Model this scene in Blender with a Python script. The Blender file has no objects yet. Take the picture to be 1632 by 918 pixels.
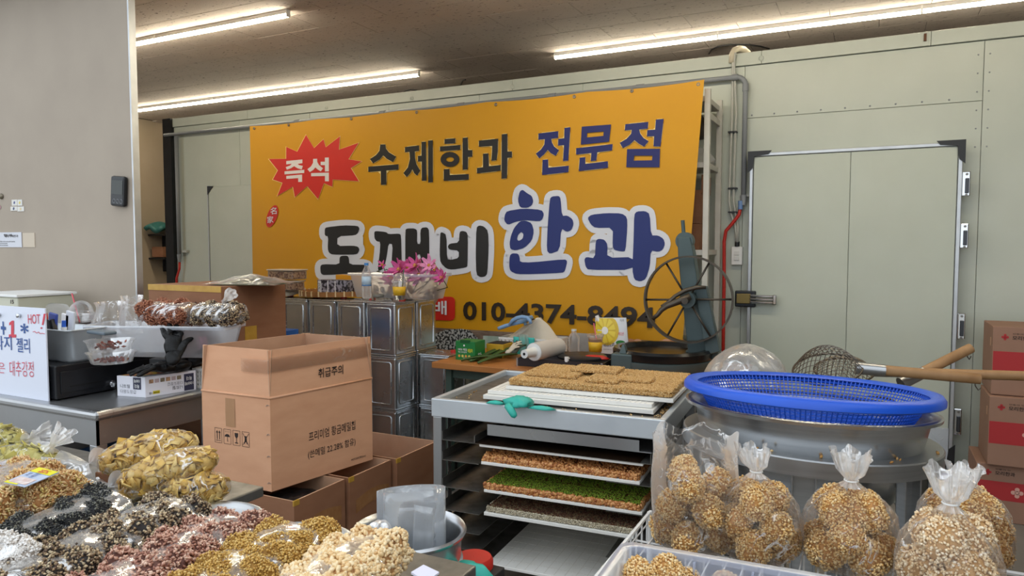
import bpy, bmesh, math, random
import numpy as np
from mathutils import Vector, Matrix
from mathutils.geometry import tessellate_polygon
random.seed(7)
RNG = np.random.default_rng(7)
PI = math.pi
SC = bpy.context.scene
COL = SC.collection

# ---------------------------------------------------------------- camera
F_PX, CX, CY = 1147.0, 816.0, 459.0
YAW, PITCH, CAM_H = math.radians(26.58), math.radians(3.34), 1.5
cam = bpy.data.objects.new('camera', bpy.data.cameras.new('camera'))
COL.objects.link(cam)
cam.location = (0, 0, CAM_H)
cam.rotation_euler = (PI / 2 - PITCH, 0, YAW)
cam.data.sensor_width = 36.0
cam.data.lens = F_PX / 1632.0 * 36.0
cam.data.clip_start = 0.05
SC.camera = cam

# ---------------------------------------------------------------- sky, lights, exposure
world = bpy.data.worlds.new('overcast_sky')
SC.world = world
world.use_nodes = True
_bg = world.node_tree.nodes['Background']
_bg.inputs[0].default_value = (0.86, 0.93, 1.0, 1)
_bg.inputs[1].default_value = 1.1
SC.view_settings.view_transform = 'Standard'
SC.view_settings.look = 'None'
SC.view_settings.exposure = 0.55
SC.view_settings.gamma = 1.0
SC.view_settings.use_curve_mapping = False
SC.cycles.transparent_max_bounces = 24
SC.cycles.max_bounces = 9
TUBE_POWER = 42.0      # emission strength of the ceiling tubes

# ---------------------------------------------------------------- geometry helpers
_F = Vector((-math.sin(YAW) * math.cos(PITCH), math.cos(YAW) * math.cos(PITCH), -math.sin(PITCH)))
_R = Vector((math.cos(YAW), math.sin(YAW), 0))
_U = _R.cross(_F)
ORG = Vector((0, 0, CAM_H))
def P(x, y, X=None, Y=None, Z=None, D=None):
    """world point seen at photo pixel (x, y) on a given plane"""
    r = _F + _R * ((x - CX) / F_PX) + _U * ((CY - y) / F_PX)
    if X is not None: t = X / r.x
    elif Y is not None: t = Y / r.y
    elif Z is not None: t = (Z - CAM_H) / r.z
    else: t = D
    return ORG + r * t

def hexc(h):
    h = h.lstrip('#')
    c = [int(h[i:i + 2], 16) / 255 for i in (0, 2, 4)]
    return tuple(v / 12.92 if v <= 0.04045 else ((v + 0.055) / 1.055) ** 2.4 for v in c)

MATS = {}
def mat(name, col='#808080', rough=0.6, metal=0.0, col2=None, scale=20.0, stretch=(1, 1, 1), bump=0.0, bscale=None,
        spec=0.5, trans=0.0, alpha=1.0, emit=None, estr=1.0, attr=False, sheen=0.0, coat=0.0, contrast=0.25, detail=4.0, coords='Object', rvar=0.0):
    if name in MATS: return MATS[name]
    m = bpy.data.materials.new(name); m.use_nodes = True
    nt = m.node_tree; b = nt.nodes['Principled BSDF']; L = nt.links
    c1 = hexc(col)
    b.inputs['Base Color'].default_value = (*c1, 1)
    b.inputs['Roughness'].default_value = rough
    b.inputs['Metallic'].default_value = metal
    b.inputs['Specular IOR Level'].default_value = spec
    b.inputs['Transmission Weight'].default_value = trans
    b.inputs['Alpha'].default_value = alpha
    b.inputs['Coat Weight'].default_value = coat
    if emit:
        b.inputs['Emission Color'].default_value = (*hexc(emit), 1)
        b.inputs['Emission Strength'].default_value = estr
    tc = nt.nodes.new('ShaderNodeTexCoord'); mp = nt.nodes.new('ShaderNodeMapping')
    L.new(tc.outputs[coords], mp.inputs[0]); mp.inputs['Scale'].default_value = stretch
    if attr:
        at = nt.nodes.new('ShaderNodeAttribute'); at.attribute_name = 'tint'
        rp = nt.nodes.new('ShaderNodeValToRGB'); L.new(at.outputs['Fac'], rp.inputs[0])
        cols = attr if isinstance(attr, (list, tuple)) else [col, col2]
        rp.color_ramp.elements[0].color = (*hexc(cols[0]), 1)
        rp.color_ramp.elements[1].color = (*hexc(cols[-1]), 1)
        for i, c in enumerate(cols[1:-1]):
            e = rp.color_ramp.elements.new((i + 1) / (len(cols) - 1)); e.color = (*hexc(c), 1)
        L.new(rp.outputs[0], b.inputs['Base Color'])
    elif col2:
        n = nt.nodes.new('ShaderNodeTexNoise'); L.new(mp.outputs[0], n.inputs[0])
        n.inputs['Scale'].default_value = scale; n.inputs['Detail'].default_value = detail
        rp = nt.nodes.new('ShaderNodeValToRGB'); L.new(n.outputs[0], rp.inputs[0])
        rp.color_ramp.elements[0].position = 0.5 - contrast; rp.color_ramp.elements[1].position = 0.5 + contrast
        rp.color_ramp.elements[0].color = (*c1, 1); rp.color_ramp.elements[1].color = (*hexc(col2), 1)
        L.new(rp.outputs[0], b.inputs['Base Color'])
        if rvar:
            mr = nt.nodes.new('ShaderNodeMapRange'); L.new(n.outputs[0], mr.inputs[0])
            mr.inputs[1].default_value = 0.3; mr.inputs[2].default_value = 0.7
            mr.inputs[3].default_value = rough - rvar; mr.inputs[4].default_value = rough + rvar
            L.new(mr.outputs[0], b.inputs['Roughness'])
    if bump:
        n2 = nt.nodes.new('ShaderNodeTexNoise'); L.new(mp.outputs[0], n2.inputs[0])
        n2.inputs['Scale'].default_value = bscale or scale * 3; n2.inputs['Detail'].default_value = 3
        bp = nt.nodes.new('ShaderNodeBump'); L.new(n2.outputs[0], bp.inputs['Height'])
        bp.inputs['Strength'].default_value = min(1.0, bump); bp.inputs['Distance'].default_value = 0.004
        L.new(bp.outputs[0], b.inputs['Normal'])
    MATS[name] = m
    return m

def film(name, tint='#ffffff', haze=0.06, crease_glint=0.5, scale=14.0, rough=0.12, fres=1.0, stretch=(1, 1, 1), width=0.035, bstr=0.45):
    """thin clear plastic: transparent sheet, glossy at grazing angles, with glints painted as white streaks along its creases"""
    if name in MATS: return MATS[name]
    m = bpy.data.materials.new(name); m.use_nodes = True
    nt = m.node_tree; L = nt.links; nt.nodes.clear()
    N = nt.nodes.new
    out = N('ShaderNodeOutputMaterial'); tc = N('ShaderNodeTexCoord'); mp = N('ShaderNodeMapping')
    mp.inputs['Scale'].default_value = stretch
    L.new(tc.outputs['Object'], mp.inputs[0])
    n = N('ShaderNodeTexNoise'); n.inputs['Scale'].default_value = scale; n.inputs['Detail'].default_value = 3.5
    n.inputs['Distortion'].default_value = 1.2
    L.new(mp.outputs[0], n.inputs[0])
    sub = N('ShaderNodeMath'); sub.operation = 'SUBTRACT'; sub.inputs[1].default_value = 0.5; L.new(n.outputs[0], sub.inputs[0])
    ab = N('ShaderNodeMath'); ab.operation = 'ABSOLUTE'; L.new(sub.outputs[0], ab.inputs[0])
    mr = N('ShaderNodeMapRange'); L.new(ab.outputs[0], mr.inputs[0])
    mr.inputs[1].default_value = 0.0; mr.inputs[2].default_value = width
    mr.inputs[3].default_value = crease_glint; mr.inputs[4].default_value = 0.0  # white streaks stand in for light glinting on the folds
    n3 = N('ShaderNodeTexNoise'); n3.inputs['Scale'].default_value = scale * 0.55; L.new(mp.outputs[0], n3.inputs[0])
    m3 = N('ShaderNodeMapRange'); L.new(n3.outputs[0], m3.inputs[0])
    m3.inputs[1].default_value = 0.44; m3.inputs[2].default_value = 0.58
    cm = N('ShaderNodeMath'); cm.operation = 'MULTIPLY'; L.new(mr.outputs[0], cm.inputs[0]); L.new(m3.outputs[0], cm.inputs[1])
    bp = N('ShaderNodeBump'); bp.inputs['Strength'].default_value = bstr; bp.inputs['Distance'].default_value = 0.008
    L.new(n.outputs[0], bp.inputs['Height'])
    fr = N('ShaderNodeFresnel'); fr.inputs[0].default_value = 1.5; L.new(bp.outputs[0], fr.inputs[1])
    fm = N('ShaderNodeMath'); fm.operation = 'MULTIPLY'; fm.inputs[1].default_value = fres; L.new(fr.outputs[0], fm.inputs[0])
    ad = N('ShaderNodeMath'); ad.operation = 'ADD'; L.new(fm.outputs[0], ad.inputs[0]); L.new(cm.outputs[0], ad.inputs[1])
    cl = N('ShaderNodeClamp'); L.new(ad.outputs[0], cl.inputs[0]); cl.inputs[2].default_value = 0.85
    gl = N('ShaderNodeBsdfGlossy'); gl.inputs['Roughness'].default_value = rough; L.new(bp.outputs[0], gl.inputs['Normal'])
    gl.inputs[0].default_value = (1, 1, 1, 1)
    df = N('ShaderNodeBsdfDiffuse'); df.inputs[0].default_value = (*hexc(tint), 1)
    tl = N('ShaderNodeBsdfTranslucent'); tl.inputs[0].default_value = (*hexc(tint), 1)
    dm = N('ShaderNodeMixShader'); dm.inputs[0].default_value = 0.5; L.new(df.outputs[0], dm.inputs[1]); L.new(tl.outputs[0], dm.inputs[2])
    tr = N('ShaderNodeBsdfTransparent'); tr.inputs[0].default_value = (0.97, 0.97, 0.97, 1)
    m1 = N('ShaderNodeMixShader'); m1.inputs[0].default_value = haze; L.new(tr.outputs[0], m1.inputs[1]); L.new(dm.outputs[0], m1.inputs[2])
    g2 = N('ShaderNodeMixShader'); g2.inputs[0].default_value = 0.35; L.new(gl.outputs[0], g2.inputs[1]); L.new(dm.outputs[0], g2.inputs[2])
    m2 = N('ShaderNodeMixShader'); L.new(cl.outputs[0], m2.inputs[0]); L.new(m1.outputs[0], m2.inputs[1]); L.new(g2.outputs[0], m2.inputs[2])
    L.new(m2.outputs[0], out.inputs[0])
    MATS[name] = m
    return m

WL = {}
def wloc(o): return WL.get(o.name, Vector((0, 0, 0)))

def tag(o, label=None, cat=None, group=None, kind=None):
    if label: o['label'] = label
    if cat: o['category'] = cat
    if group: o['group'] = group
    if kind: o['kind'] = kind
    return o

def thing(name, label, cat, loc=(0, 0, 0), group=None):
    o = bpy.data.objects.new(name, None); COL.objects.link(o)
    o.empty_display_size = 0.05
    o.location = loc; WL[o.name] = Vector(loc)
    return tag(o, label, cat, group)

def link_mesh(name, me, parent=None, origin=None):
    """me holds world coordinates; re-centre it and link it under its parent"""
    n = len(me.vertices)
    co = np.empty(n * 3, dtype=np.float64); me.vertices.foreach_get('co', co); co = co.reshape(-1, 3)
    c = (co.min(0) + co.max(0)) / 2 if n else np.zeros(3)
    if origin is not None: c = np.array(origin, dtype=float)
    elif n: c[2] = co[:, 2].min()
    me.vertices.foreach_set('co', (co - c).ravel()); me.update()
    o = bpy.data.objects.new(name, me); COL.objects.link(o)
    w = Vector(c)
    if parent is not None:
        o.parent = parent; o.location = w - wloc(parent)
    else:
        o.location = w
    WL[o.name] = w
    return o

class B:
    def __init__(s, M=None):
        s.v = []; s.f = []; s.mi = []; s.M = M; s.k = 0
    def add(s, vs, fs, k=None):
        n = len(s.v)
        for p in vs:
            p = Vector(p)
            s.v.append(s.M @ p if s.M is not None else p)
        for f in fs:
            s.f.append([i + n for i in f]); s.mi.append(s.k if k is None else k)
        return s
    def mat(s, k): s.k = k; return s
    def box(s, lo, hi, rot=None, k=None):
        lo = Vector(lo); hi = Vector(hi); c = (lo + hi) / 2
        vs = [Vector((x, y, z)) for x in (lo.x, hi.x) for y in (lo.y, hi.y) for z in (lo.z, hi.z)]
        if rot is not None: vs = [rot @ (p - c) + c for p in vs]
        return s.add(vs, [(0, 1, 3, 2), (4, 6, 7, 5), (0, 4, 5, 1), (2, 3, 7, 6), (0, 2, 6, 4), (1, 5, 7, 3)], k)
    def hexa(s, b4, t4, k=None):
        return s.add(list(b4) + list(t4), [(3, 2, 1, 0), (4, 5, 6, 7), (0, 1, 5, 4), (1, 2, 6, 5), (2, 3, 7, 6), (3, 0, 4, 7)], k)
    def cyl(s, p0, p1, r0, r1=None, seg=20, caps=True, k=None):
        p0 = Vector(p0); p1 = Vector(p1); r1 = r0 if r1 is None else r1
        d = (p1 - p0).normalized(); a = d.orthogonal().normalized(); b = d.cross(a)
        vs = []
        for p, r in ((p0, r0), (p1, r1)):
            for i in range(seg):
                t = 2 * PI * i / seg; vs.append(p + (a * math.cos(t) + b * math.sin(t)) * r)
        fs = [(i, (i + 1) % seg, seg + (i + 1) % seg, seg + i) for i in range(seg)]
        if caps: fs += [tuple(range(seg))[::-1], tuple(range(seg, 2 * seg))]
        return s.add(vs, fs, k)
    def tube(s, path, r, seg=8, closed=False, k=None, caps=True):
        path = [Vector(p) for p in path]; n = len(path)
        rs = r if isinstance(r, (list, tuple)) else [r] * n
        vs = []; prev = None
        for i, p in enumerate(path):
            if closed: t = path[(i + 1) % n] - path[i - 1]
            else: t = path[min(i + 1, n - 1)] - path[max(i - 1, 0)]
            t = t.normalized() if t.length > 1e-9 else Vector((0, 0, 1))
            a = (prev - t * prev.dot(t)) if prev is not None else t.orthogonal()
            if a.length < 1e-6: a = t.orthogonal()
            a.normalize(); prev = a; b = t.cross(a)
            for j in range(seg):
                q = 2 * PI * j / seg; vs.append(p + (a * math.cos(q) + b * math.sin(q)) * rs[i])
        fs = []
        for i in range(n if closed else n - 1):
            for j in range(seg):
                i2 = (i + 1) % n
                fs.append((i * seg + j, i * seg + (j + 1) % seg, i2 * seg + (j + 1) % seg, i2 * seg + j))
        if not closed and caps: fs += [tuple(range(seg))[::-1], tuple(range((n - 1) * seg, n * seg))]
        return s.add(vs, fs, k)
    def lathe(s, prof, c=(0, 0, 0), seg=40, rf=None, k=None, T=None):
        """prof: (r, z) list; rf(theta, i) optional radius factor"""
        c = Vector(c); vs = []; n = len(prof)
        for i, (r, z) in enumerate(prof):
            for j in range(seg):
                t = 2 * PI * j / seg; q = r * (rf(t, i) if rf else 1)
                p = Vector((q * math.cos(t), q * math.sin(t), z))
                if T is not None: p = T @ p
                vs.append(p + c)
        fs = [(i * seg + j, i * seg + (j + 1) % seg, (i + 1) * seg + (j + 1) % seg, (i + 1) * seg + j) for i in range(n - 1) for j in range(seg)]
        return s.add(vs, fs, k)
    def disc(s, c, r, nrm=(0, 0, 1), seg=20, ry=None, k=None, up=None):
        c = Vector(c); nrm = Vector(nrm).normalized()
        a = (Vector(up).cross(nrm).normalized() if up is not None else nrm.orthogonal().normalized()); b = nrm.cross(a)
        ry = ry or r
        return s.add([c + a * r * math.cos(2 * PI * i / seg) + b * ry * math.sin(2 * PI * i / seg) for i in range(seg)], [tuple(range(seg))], k)
    def grid(s, fn, nu, nv, k=None, flip=False):
        vs = [fn(i / nu, j / nv) for i in range(nu + 1) for j in range(nv + 1)]
        w = nv + 1
        fs = [(i * w + j, (i + 1) * w + j, (i + 1) * w + j + 1, i * w + j + 1) for i in range(nu) for j in range(nv)]
        if flip: fs = [f[::-1] for f in fs]
        return s.add(vs, fs, k)
    def poly(s, pts, k=None, holes=()):
        loops = [[Vector(p) for p in pts]] + [[Vector(p) for p in h] for h in holes]
        tr = tessellate_polygon(loops)
        return s.add([p for l in loops for p in l], [tuple(t) for t in tr], k)
    def build(s, name, mats, parent=None, smooth=False, bevel=0.0, origin=None, auto=None, solid=0.0, sub=0):
        me = bpy.data.meshes.new(name)
        me.from_pydata([tuple(p) for p in s.v], [], s.f)
        if not isinstance(mats, (list, tuple)): mats = [mats]
        for m in mats: me.materials.append(m)
        if len(mats) > 1: me.polygons.foreach_set('material_index', s.mi)
        if smooth: me.polygons.foreach_set('use_smooth', [True] * len(me.polygons))
        o = link_mesh(name, me, parent, origin)
        if smooth and auto:
            try: me.set_sharp_from_angle(angle=math.radians(auto))
            except Exception: pass
        if sub:
            md = o.modifiers.new('sub', 'SUBSURF'); md.levels = sub; md.render_levels = sub
        if solid:
            md = o.modifiers.new('solid', 'SOLIDIFY'); md.thickness = solid; md.offset = 0
        if bevel:
            md = o.modifiers.new('bevel', 'BEVEL'); md.width = bevel; md.segments = 2; md.limit_method = 'ANGLE'; md.angle_limit = math.radians(40)
        return o

def copy_tree(o, parent=None):
    c = o.copy(); COL.objects.link(c)
    if parent is not None: c.parent = parent
    for ch in list(o.children):
        if ch.name != c.name: copy_tree(ch, c)
    return c
def dup(root, loc, rz=0, label=None, rot=None, scale=None):
    c = copy_tree(root)
    c.location = loc; c.rotation_euler = rot if rot is not None else (0, 0, rz)
    if scale: c.scale = scale
    if label: c['label'] = label
    WL[c.name] = Vector(loc)
    return c

def TR(x, y, z, rz=0, rx=0, ry=0):
    return Matrix.Translation((x, y, z)) @ Matrix.Rotation(rz, 4, 'Z') @ Matrix.Rotation(ry, 4, 'Y') @ Matrix.Rotation(rx, 4, 'X')

_dg = None
def text_mesh(s, bold=0.0, shear=0.0, space=1.0):
    cu = bpy.data.curves.new('t', 'FONT'); cu.body = s; cu.size = 1; cu.offset = bold; cu.shear = shear; cu.space_character = space
    cu.resolution_u = 3
    o = bpy.data.objects.new('t', cu); COL.objects.link(o)
    dg = bpy.context.evaluated_depsgraph_get()
    me = o.evaluated_get(dg).to_mesh()
    vs = np.array([v.co[:] for v in me.vertices]) if len(me.vertices) else np.zeros((0, 3))
    fs = [tuple(p.vertices) for p in me.polygons]
    o.evaluated_get(dg).to_mesh_clear()
    bpy.data.objects.remove(o); bpy.data.curves.remove(cu)
    return vs, fs

def txt(bld, s, O, right, up, w, h, bold=0.0, k=None, flip=False, off=0.0008, shear=0.0, space=1.0):
    """add lettering to builder bld: bounding box from corner O, w x h along right/up"""
    vs, fs = text_mesh(s, bold, shear, space)
    if not len(vs): return
    right = Vector(right).normalized(); up = Vector(up).normalized(); nrm = right.cross(up)
    lo = vs.min(0); hi = vs.max(0); O = Vector(O)
    pts = []
    for v in vs:
        a = (v[0] - lo[0]) / max(1e-6, hi[0] - lo[0]); b = (v[1] - lo[1]) / max(1e-6, hi[1] - lo[1])
        if flip: a, b = 1 - a, 1 - b
        pts.append(O + right * (a * w) + up * (b * h) + nrm * off)
    bld.add(pts, fs, k)

def px_text(bld, s, pl, pr, plane, hpx, bold=0.0, k=None, off=0.001, flip=False, nrm=None):
    """lettering whose bottom-left / bottom-right sit at photo pixels pl / pr on a world plane {'Y': ..}"""
    a = P(*pl, **plane); b = P(*pr, **plane); t = P(pl[0], pl[1] - hpx, **plane)
    txt(bld, s, a, b - a, Vector((0, 0, 1)) if 'Z' not in plane else (t - a), (b - a).length, (t - a).length, bold, k, flip, off)

def mesh_np(name, verts, faces, mats, midx=None, tint=None, parent=None, smooth=True, origin=None):
    me = bpy.data.meshes.new(name)
    nv, nf, k = len(verts), len(faces), faces.shape[1]
    me.vertices.add(nv); me.vertices.foreach_set('co', np.ascontiguousarray(verts, dtype=np.float32).ravel())
    me.loops.add(nf * k); me.loops.foreach_set('vertex_index', np.ascontiguousarray(faces, dtype=np.int32).ravel())
    me.polygons.add(nf); me.polygons.foreach_set('loop_start', np.arange(0, nf * k, k, dtype=np.int32))
    if not isinstance(mats, (list, tuple)): mats = [mats]
    for m in mats: me.materials.append(m)
    if midx is not None: me.polygons.foreach_set('material_index', np.asarray(midx, dtype=np.int32))
    if smooth: me.polygons.foreach_set('use_smooth', np.ones(nf, dtype=bool))
    me.update(calc_edges=True)
    if tint is not None:
        a = me.attributes.new('tint', 'FLOAT', 'POINT'); a.data.foreach_set('value', np.asarray(tint, dtype=np.float32))
    me.validate()
    return link_mesh(name, me, parent, origin)

def ico(sub=1):
    bm = bmesh.new(); bmesh.ops.create_icosphere(bm, subdivisions=sub, radius=1.0)
    v = np.array([x.co[:] for x in bm.verts]); f = np.array([[a.index for a in x.verts] for x in bm.faces]); bm.free()
    return v, f
ICO1 = ico(1); ICO2 = ico(2); ICO3 = ico(3)
OCT = (np.array([[1, 0, 0], [-1, 0, 0], [0, 1, 0], [0, -1, 0], [0, 0, 1], [0, 0, -1]], float),
       np.array([[0, 2, 4], [2, 1, 4], [1, 3, 4], [3, 0, 4], [2, 0, 5], [1, 2, 5], [3, 1, 5], [0, 3, 5]]))

def rand_rot(n):
    q = RNG.normal(size=(n, 4)); q /= np.linalg.norm(q, axis=1)[:, None]
    w, x, y, z = q.T
    return np.stack([np.stack([1 - 2 * (y * y + z * z), 2 * (x * y - z * w), 2 * (x * z + y * w)], 1),
                     np.stack([2 * (x * y + z * w), 1 - 2 * (x * x + z * z), 2 * (y * z - x * w)], 1),
                     np.stack([2 * (x * z - y * w), 2 * (y * z + x * w), 1 - 2 * (x * x + y * y)], 1)], 1)

def grains(pts, size, base=OCT, jitter=0.25):
    """one little solid per point: returns verts, faces, tint"""
    n = len(pts); bv, bf = base; m = len(bv)
    R = rand_rot(n); sc = np.array(size)[None, :] * (1 + RNG.uniform(-jitter, jitter, (n, 1)))
    v = np.einsum('nij,nmj->nmi', R, bv[None] * sc[:, None, :]) + pts[:, None, :]
    f = (bf[None] + (np.arange(n) * m)[:, None, None]).reshape(-1, 3)
    t = np.repeat(RNG.random(n), m)
    return v.reshape(-1, 3), f, t

def lump_mesh(name, R, size, mats, n=420, core=0.9, squash=(1, 1, 0.9), lobes=0.12, base=OCT, seed=0):
    """a nut/rice cluster: knobbly core with grains stuck all over it (mesh datablock around its centre)"""
    rs = np.random.RandomState(seed)
    ph = rs.uniform(0, 6.28, 6); ax = rs.normal(size=(6, 3))
    def rad(d):
        r = np.ones(len(d))
        for i in range(6): r += lobes * 0.5 * np.sin(3.2 * (d @ ax[i]) + ph[i])
        return r
    cv, cf = ICO3
    v1 = cv * (rad(cv) * R * core)[:, None] * np.array(squash)
    d = rs.normal(size=(n, 3)); d /= np.linalg.norm(d, axis=1)[:, None]
    pts = d * (rad(d) * R * rs.uniform(0.88, 1.03, n))[:, None] * np.array(squash)
    v2, f2, t2 = grains(pts, size, base)
    v = np.vstack([v1, v2]); f = np.vstack([cf, f2 + len(v1)])
    t = np.concatenate([np.full(len(v1), 0.25), t2])
    mi = np.concatenate([np.zeros(len(cf)), np.ones(len(f2))])
    me = bpy.data.meshes.new(name)
    nv, nf = len(v), len(f)
    me.vertices.add(nv); me.vertices.foreach_set('co', v.astype(np.float32).ravel())
    me.loops.add(nf * 3); me.loops.foreach_set('vertex_index', f.astype(np.int32).ravel())
    me.polygons.add(nf); me.polygons.foreach_set('loop_start', np.arange(0, nf * 3, 3, dtype=np.int32))
    for m in mats: me.materials.append(m)
    me.polygons.foreach_set('material_index', mi.astype(np.int32))
    me.polygons.foreach_set('use_smooth', np.ones(nf, dtype=bool))
    me.update(calc_edges=True)
    a = me.attributes.new('tint', 'FLOAT', 'POINT'); a.data.foreach_set('value', t.astype(np.float32))
    return me

def pack(n, r, inside, push, iters=60, seed=1, sep=1.75):
    """relax n ball centres of radius r inside a container; push(p) moves a point inside"""
    rs = np.random.RandomState(seed)
    p = np.array([inside(rs) for _ in range(n)])
    for it in range(iters):
        d = p[:, None] - p[None]; L = np.linalg.norm(d, axis=2) + np.eye(n) * 9
        w = np.clip(sep * r - L, 0, None) / L
        p = p + (d * w[..., None]).sum(1) * 0.4
        p[:, 2] -= 0.0008
        p = push(p)
    return p
# ================================================================ materials
M_WALLP = mat('painted_partition', '#ac9f8f', 0.7, col2='#a39687', scale=3, bump=0.05, bscale=60)
M_BEIGE = mat('beige_wall', '#b3a38e', 0.85, col2='#a89880', scale=2)
M_COLD = mat('cold_room_panel', '#c6cbbf', 0.34, col2='#bbc1b4', scale=2.2, bump=0.35, bscale=2.5, spec=0.45)
M_DOOR = mat('cold_door_panel', '#c4cabd', 0.36, col2='#b7bdae', scale=1.6, bump=0.5, bscale=2.0, spec=0.5)
M_ALU = mat('aluminium', '#c9cbcc', 0.35, 0.85, col2='#b4b6b8', scale=8)
M_STEEL = mat('stainless_steel', '#bcbdbe', 0.32, 0.9, col2='#a9abad', scale=4, stretch=(1, 1, 1), rvar=0.08)
M_STEELD = mat('worn_steel_tray', '#8f8d88', 0.42, 0.85, col2='#6c6963', scale=14, bump=0.1, rvar=0.12)
M_STEELW = mat('satin_steel', '#d2d8dc', 0.42, 0.55, col2='#c4cacf', scale=6, bump=0.06, bscale=40)
M_TIN = mat('tin_plate', '#d6dbdf', 0.26, 0.92, col2='#bcc1c5', scale=6, bump=0.25, bscale=5, rvar=0.06)
M_CHROME = mat('chrome', '#d8dadc', 0.12, 1.0)
M_BLACKP = mat('black_plastic', '#17181a', 0.4)
M_BLACKM = mat('black_enamel', '#16171a', 0.35, 0.2, col2='#202226', scale=12)
M_WHITEP = mat('white_plastic', '#e9e9e6', 0.45)
M_WHITEB = mat('white_board', '#eceae4', 0.5, col2='#dedbd2', scale=7)
M_PVC = mat('grey_pvc', '#8b8f93', 0.5)
M_PVCW = mat('pale_pvc', '#bdbdb4', 0.5)
M_RED = mat('red_plastic', '#c22a1e', 0.4)
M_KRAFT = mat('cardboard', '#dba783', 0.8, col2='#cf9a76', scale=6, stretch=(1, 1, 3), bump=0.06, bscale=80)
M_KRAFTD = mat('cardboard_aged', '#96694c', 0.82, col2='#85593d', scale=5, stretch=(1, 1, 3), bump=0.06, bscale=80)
M_KRAFTI = mat('cardboard_inside', '#c9a183', 0.85, col2='#b88f70', scale=8)
M_TAPE = mat('brown_tape', '#a8794f', 0.22, col2='#96683f', scale=30, bump=0.3, bscale=40, coat=0.5)
M_TAPEY = mat('yellow_tape', '#c39a3f', 0.35, col2='#b0842b', scale=20)
M_INK = mat('dark_ink', '#2a1d17', 0.7)
M_DARK = mat('dark_board', '#2a2623', 0.7, col2='#1d1a18', scale=5)
M_WOOD = mat('orange_wood', '#b8793f', 0.45, col2='#a56830', scale=4, stretch=(1, 12, 12), bump=0.05)
M_HANDLE = mat('worn_wood_handle', '#b08a60', 0.6, col2='#8a6238', scale=10, stretch=(1, 1, 1), bump=0.2, bscale=30)
M_CONC = mat('concrete_floor', '#86817a', 0.8, col2='#726d66', scale=3, bump=0.1)
M_TILE = mat('ceiling_tile', '#c2b7ae', 0.85, col2='#b9aea5', scale=3, bump=0.3, bscale=90)
M_GAP = mat('ceiling_gap', '#4a4440', 0.9)
M_LAMPH = mat('lamp_housing', '#c9c6c4', 0.5)
M_GLOW = mat('tube_glow', '#ffffff', 0.5, emit='#fff3d8', estr=TUBE_POWER)

def kdeco(name, col, rough=0.5, **k): return mat(name, col, rough, **k)

# speckled ceiling tiles: short dark fissures
def _fissures():
    nt = M_TILE.node_tree; b = nt.nodes['Principled BSDF']; L = nt.links
    g = nt.nodes.new('ShaderNodeNewGeometry')
    mp = nt.nodes.new('ShaderNodeMapping'); mp.inputs['Scale'].default_value = (1.0, 3.2, 1.0); L.new(g.outputs['Position'], mp.inputs[0])
    n = nt.nodes.new('ShaderNodeTexNoise'); n.inputs['Scale'].default_value = 26; n.inputs['Detail'].default_value = 1.5; L.new(mp.outputs[0], n.inputs[0])
    r = nt.nodes.new('ShaderNodeValToRGB'); L.new(n.outputs[0], r.inputs[0])
    r.color_ramp.elements[0].position = 0.665; r.color_ramp.elements[1].position = 0.70
    mx = nt.nodes.new('ShaderNodeMix'); mx.data_type = 'RGBA'; L.new(r.outputs[0], mx.inputs[0])
    old = b.inputs['Base Color'].links[0].from_socket
    L.new(old, mx.inputs[6]); mx.inputs[7].default_value = (*hexc('#5f5650'), 1)
    L.new(mx.outputs[2], b.inputs['Base Color'])
_fissures()

# ================================================================ room shell
CEIL, WY, WTOP = 3.07, 5.2, 2.82
def struct(o, label=None): o['kind'] = 'structure'; 
def S(b, name, m, **k):
    o = b.build(name, m, **k); o['kind'] = 'structure'; return o
floor = S(B().box((-9, -3, -0.1), (4, 10, 0)), 'floor', M_CONC)
S(B().box((-14, -14, -0.1), (12, -3, -0.005)), 'ground', mat('pavement', '#b5b1a8', .85, col2='#a39f96', scale=1.5))
ceil = S(B().box((-8.4, 2.35, CEIL + 0.012), (3.4, 9.2, CEIL + 0.2)), 'ceiling', M_GAP)
# individual ceiling boards, staggered rows
tb = B().box((-0.2985, -0.1485, -0.012), (0.2985, 0.1485, 0.0))
tile0 = tb.build('ceiling_board', M_TILE, None, bevel=0.002, origin=(0, 0, 0))
first = True
for r in range(12):
    y = 2.75 + r * 0.3
    x = -8.1 + (0.3 if r % 2 else 0.0)
    while x < 3.1:
        # only the boards that the picture can see
        v = Vector((x, y, CEIL)) - ORG
        d = v.dot(_F); px = CX + F_PX * v.dot(_R) / d; py = CY - F_PX * v.dot(_U) / d
        if True:
            o = tile0 if first else tile0.copy()
            if not first: COL.objects.link(o)
            first = False
            o.parent = ceil; o.location = Vector((x, y, CEIL + 0.012)) - wloc(ceil)
            o.location.z += random.uniform(-0.0012, 0.0)
        x += 0.6
rest = B()
rest.box((-8.4, 6.205, CEIL), (3.4, 9.2, CEIL + 0.011))
rest.build('rear_ceiling_sheet', M_TILE, ceil)
S(B().box((-8.4, 2.6, 0), (-8.2, 9.2, CEIL + 0.2)), 'wall_left', M_BEIGE)
S(B().box((-8.4, 9.0, 0), (3.4, 9.2, CEIL + 0.2)), 'wall_rear', M_BEIGE)
S(B().box((3.2, -2.6, 0), (3.4, 9.2, CEIL + 0.2)), 'wall_right_light_block', mat('dark_light_block', '#6b6257', .85))  # unseen wall, run forward and darkened to block light from the right
# partition on the left with steel edge trim
PX1 = P(215, 400, Y=2.6).x
part = S(B().box((-6.6, 2.6, 0), (PX1, 2.63, CEIL + 0.01)), 'wall_partition', M_WALLP)
S(B().box((PX1, 2.597, 0), (PX1 + 0.012, 2.636, CEIL + 0.01)), 'trim_1', M_ALU)

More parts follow.
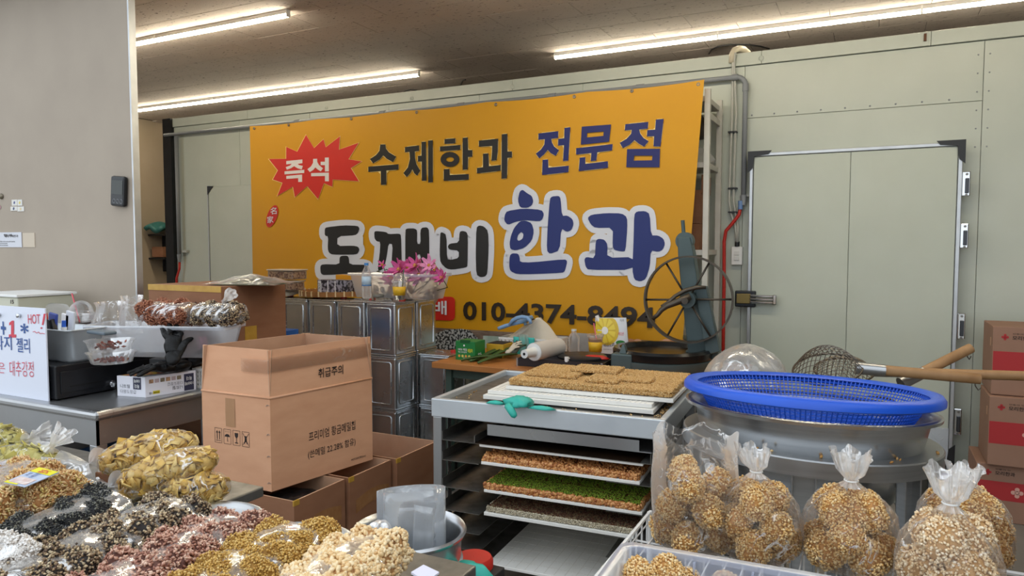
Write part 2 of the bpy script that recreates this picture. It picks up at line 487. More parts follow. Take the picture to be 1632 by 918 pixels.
# cold room front wall
wall = S(B().box((-6.54, 5.215, 0), (3.2, 5.32, WTOP - 0.01)), 'wall_back', M_PVC)
def panel(x0, x1, z0, z1, y=WY, name='wall_panel', m=None, t=0.016, bv=0.002):
    return B().box((x0 + 0.0012, y, z0 + 0.0012), (x1 - 0.0012, y + t, z1 - 0.0012)).build(name, m or M_COLD, wall, bevel=bv)
XD0, XD1 = P(1191, 500, Y=5.12).x, P(1526, 480, Y=5.12).x
XS = P(1557, 400, Y=5.2).x
xs = [-6.54, -5.6, -4.7, -3.8, -2.9, -2.0, P(1184, 300, Y=5.2).x]
for a, b_ in zip(xs[:-1], xs[1:]): panel(a, b_, 0, 2.73)
panel(xs[-1], XS, 2.375, 2.73); panel(xs[-1], XS, 0.0, 2.375)
panel(XS, XS + 0.9, 0, 2.73); panel(XS + 0.9, 3.2, 0, 2.73)
# top fascia in lengths, standing slightly proud
fx = [-6.54, P(395, 190, Y=5.19).x, P(817, 140, Y=5.19).x, P(1214, 90, Y=5.19).x, P(1484, 60, Y=5.19).x, 3.2]
for a, b_ in zip(fx[:-1], fx[1:]): panel(a, b_, 2.732, WTOP, y=5.185, name='fascia_panel', t=0.03)
S(B().box((-6.66, 5.16, 0), (-6.54, 5.4, WTOP)), 'trim_2', M_BLACKM)
# rivets and screw caps on the wall
rv = B()
x = xs[-1] + 0.05
while x < XS - 0.05:
    rv.cyl((x, 5.2, 2.375 + 0.02), (x, 5.194, 2.395), 0.006, 0.004, 8); x += 0.145
for z in [2.1 + 0.11 * i for i in range(7)]:
    rv.cyl((XS - 0.03, 5.2, z), (XS - 0.03, 5.194, z), 0.005, 0.004, 8)
    rv.cyl((XS + 0.03, 5.2, z), (XS + 0.03, 5.194, z), 0.005, 0.004, 8)
o = rv.build('rivet_row', M_PVC, wall); o['kind'] = 'stuff'
for pxx, pyy in ((520, 172), (656, 157), (817, 138), (1213, 93)):
    q = P(pxx, pyy, Y=5.184)
    B().lathe([(0.0, 0), (0.014, 0.0), (0.016, 0.003), (0.019, 0.003), (0.019, 0.0)], seg=16, T=Matrix.Rotation(PI / 2, 4, 'X'), c=q).build('screw_cap', M_COLD, wall, smooth=True)
# small leftovers on the fascia
B().box(P(1472, 66, Y=5.184), P(1477, 53, Y=5.17)).build('broken_bracket', mat('rust', '#6a4630', 0.8), wall)
# the part-hidden low door frame left of the banner
q0 = P(333, 298, Y=5.185); q1 = P(402, 296, Y=5.185)
ld = B().box((q0.x, 5.178, 0.1), (q1.x + 0.9, 5.2, q0.z)).build('door_1', M_COLD, None, bevel=0.004); ld['kind'] = 'structure'
B().box((q0.x - 0.012, 5.17, 0.1), (q0.x, 5.2, q0.z + 0.012)).build('door_frame', M_ALU, ld)
B().poly([(q0.x - 0.005, 5.168, q0.z + 0.005), (q0.x - 0.005, 5.168, q0.z - 0.08), (q0.x + 0.03, 5.168, q0.z - 0.035), (q0.x + 0.08, 5.168, q0.z + 0.005)]).build('corner_guard', M_BLACKP, ld, solid=0.004)

# ---------------------------------------------------------------- cold room door
Zt = P(1530, 226, Y=5.1).z; Zb = P(1521, 742, Y=5.1).z
door = B().box((XD0, 5.12, Zb), (XD1, 5.19, Zt)).build('door_2', M_PVC, None, bevel=0.006); door['kind'] = 'structure'
xm = P(1352, 400, Y=5.1).x
for a, b_ in ((XD0 + 0.025, xm), (xm, XD1 - 0.025)):
    B().box((a + 0.001, 5.108, Zb + 0.02), (b_ - 0.001, 5.12, Zt - 0.025)).build('door_skin', M_DOOR, door, bevel=0.003)
for lo, hi in (((XD0, 5.10, Zb), (XD0 + 0.022, 5.13, Zt)), ((XD1 - 0.022, 5.10, Zb), (XD1, 5.13, Zt)), ((XD0 + 0.022, 5.10, Zt - 0.022), (XD1 - 0.022, 5.13, Zt)), ((XD0 + 0.022, 5.10, Zb), (XD1 - 0.022, 5.13, Zb + 0.02))):
    B().box(lo, hi).build('edge_trim', M_ALU, door, bevel=0.003)
for sx, cx_, cz, sz in ((1, XD0, Zt, -1), (-1, XD1, Zt, -1), (-1, XD1, Zb, 1)):
    y = 5.094
    B().poly([(cx_ - sx * 0.012, y, cz - sz * 0.012), (cx_ + sx * 0.14, y, cz - sz * 0.012), (cx_ + sx * 0.12, y, cz + sz * 0.012), (cx_ + sx * 0.03, y, cz + sz * 0.022),
              (cx_ + sx * 0.02, y, cz + sz * 0.10), (cx_ - sx * 0.012, y, cz + sz * 0.13)]).build('corner_guard', M_BLACKP, door, solid=0.01)
# checker plate along the foot
zk = P(1520, 684, Y=5.1).z
kp = B().box((XD0 + 0.024, 5.102, Zb + 0.02), (XD1 - 0.024, 5.108, zk)).build('kick_plate', M_STEELW, door)
dm = B(); i = 0
zz = Zb + 0.035
while zz < zk - 0.01:
    x = XD0 + 0.05 + (0.0175 if i % 2 else 0)
    while x < XD1 - 0.05:
        a = 0.78 if (int((x - XD0) / 0.035) + i) % 2 else -0.78
        dx, dz = math.cos(a) * 0.013, math.sin(a) * 0.013
        ox, oz = -math.sin(a) * 0.003, math.cos(a) * 0.003
        dm.add([(x - dx, 5.102, zz - dz), (x + ox, 5.102, zz + oz), (x + dx, 5.102, zz + dz), (x - ox, 5.102, zz - oz), (x, 5.0995, zz)], [(0, 1, 4), (1, 2, 4), (2, 3, 4), (3, 0, 4)])
        x += 0.035
    zz += 0.03; i += 1
o = dm.build('checker_pattern', M_STEELW, kp); o['kind'] = 'stuff'
# sill below the door
S(B().box((XD0 - 0.15, 5.0, 0.02), (XD1 + 0.1, 5.2, Zb - 0.03)), 'trim_3', mat('white_sill', '#d6dbd9', 0.5), bevel=0.004)
# hinges on the right
for (yt, yb) in ((273, 313), (356, 396), (499, 541), (652, 694)):
    xh = XD1 + 0.012
    z1 = P(1537, yt, Y=5.09).z; z0 = P(1537, yb, Y=5.09).z; h = z1 - z0
    h_ = B().box((xh - 0.012, 5.085, z0), (xh + 0.03, 5.12, z1)).build('hinge', M_CHROME, door, bevel=0.006)
    B().box((xh + 0.002, 5.072, z0 + h * 0.12), (xh + 0.022, 5.085, z1 - h * 0.28)).build('hinge_knuckle', mat('dark_steel', '#4a4c50', 0.35, 0.8), h_, bevel=0.004)
    B().cyl((xh + 0.01, 5.086, z1 - h * 0.12), (xh + 0.01, 5.078, z1 - h * 0.12), 0.007).build('screw', M_STEELD, h_)
    B().cyl((xh + 0.01, 5.086, z0 + h * 0.06), (xh + 0.01, 5.078, z0 + h * 0.06), 0.007).build('screw', M_STEELD, h_)
# latch handle on the left
a = P(1171, 463, Y=5.08); b_ = P(1200, 489, Y=5.08); c = P(1236, 487, Y=5.05)
lt = B().box((a.x, 5.085, b_.z - 0.005), (b_.x + 0.015, 5.118, a.z)).build('latch', mat('latch_steel', '#3f4145', 0.3, 0.9), door, bevel=0.008)
B().box((a.x + 0.012, 5.075, b_.z + 0.02), (b_.x - 0.015, 5.086, a.z - 0.02)).build('latch_plate', mat('brass_worn', '#8d7a4c', 0.4, 0.8), lt, bevel=0.004)
hz = (a.z + b_.z) / 2
hb = B()
for i in range(3):
    hb.box((b_.x - 0.02, 5.05 - 0.004 * (i == 1), hz - 0.03 + i * 0.021), (c.x, 5.075, hz - 0.012 + i * 0.021))
hb.box((c.x - 0.02, 5.045, hz - 0.034), (c.x + 0.006, 5.08, hz + 0.034))
hb.build('latch_handle', M_CHROME, lt, bevel=0.006)

# ---------------------------------------------------------------- ceiling tube lights
def tube_light(x0, x1, y, label, group=None):
    t = thing('ceiling_tube_light', label, 'ceiling light', ((x0 + x1) / 2, y, CEIL), group)
    B().box((x0 + 0.002, y - 0.016, CEIL - 0.03), (x1 - 0.002, y + 0.016, CEIL - 0.001)).build('housing', M_LAMPH, t, bevel=0.002)
    prof = B(); n = 10
    prof.add([(x, y + math.cos(PI * i / n) * 0.016, CEIL - 0.03 - math.sin(PI * i / n) * 0.022) for x in (x0 + 0.006, x1 - 0.006) for i in range(n + 1)],
             [(i, i + 1, n + 2 + i, n + 1 + i) for i in range(n)] + [tuple(range(n + 1)), tuple(range(n + 1, 2 * n + 2))[::-1]])
    prof.build('diffuser', M_GLOW, t, smooth=False)
    for x in (x0, x1 - 0.006):
        B().box((x, y - 0.018, CEIL - 0.05), (x + 0.006, y + 0.018, CEIL - 0.002)).build('end_cap', M_WHITEP, t)
    return t
Y1 = 5.06 * (CEIL - 0.045 - CAM_H) / 1.405
Y2 = 3.41 * (CEIL - 0.045 - CAM_H) / 1.405
TL_1 = 1.2 * (CEIL - 0.045 - CAM_H) / 1.405
xa = P(668, 126, Y=Y1).x; xb = P(884, 99, Y=Y1).x
names = ['nearest the banner in the row at upper left', 'second from the banner in the upper left row', 'third from the banner in the upper left row', 'farthest from the banner in the upper left row']
for i in range(4):
    tube_light(xa - TL_1 * (i + 1), xa - TL_1 * i, Y1, 'lit white ceiling tube, ' + names[i], 'row of tubes above the left of the banner')
names = ['at the left end of the long right-hand row', 'over the grey pipe elbow beside the banner', 'over the cold-room door', 'rightmost in the row, near the right edge of the photo']
for i in range(4):
    tube_light(xb + TL_1 * i, min(xb + TL_1 * (i + 1), 3.15), Y1, 'lit ceiling tube ' + names[i], 'row of tubes above the cold-room wall on the right')
xf = xb
for i in range(3):  # tubes added out of view to brighten the room
    tube_light(xf + TL_1 * i, xf + TL_1 * (i + 1), Y2, ('first', 'second', 'third')[i] + ' added ceiling tube of the right front row, unseen above the frame', 'tubes of the front row')
xc = P(460, 37, Y=Y2).x
tube_light(xc - TL_1, xc, Y2, 'short lit ceiling tube nearest the camera beside the partition top', 'tubes of the front row')
tube_light(xc - 2 * TL_1, xc - TL_1, Y2, 'lit ceiling tube mostly hidden behind the top of the partition', 'tubes of the front row')

# ---------------------------------------------------------------- pipes and cables on the wall
ph = P(1165, 124, Y=5.15).z
xe = P(1187, 200, Y=5.15).x; xl = P(262, 213, Y=5.15).x; xv = P(283, 300, Y=5.15).x
z_end = P(1180, 318, Y=5.15).z
t = thing('conduit_pipe', 'long grey plastic conduit along the top of the cold-room wall, turning down beside the door', 'pipe', (xe, 5.15, ph))
arc = [(xe - 0.06 + 0.06 * math.sin(a), 5.15, ph - 0.06 + 0.06 * math.cos(a)) for a in [i * PI / 12 for i in range(7)]]
B().tube([(xl, 5.15, ph)] + arc + [(xe, 5.15, z_end)], 0.017, 10).build('pipe_run', M_PVC, t, smooth=True)
B().cyl((xe - 0.09, 5.15, ph), (xe - 0.05, 5.15, ph), 0.021).build('elbow_sleeve', M_PVC, t, smooth=True, auto=40)
B().cyl((xe, 5.15, ph - 0.05), (xe, 5.15, ph - 0.1), 0.021).build('elbow_sleeve', M_PVC, t, smooth=True, auto=40)
B().cyl((xe, 5.15, z_end + 0.03), (xe, 5.15, z_end - 0.04), 0.021, 0.017).build('adaptor', M_PVC, t, smooth=True, auto=40)
B().box((xe - 0.03, 5.16, z_end + 0.02), (xe + 0.05, 5.195, z_end + 0.035)).build('clamp', M_PVCW, t)
for px_ in (474, 610, 735, 880, 1020):
    x = P(px_, 180, Y=5.15).x
    B().cyl((x - 0.03, 5.15, ph), (x + 0.03, 5.15, ph), 0.0205).build('pipe_joint', M_PVC, t, smooth=True, auto=40)
t2 = thing('conduit_pipe', 'short vertical grey conduit at the far left edge of the cold-room wall', 'pipe', (xv, 5.15, 1.3))
zl = P(282, 410, Y=5.15).z
B().tube([(xv, 5.15, ph - 0.022), (xv, 5.15, zl)], 0.02, 10).build('pipe_run', M_PVC, t2, smooth=True)
B().cyl((xv, 5.15, zl + 0.03), (xv, 5.15, zl - 0.05), 0.024, 0.018).build('adaptor', M_PVC, t2, smooth=True, auto=40)
B().box((xv - 0.02, 5.165, zl + 0.05), (xv + 0.09, 5.195, zl + 0.075)).build('clamp', M_PVCW, t2)
tag(B().tube([(xv, 5.15, zl - 0.05), (xv - 0.005, 5.15, zl - 0.12), (xv - 0.04, 5.14, zl - 0.22), (xv - 0.05, 5.14, zl - 0.5)], 0.012, 8).build('red_hose', M_RED, None, smooth=True),
    'short red hose hanging from the conduit at the far left of the cold-room wall', 'hose')
# red hose on the right
pts = [P(x, y, Y=5.14) for x, y in ((1180, 330), (1178, 342), (1168, 355), (1157, 368), (1154, 385), (1154, 440), (1153, 520), (1152, 600))]
tag(B().tube(pts, 0.012, 8).build('red_hose', M_RED, None, smooth=True), 'red flexible hose running down between the white shelf and the light switch', 'hose')
tag(B().cyl(P(1180, 320, Y=5.14), P(1180, 334, Y=5.14), 0.016).build('hose_coupling', mat('blue_coupling', '#6f8fc0', 0.4), None, smooth=True, auto=40), 'small blue coupling joining the red hose to the grey conduit', 'coupling')
# cable pair to the switch
w = thing('switch_cable', 'pair of thin grey cable ducts running down to the light switch', 'cable', P(1168, 380, Y=5.17))
for d in (0, 7):
    pts = [P(x + d * s_, y, Y=5.165) for x, y, s_ in ((1170, 84, .3), (1168, 100, .3), (1167, 180, .9), (1164, 260, .9), (1162, 320, 1), (1165, 340, 1), (1172, 362, .6), (1174, 386, .2))]
    B().tube(pts, 0.008, 6).build('duct', M_PVCW, w, smooth=True)
for y in (210, 300, 338):
    q = P(1167, y, Y=5.15); B().box((q.x - 0.03, 5.15, q.z - 0.005), (q.x + 0.03, 5.195, q.z + 0.005)).build('cable_clip', M_BLACKP, w)
pts = [P(x, y, Y=Yq) for x, y, Yq in ((1166, 100, 5.17), (1167, 86, 5.17), (1170, 80, 5.18), (1178, 77, 5.22), (1186, 79, 5.28), (1192, 84, 5.34))]
tag(B().tube(pts, 0.02, 8).build('pipe_bend', mat('cream_pvc', '#d8cdb4', 0.5), None, smooth=True), 'cream pipe bend going over the top of the cold-room wall', 'pipe')
def cable(pxs, yz, label):
    tag(B().tube([P(x, y, Z=CEIL - .006) for x, y in pxs], 0.006, 6).build('loose_cable', M_BLACKP, None, smooth=True), label, 'cable')
cable([(1130, 86), (1134, 79), (1145, 74), (1165, 71), (1190, 71), (1212, 74), (1226, 78)], 5.42, 'black cable arching above the cream pipe bend near the ceiling')
cable([(640, 149), (646, 145), (655, 143), (664, 144), (669, 149)], 5.4, 'black cable loop on the wall top above the banner centre-left')
cable([(729, 140), (734, 136), (738, 128), (742, 127)], 5.4, 'black cable end rising to the ceiling above the banner middle')
# switch
sw = thing('light_switch', 'white double light switch between the red hose and the cold-room door', 'switch', P(1174, 407, Y=5.18))
a = P(1165, 422, Y=5.16); b_ = P(1183, 393, Y=5.16)
B().box((a.x, 5.165, a.z), (b_.x, 5.2, b_.z)).build('switch_box', M_WHITEP, sw, bevel=0.004)
mz = (a.z + b_.z) / 2
for z in (mz - 0.032, mz + 0.004): B().box((a.x + 0.02, 5.158, z), (b_.x - 0.02, 5.166, z + 0.028)).build('rocker', mat('switch_rocker', '#dcdcd8', 0.4), sw, bevel=0.002)
B().cyl((mz * 0 + (a.x + b_.x) / 2, 5.175, b_.z), ((a.x + b_.x) / 2, 5.175, b_.z + 0.035), 0.016).build('cable_gland', M_BLACKP, sw)

# ---------------------------------------------------------------- partition fittings
g = P(190, 305, Y=2.585)
T = TR(g.x, 2.597, g.z, 0, 0, math.radians(5))
th = thing('thermo_hygrometer', 'black digital temperature display hung crooked on the partition', 'thermometer', (g.x, 2.59, g.z))
w_, h_ = 0.118, 0.165
B(T).box((-w_ / 2, -0.026, -h_ / 2), (w_ / 2, 0.0, h_ / 2)).build('case', M_BLACKP, th, bevel=0.012)
B(T).box((-w_ * .36, -0.0275, -h_ * 0.1), (w_ * .4, -0.0262, h_ * 0.36)).build('screen', mat('lcd_dark', '#262b24', 0.15), th)
bt = B(T)
for i in range(3):
    x = -0.022 + i * 0.03
    bt.lathe([(0.0095, 0), (0.011, 0.001), (0.0125, 0)], c=(0, 0, 0), seg=18, T=Matrix.Translation((x, -0.0265, -h_ * .33)) @ Matrix.Rotation(PI / 2, 4, 'X'))
bt.build('button_ring', mat('grey_print', '#7d8084', 0.5), th)
B(T).tube([(0.0 - w_ * .5, -0.01, 0.04), (-w_ * .62, -0.004, 0.07), (-w_ * .66, -0.003, -0.01), (-w_ * .5, -0.01, -0.05)], 0.0025, 5).build('clear_strip', film('tape_film', haze=0.3), th)
# stickers: a sheet of four
st = thing('sticker_sheet', 'sheet of four small pale stickers on the partition', 'sticker', P(27, 327, Y=2.598))
for (x0, y0, x1, y1, c) in ((19, 318, 27, 328, '#5a5f88'), (28, 318, 35, 328, '#d8c66a'), (17, 329, 27, 336, '#4a5070'), (28, 329, 38, 337, '#dcc79a')):
    a = P(x0, y1, Y=2.597); b_ = P(x1, y0, Y=2.597)
    s_ = B().box((a.x, 2.5965, a.z), (b_.x, 2.5995, b_.z)).build('sticker', mat('sticker_paper', '#dcdad4', 0.6), st)
    B().disc(((a.x + b_.x) / 2, 2.596, (a.z + b_.z) / 2), 0.01, (0, -1, 0), ry=0.008, seg=12).build('printed_motif', mat('motif' + c, c, 0.6), s_)
nt_ = thing('paper_notice', 'white printed notice taped at the left edge of the partition', 'notice', P(15, 380, Y=2.598))
a = P(-30, 394, Y=2.597); b_ = P(34, 370, Y=2.597)
B().box((a.x, 2.596, a.z), (b_.x, 2.599, b_.z)).build('sheet', mat('notice_paper', '#d3d5dc', 0.6), nt_)
nb = B()
px_text(nb, '한과', (6, 377), (20, 377), {'Y': 2.5955}, 4, 0.02)
px_text(nb, '즉석 수제한과', (8, 379), (29, 378), {'Y': 2.5955}, 4, 0.01)
for i, (x0, x1) in enumerate(((-2, 24), (-2, 12), (-2, 13))):
    px_text(nb, '도깨비 한과 010-4374-8494', (x0, 386 + i * 3), (x1, 386 + i * 3), {'Y': 2.5955}, 2, 0.01)
nb.build('print', M_INK, nt_)
a = P(37, 394, Y=2.598); b_ = P(55, 371, Y=2.598)
tag(B().box((a.x, 2.597, a.z), (b_.x, 2.5995, b_.z)).build('old_tape_patch', mat('old_tape', '#c8b9a4', 0.5), None), 'yellowed patch of old tape beside the paper notice', 'tape')
q = P(2, 313, Y=2.595)
tag(B().lathe([(0, 0.012), (0.008, 0.011), (0.016, 0.006), (0.018, 0)], c=q, seg=20, T=Matrix.Rotation(PI / 2, 4, 'X')).build('wall_hook', mat('dark_hook', '#7d7462', 0.3, 0.6), None, smooth=True), 'small round hook on the partition above the stickers', 'hook')
a = P(-20, 345, Y=2.597)
tag(B().disc(P(-1, 330, Y=2.597), 0.012, (0, -1, 0), ry=0.014).build('pink_sticker', mat('pinkst', '#c99aa4', 0.6), None, solid=0.001), 'pink round sticker cut by the left edge of the photo', 'sticker')
# shelf on the far left wall seen past the partition
for nm, yy in (('upper', 373), ('lower', 411)):
    sh = thing('wall_shelf', nm + ' black wall shelf with clutter seen in the gap past the partition', 'shelf', P(245, yy, X=-8.19))
    z = P(245, yy, X=-8.0).z
    B().box((-8.2, 6.1, z - 0.02), (-7.9, 7.6, z)).build('board', M_BLACKM, sh)
    for y in (6.3, 7.0): B().box((-8.2, y, z - 0.18), (-8.0, y + 0.03, z - 0.02)).build('bracket', M_BLACKM, sh)
rs = random.Random(3)
zz = P(245, 372, X=-8.0).z
for i, (c, nmx) in enumerate((('#2f6a66', 'teal'), ('#d8d5cc', 'white'), ('#3c332a', 'dark'))):
    b = B(TR(-8.03, 6.2 + i * 0.42, zz, 0.2 - 0.2 * i))
    b.grid(lambda u, v: Vector(((u - .5) * 0.24, (v - .5) * 0.38, 0.05 + 0.05 * math.sin(3.1 * v) + 0.03 * math.sin(7 * u + i))), 8, 10)
    tag(b.build('folded_bag', mat('bag' + c, c, 0.5), None, smooth=True, solid=0.05), nmx + ' folded bag on the upper black shelf in the gap', 'bag')
zz = P(245, 410, X=-8.0).z
for i in range(3):
    b = B(TR(-8.05, 6.25 + i * 0.33, zz, 0.3 * i))
    b.box((-0.1, -0.14, 0), (0.1, 0.14, 0.13 + 0.04 * (i % 2)))
    tag(b.build('small_carton', M_KRAFTD, None, bevel=0.004), ('left', 'middle', 'right')[i] + ' small brown carton on the lower black shelf in the gap', 'box')

# ---------------------------------------------------------------- white shelf unit behind the banner's right edge
xr = P(1126, 300, Y=4.72).x
SU = thing('storage_shelf', 'white angle-iron shelf unit half hidden behind the banner', 'shelf', (xr - 0.45, 4.93, 0))
M_SHELF = mat('white_shelf_steel', '#c9c7be', 0.45, col2='#b9b6ac', scale=8)
zt = P(1128, 142, Y=4.72).z
for x in (xr - 0.9, xr):
    for y in (4.72, 5.12):
        B().box((x - 0.018, y - 0.018, 0), (x + 0.018, y + 0.018, zt)).build('post', M_SHELF, SU, bevel=0.002)
zs = [zt - 0.04, P(1140, 262, Y=4.9).z, P(1140, 398, Y=4.9).z, 0.95, 0.4]
for z in zs:
    B().box((xr - 0.9, 4.72, z - 0.035), (xr, 5.12, z)).build('shelf_board', M_SHELF, SU, bevel=0.002)
B().box((xr - 0.01, 4.72, zs[0] - 0.14), (xr + 0.008, 5.12, zs[0] - 0.1)).build('side_rail', M_SHELF, SU)
for i, (x, z, w, h, lb) in enumerate(((xr - 0.2, zs[2], 0.3, 0.17, 'lower'), (xr - 0.17, zs[2] + 0.171, 0.24, 0.22, 'upper open'))):
    t = thing('small_carton', lb + ' brown carton stacked on the white shelf behind the banner edge', 'box', (x, 4.93, z))
    B().box((x - w / 2, 4.78, z), (x + w / 2, 5.08, z + h)).build('body', M_KRAFTD, t, bevel=0.004)
    if i: B().box((x + w / 2, 4.8, z + h - 0.02), (x + w / 2 + 0.008, 5.06, z + h + 0.1)).build('flap', M_KRAFTD, t)
b = B(TR(xr - 0.17, 4.92, zs[1]))
b.lathe([(0.001, 0.0), (0.16, 0.0), (0.17, 0.03), (0.14, 0.09), (0.06, 0.13), (0.001, 0.14)], seg=24, rf=lambda t, i: 1 + 0.12 * math.sin(5 * t + i))
tag(b.build('plastic_bag', film('cloudy_film', haze=0.45, crease_glint=0.5, scale=20), None, smooth=True), 'crumpled cloudy plastic bag on the white shelf beside the banner', 'bag')
b = B(TR(xr - 0.16, 4.9, zs[1] + 0.16))
b.lathe([(0.001, 0.0), (0.12, 0.02), (0.13, 0.1), (0.06, 0.2), (0.001, 0.21)], seg=20, rf=lambda t, i: 1 + 0.1 * math.sin(3 * t + i))
tag(b.build('dark_sack', mat('dark_sack', '#3a2f28', 0.7), None, smooth=True), 'dark brown sack above the cloudy bag on the white shelf', 'sack')

# ================================================================ banner
BY = 4.66
def bz(x, z): return 0.0016 * math.sin(2.1 * x + 0.4) + 0.0014 * math.sin(3.3 * z + x)
def BP(px_, py_, off=0.004):
    q = P(px_, py_, Y=BY); q = P(px_, py_, Y=BY - off); q.y = BY - off + bz(q.x, q.z); return q
ban = thing('shop_banner', 'large yellow shop banner with black and blue Korean lettering on the wall', 'banner', (-2.9, BY, 1.6))
TL, TRt, BL, BR = P(398, 206, Y=BY), P(1123, 129, Y=BY), P(400, 520, Y=BY), P(1090, 580, Y=BY)
TL = Vector((P(398, 206, Y=BY).x, 0, 2.545)); xr0 = P(1123, 129, Y=BY).x; xr1 = P(1084, 575, Y=BY).x
z_y = P(1007, 541, Y=BY).z; z_b = z_y - 0.24
def banner_pt(u, z):
    xr_ = xr1 + (xr0 - xr1) * (z - z_b) / (2.545 - z_b)
    x = TL.x + (xr_ - TL.x) * u
    zz = z + (0.012 * abs(math.sin(u * PI * 5)) * -1 if z > 2.5 else 0)
    return Vector((x, BY + bz(x, z) + (0.0 if u < 0.97 else -0.01 * (u - 0.97) / 0.03), zz))
M_BAN = mat('banner_yellow', '#cf960f', 0.5, col2='#c78e0a', scale=1.2, bump=0.05, bscale=300, spec=0.35)
B().grid(lambda u, v: banner_pt(u, z_y + (2.545 - z_y) * v), 60, 30).build('banner_sheet', M_BAN, ban, smooth=True)
# printed photo strip along the foot: wood, seeds, nuts
M_STRIP = mat('strip_print', '#8d7868', 0.5, col2='#5d4b40', scale=10, stretch=(1, 1, 9), contrast=0.15)
B().grid(lambda u, v: banner_pt(u, z_b + (z_y - z_b) * v), 60, 4).build('photo_strip', M_STRIP, ban, smooth=True)
M_BK = mat('banner_black', '#15130f', 0.5); M_BLUE = mat('banner_blue', '#12246f', 0.5); M_BRED = mat('banner_red', '#c9200f', 0.5)
M_BW = mat('banner_white', '#d9dce4', 0.5); M_DBLUE = mat('banner_dark_blue', '#0b1560', 0.5); M_CREAM = mat('banner_outline', '#efd58a', 0.5)
ZA = (560, 200, 5.829); ZB = (830, 170, 6.277); ZC = (490, 320, 5.265); ZD = (780, 280, 4.83); ZE = (420, 200, 7.059)
_lay = [0.004]
def zp(z, pts): return [(z[0] + x / z[2], z[1] + y / z[2]) for x, y in pts]
def smooth_loop(pts, n=1):
    for _ in range(n):
        q = []
        for i in range(len(pts)):
            a, b = pts[i], pts[(i + 1) % len(pts)]
            q += [(a[0] * .8 + b[0] * .2, a[1] * .8 + b[1] * .2), (a[0] * .2 + b[0] * .8, a[1] * .2 + b[1] * .8)]
        pts = q
    return pts
def shapes(name, m, z, polys, holes=None, off=0.006, rounded=0):
    b = B()
    for i, p in enumerate(polys):
        p2 = zp(z, p); hs = [zp(z, h) for h in (holes or {}).get(i, [])]
        if rounded: p2 = smooth_loop(p2, rounded); hs = [smooth_loop(h, rounded) for h in hs]
        b.poly([BP(*q, off + i * 0.00012) for q in p2], holes=[[BP(*q, off + i * 0.00012) for q in h] for h in hs])
    return b.build(name, m, ban)
def halo(name, m, z, polys, r, off):
    """a fat outline round each shape (r in photo pixels)"""
    b = B(); k = 0
    for p in polys:
        p2 = smooth_loop(zp(z, p), 1)
        b.poly([BP(*q, off + k * 0.00001) for q in p2])
        for i in range(len(p2)):
            a = p2[i]; c = p2[(i + 1) % len(p2)]
            dx, dy = c[0] - a[0], c[1] - a[1]; L = math.hypot(dx, dy) or 1
            nx, ny = -dy / L * r, dx / L * r; k += 1
            o_ = off + k * 0.000006
            b.add([BP(a[0] + nx, a[1] + ny, o_), BP(c[0] + nx, c[1] + ny, o_), BP(c[0] - nx, c[1] - ny, o_), BP(a[0] - nx, a[1] - ny, o_)], [(0, 1, 2, 3)])
            b.add([BP(a[0] + r * math.cos(t * PI / 6), a[1] + r * math.sin(t * PI / 6), o_) for t in range(12)], [tuple(range(12))])
    return b.build(name, m, ban)
def ring(cx_, cy_, rx, ry, n=20): return [(cx_ + rx * math.cos(2 * PI * i / n), cy_ + ry * math.sin(2 * PI * i / n)) for i in range(n)]
# burst with the two white syllables
star = [(58, 376), (255, 374), (256, 240), (380, 295), (480, 105), (570, 255), (676, 155), (702, 245), (862, 122), (850, 272), (1072, 195), (958, 380), (1106, 404), (984, 480), (1074, 628), (780, 608), (774, 690), (680, 650), (614, 828), (490, 682), (352, 806), (330, 688), (154, 792), (212, 645), (104, 608), (160, 505)]
cx0, cy0 = 560, 450
shapes('burst_outline', M_CREAM, ZE, [[(cx0 + (x - cx0) * 1.018, cy0 + (y - cy0) * 1.022) for x, y in star]], off=0.004)
shapes('red_burst', M_BRED, ZE, [star], off=0.005)
shapes('burst_lettering', mat('banner_grey_white', '#dedad8', 0.5), ZE, [
    [(256, 400), (438, 382), (438, 424), (385, 432), (400, 445), (443, 455), (430, 495), (380, 480), (345, 458), (310, 480), (262, 498), (250, 468), (300, 450), (318, 430), (256, 438)],
    [(236, 516), (460, 498), (458, 534), (236, 550)], [(256, 568), (434, 552), (434, 634), (390, 636), (390, 592), (256, 602)],
    [(560, 376), (604, 374), (606, 410), (625, 445), (670, 482), (645, 516), (610, 495), (584, 472), (560, 500), (522, 524), (494, 492), (535, 460), (558, 420)],
    [(692, 362), (736, 360), (736, 516), (692, 518), (692, 446), (644, 446), (644, 408), (692, 408)],
    [(536, 536), (736, 530), (736, 628), (692, 628), (692, 568), (536, 572)]], off=0.0062)
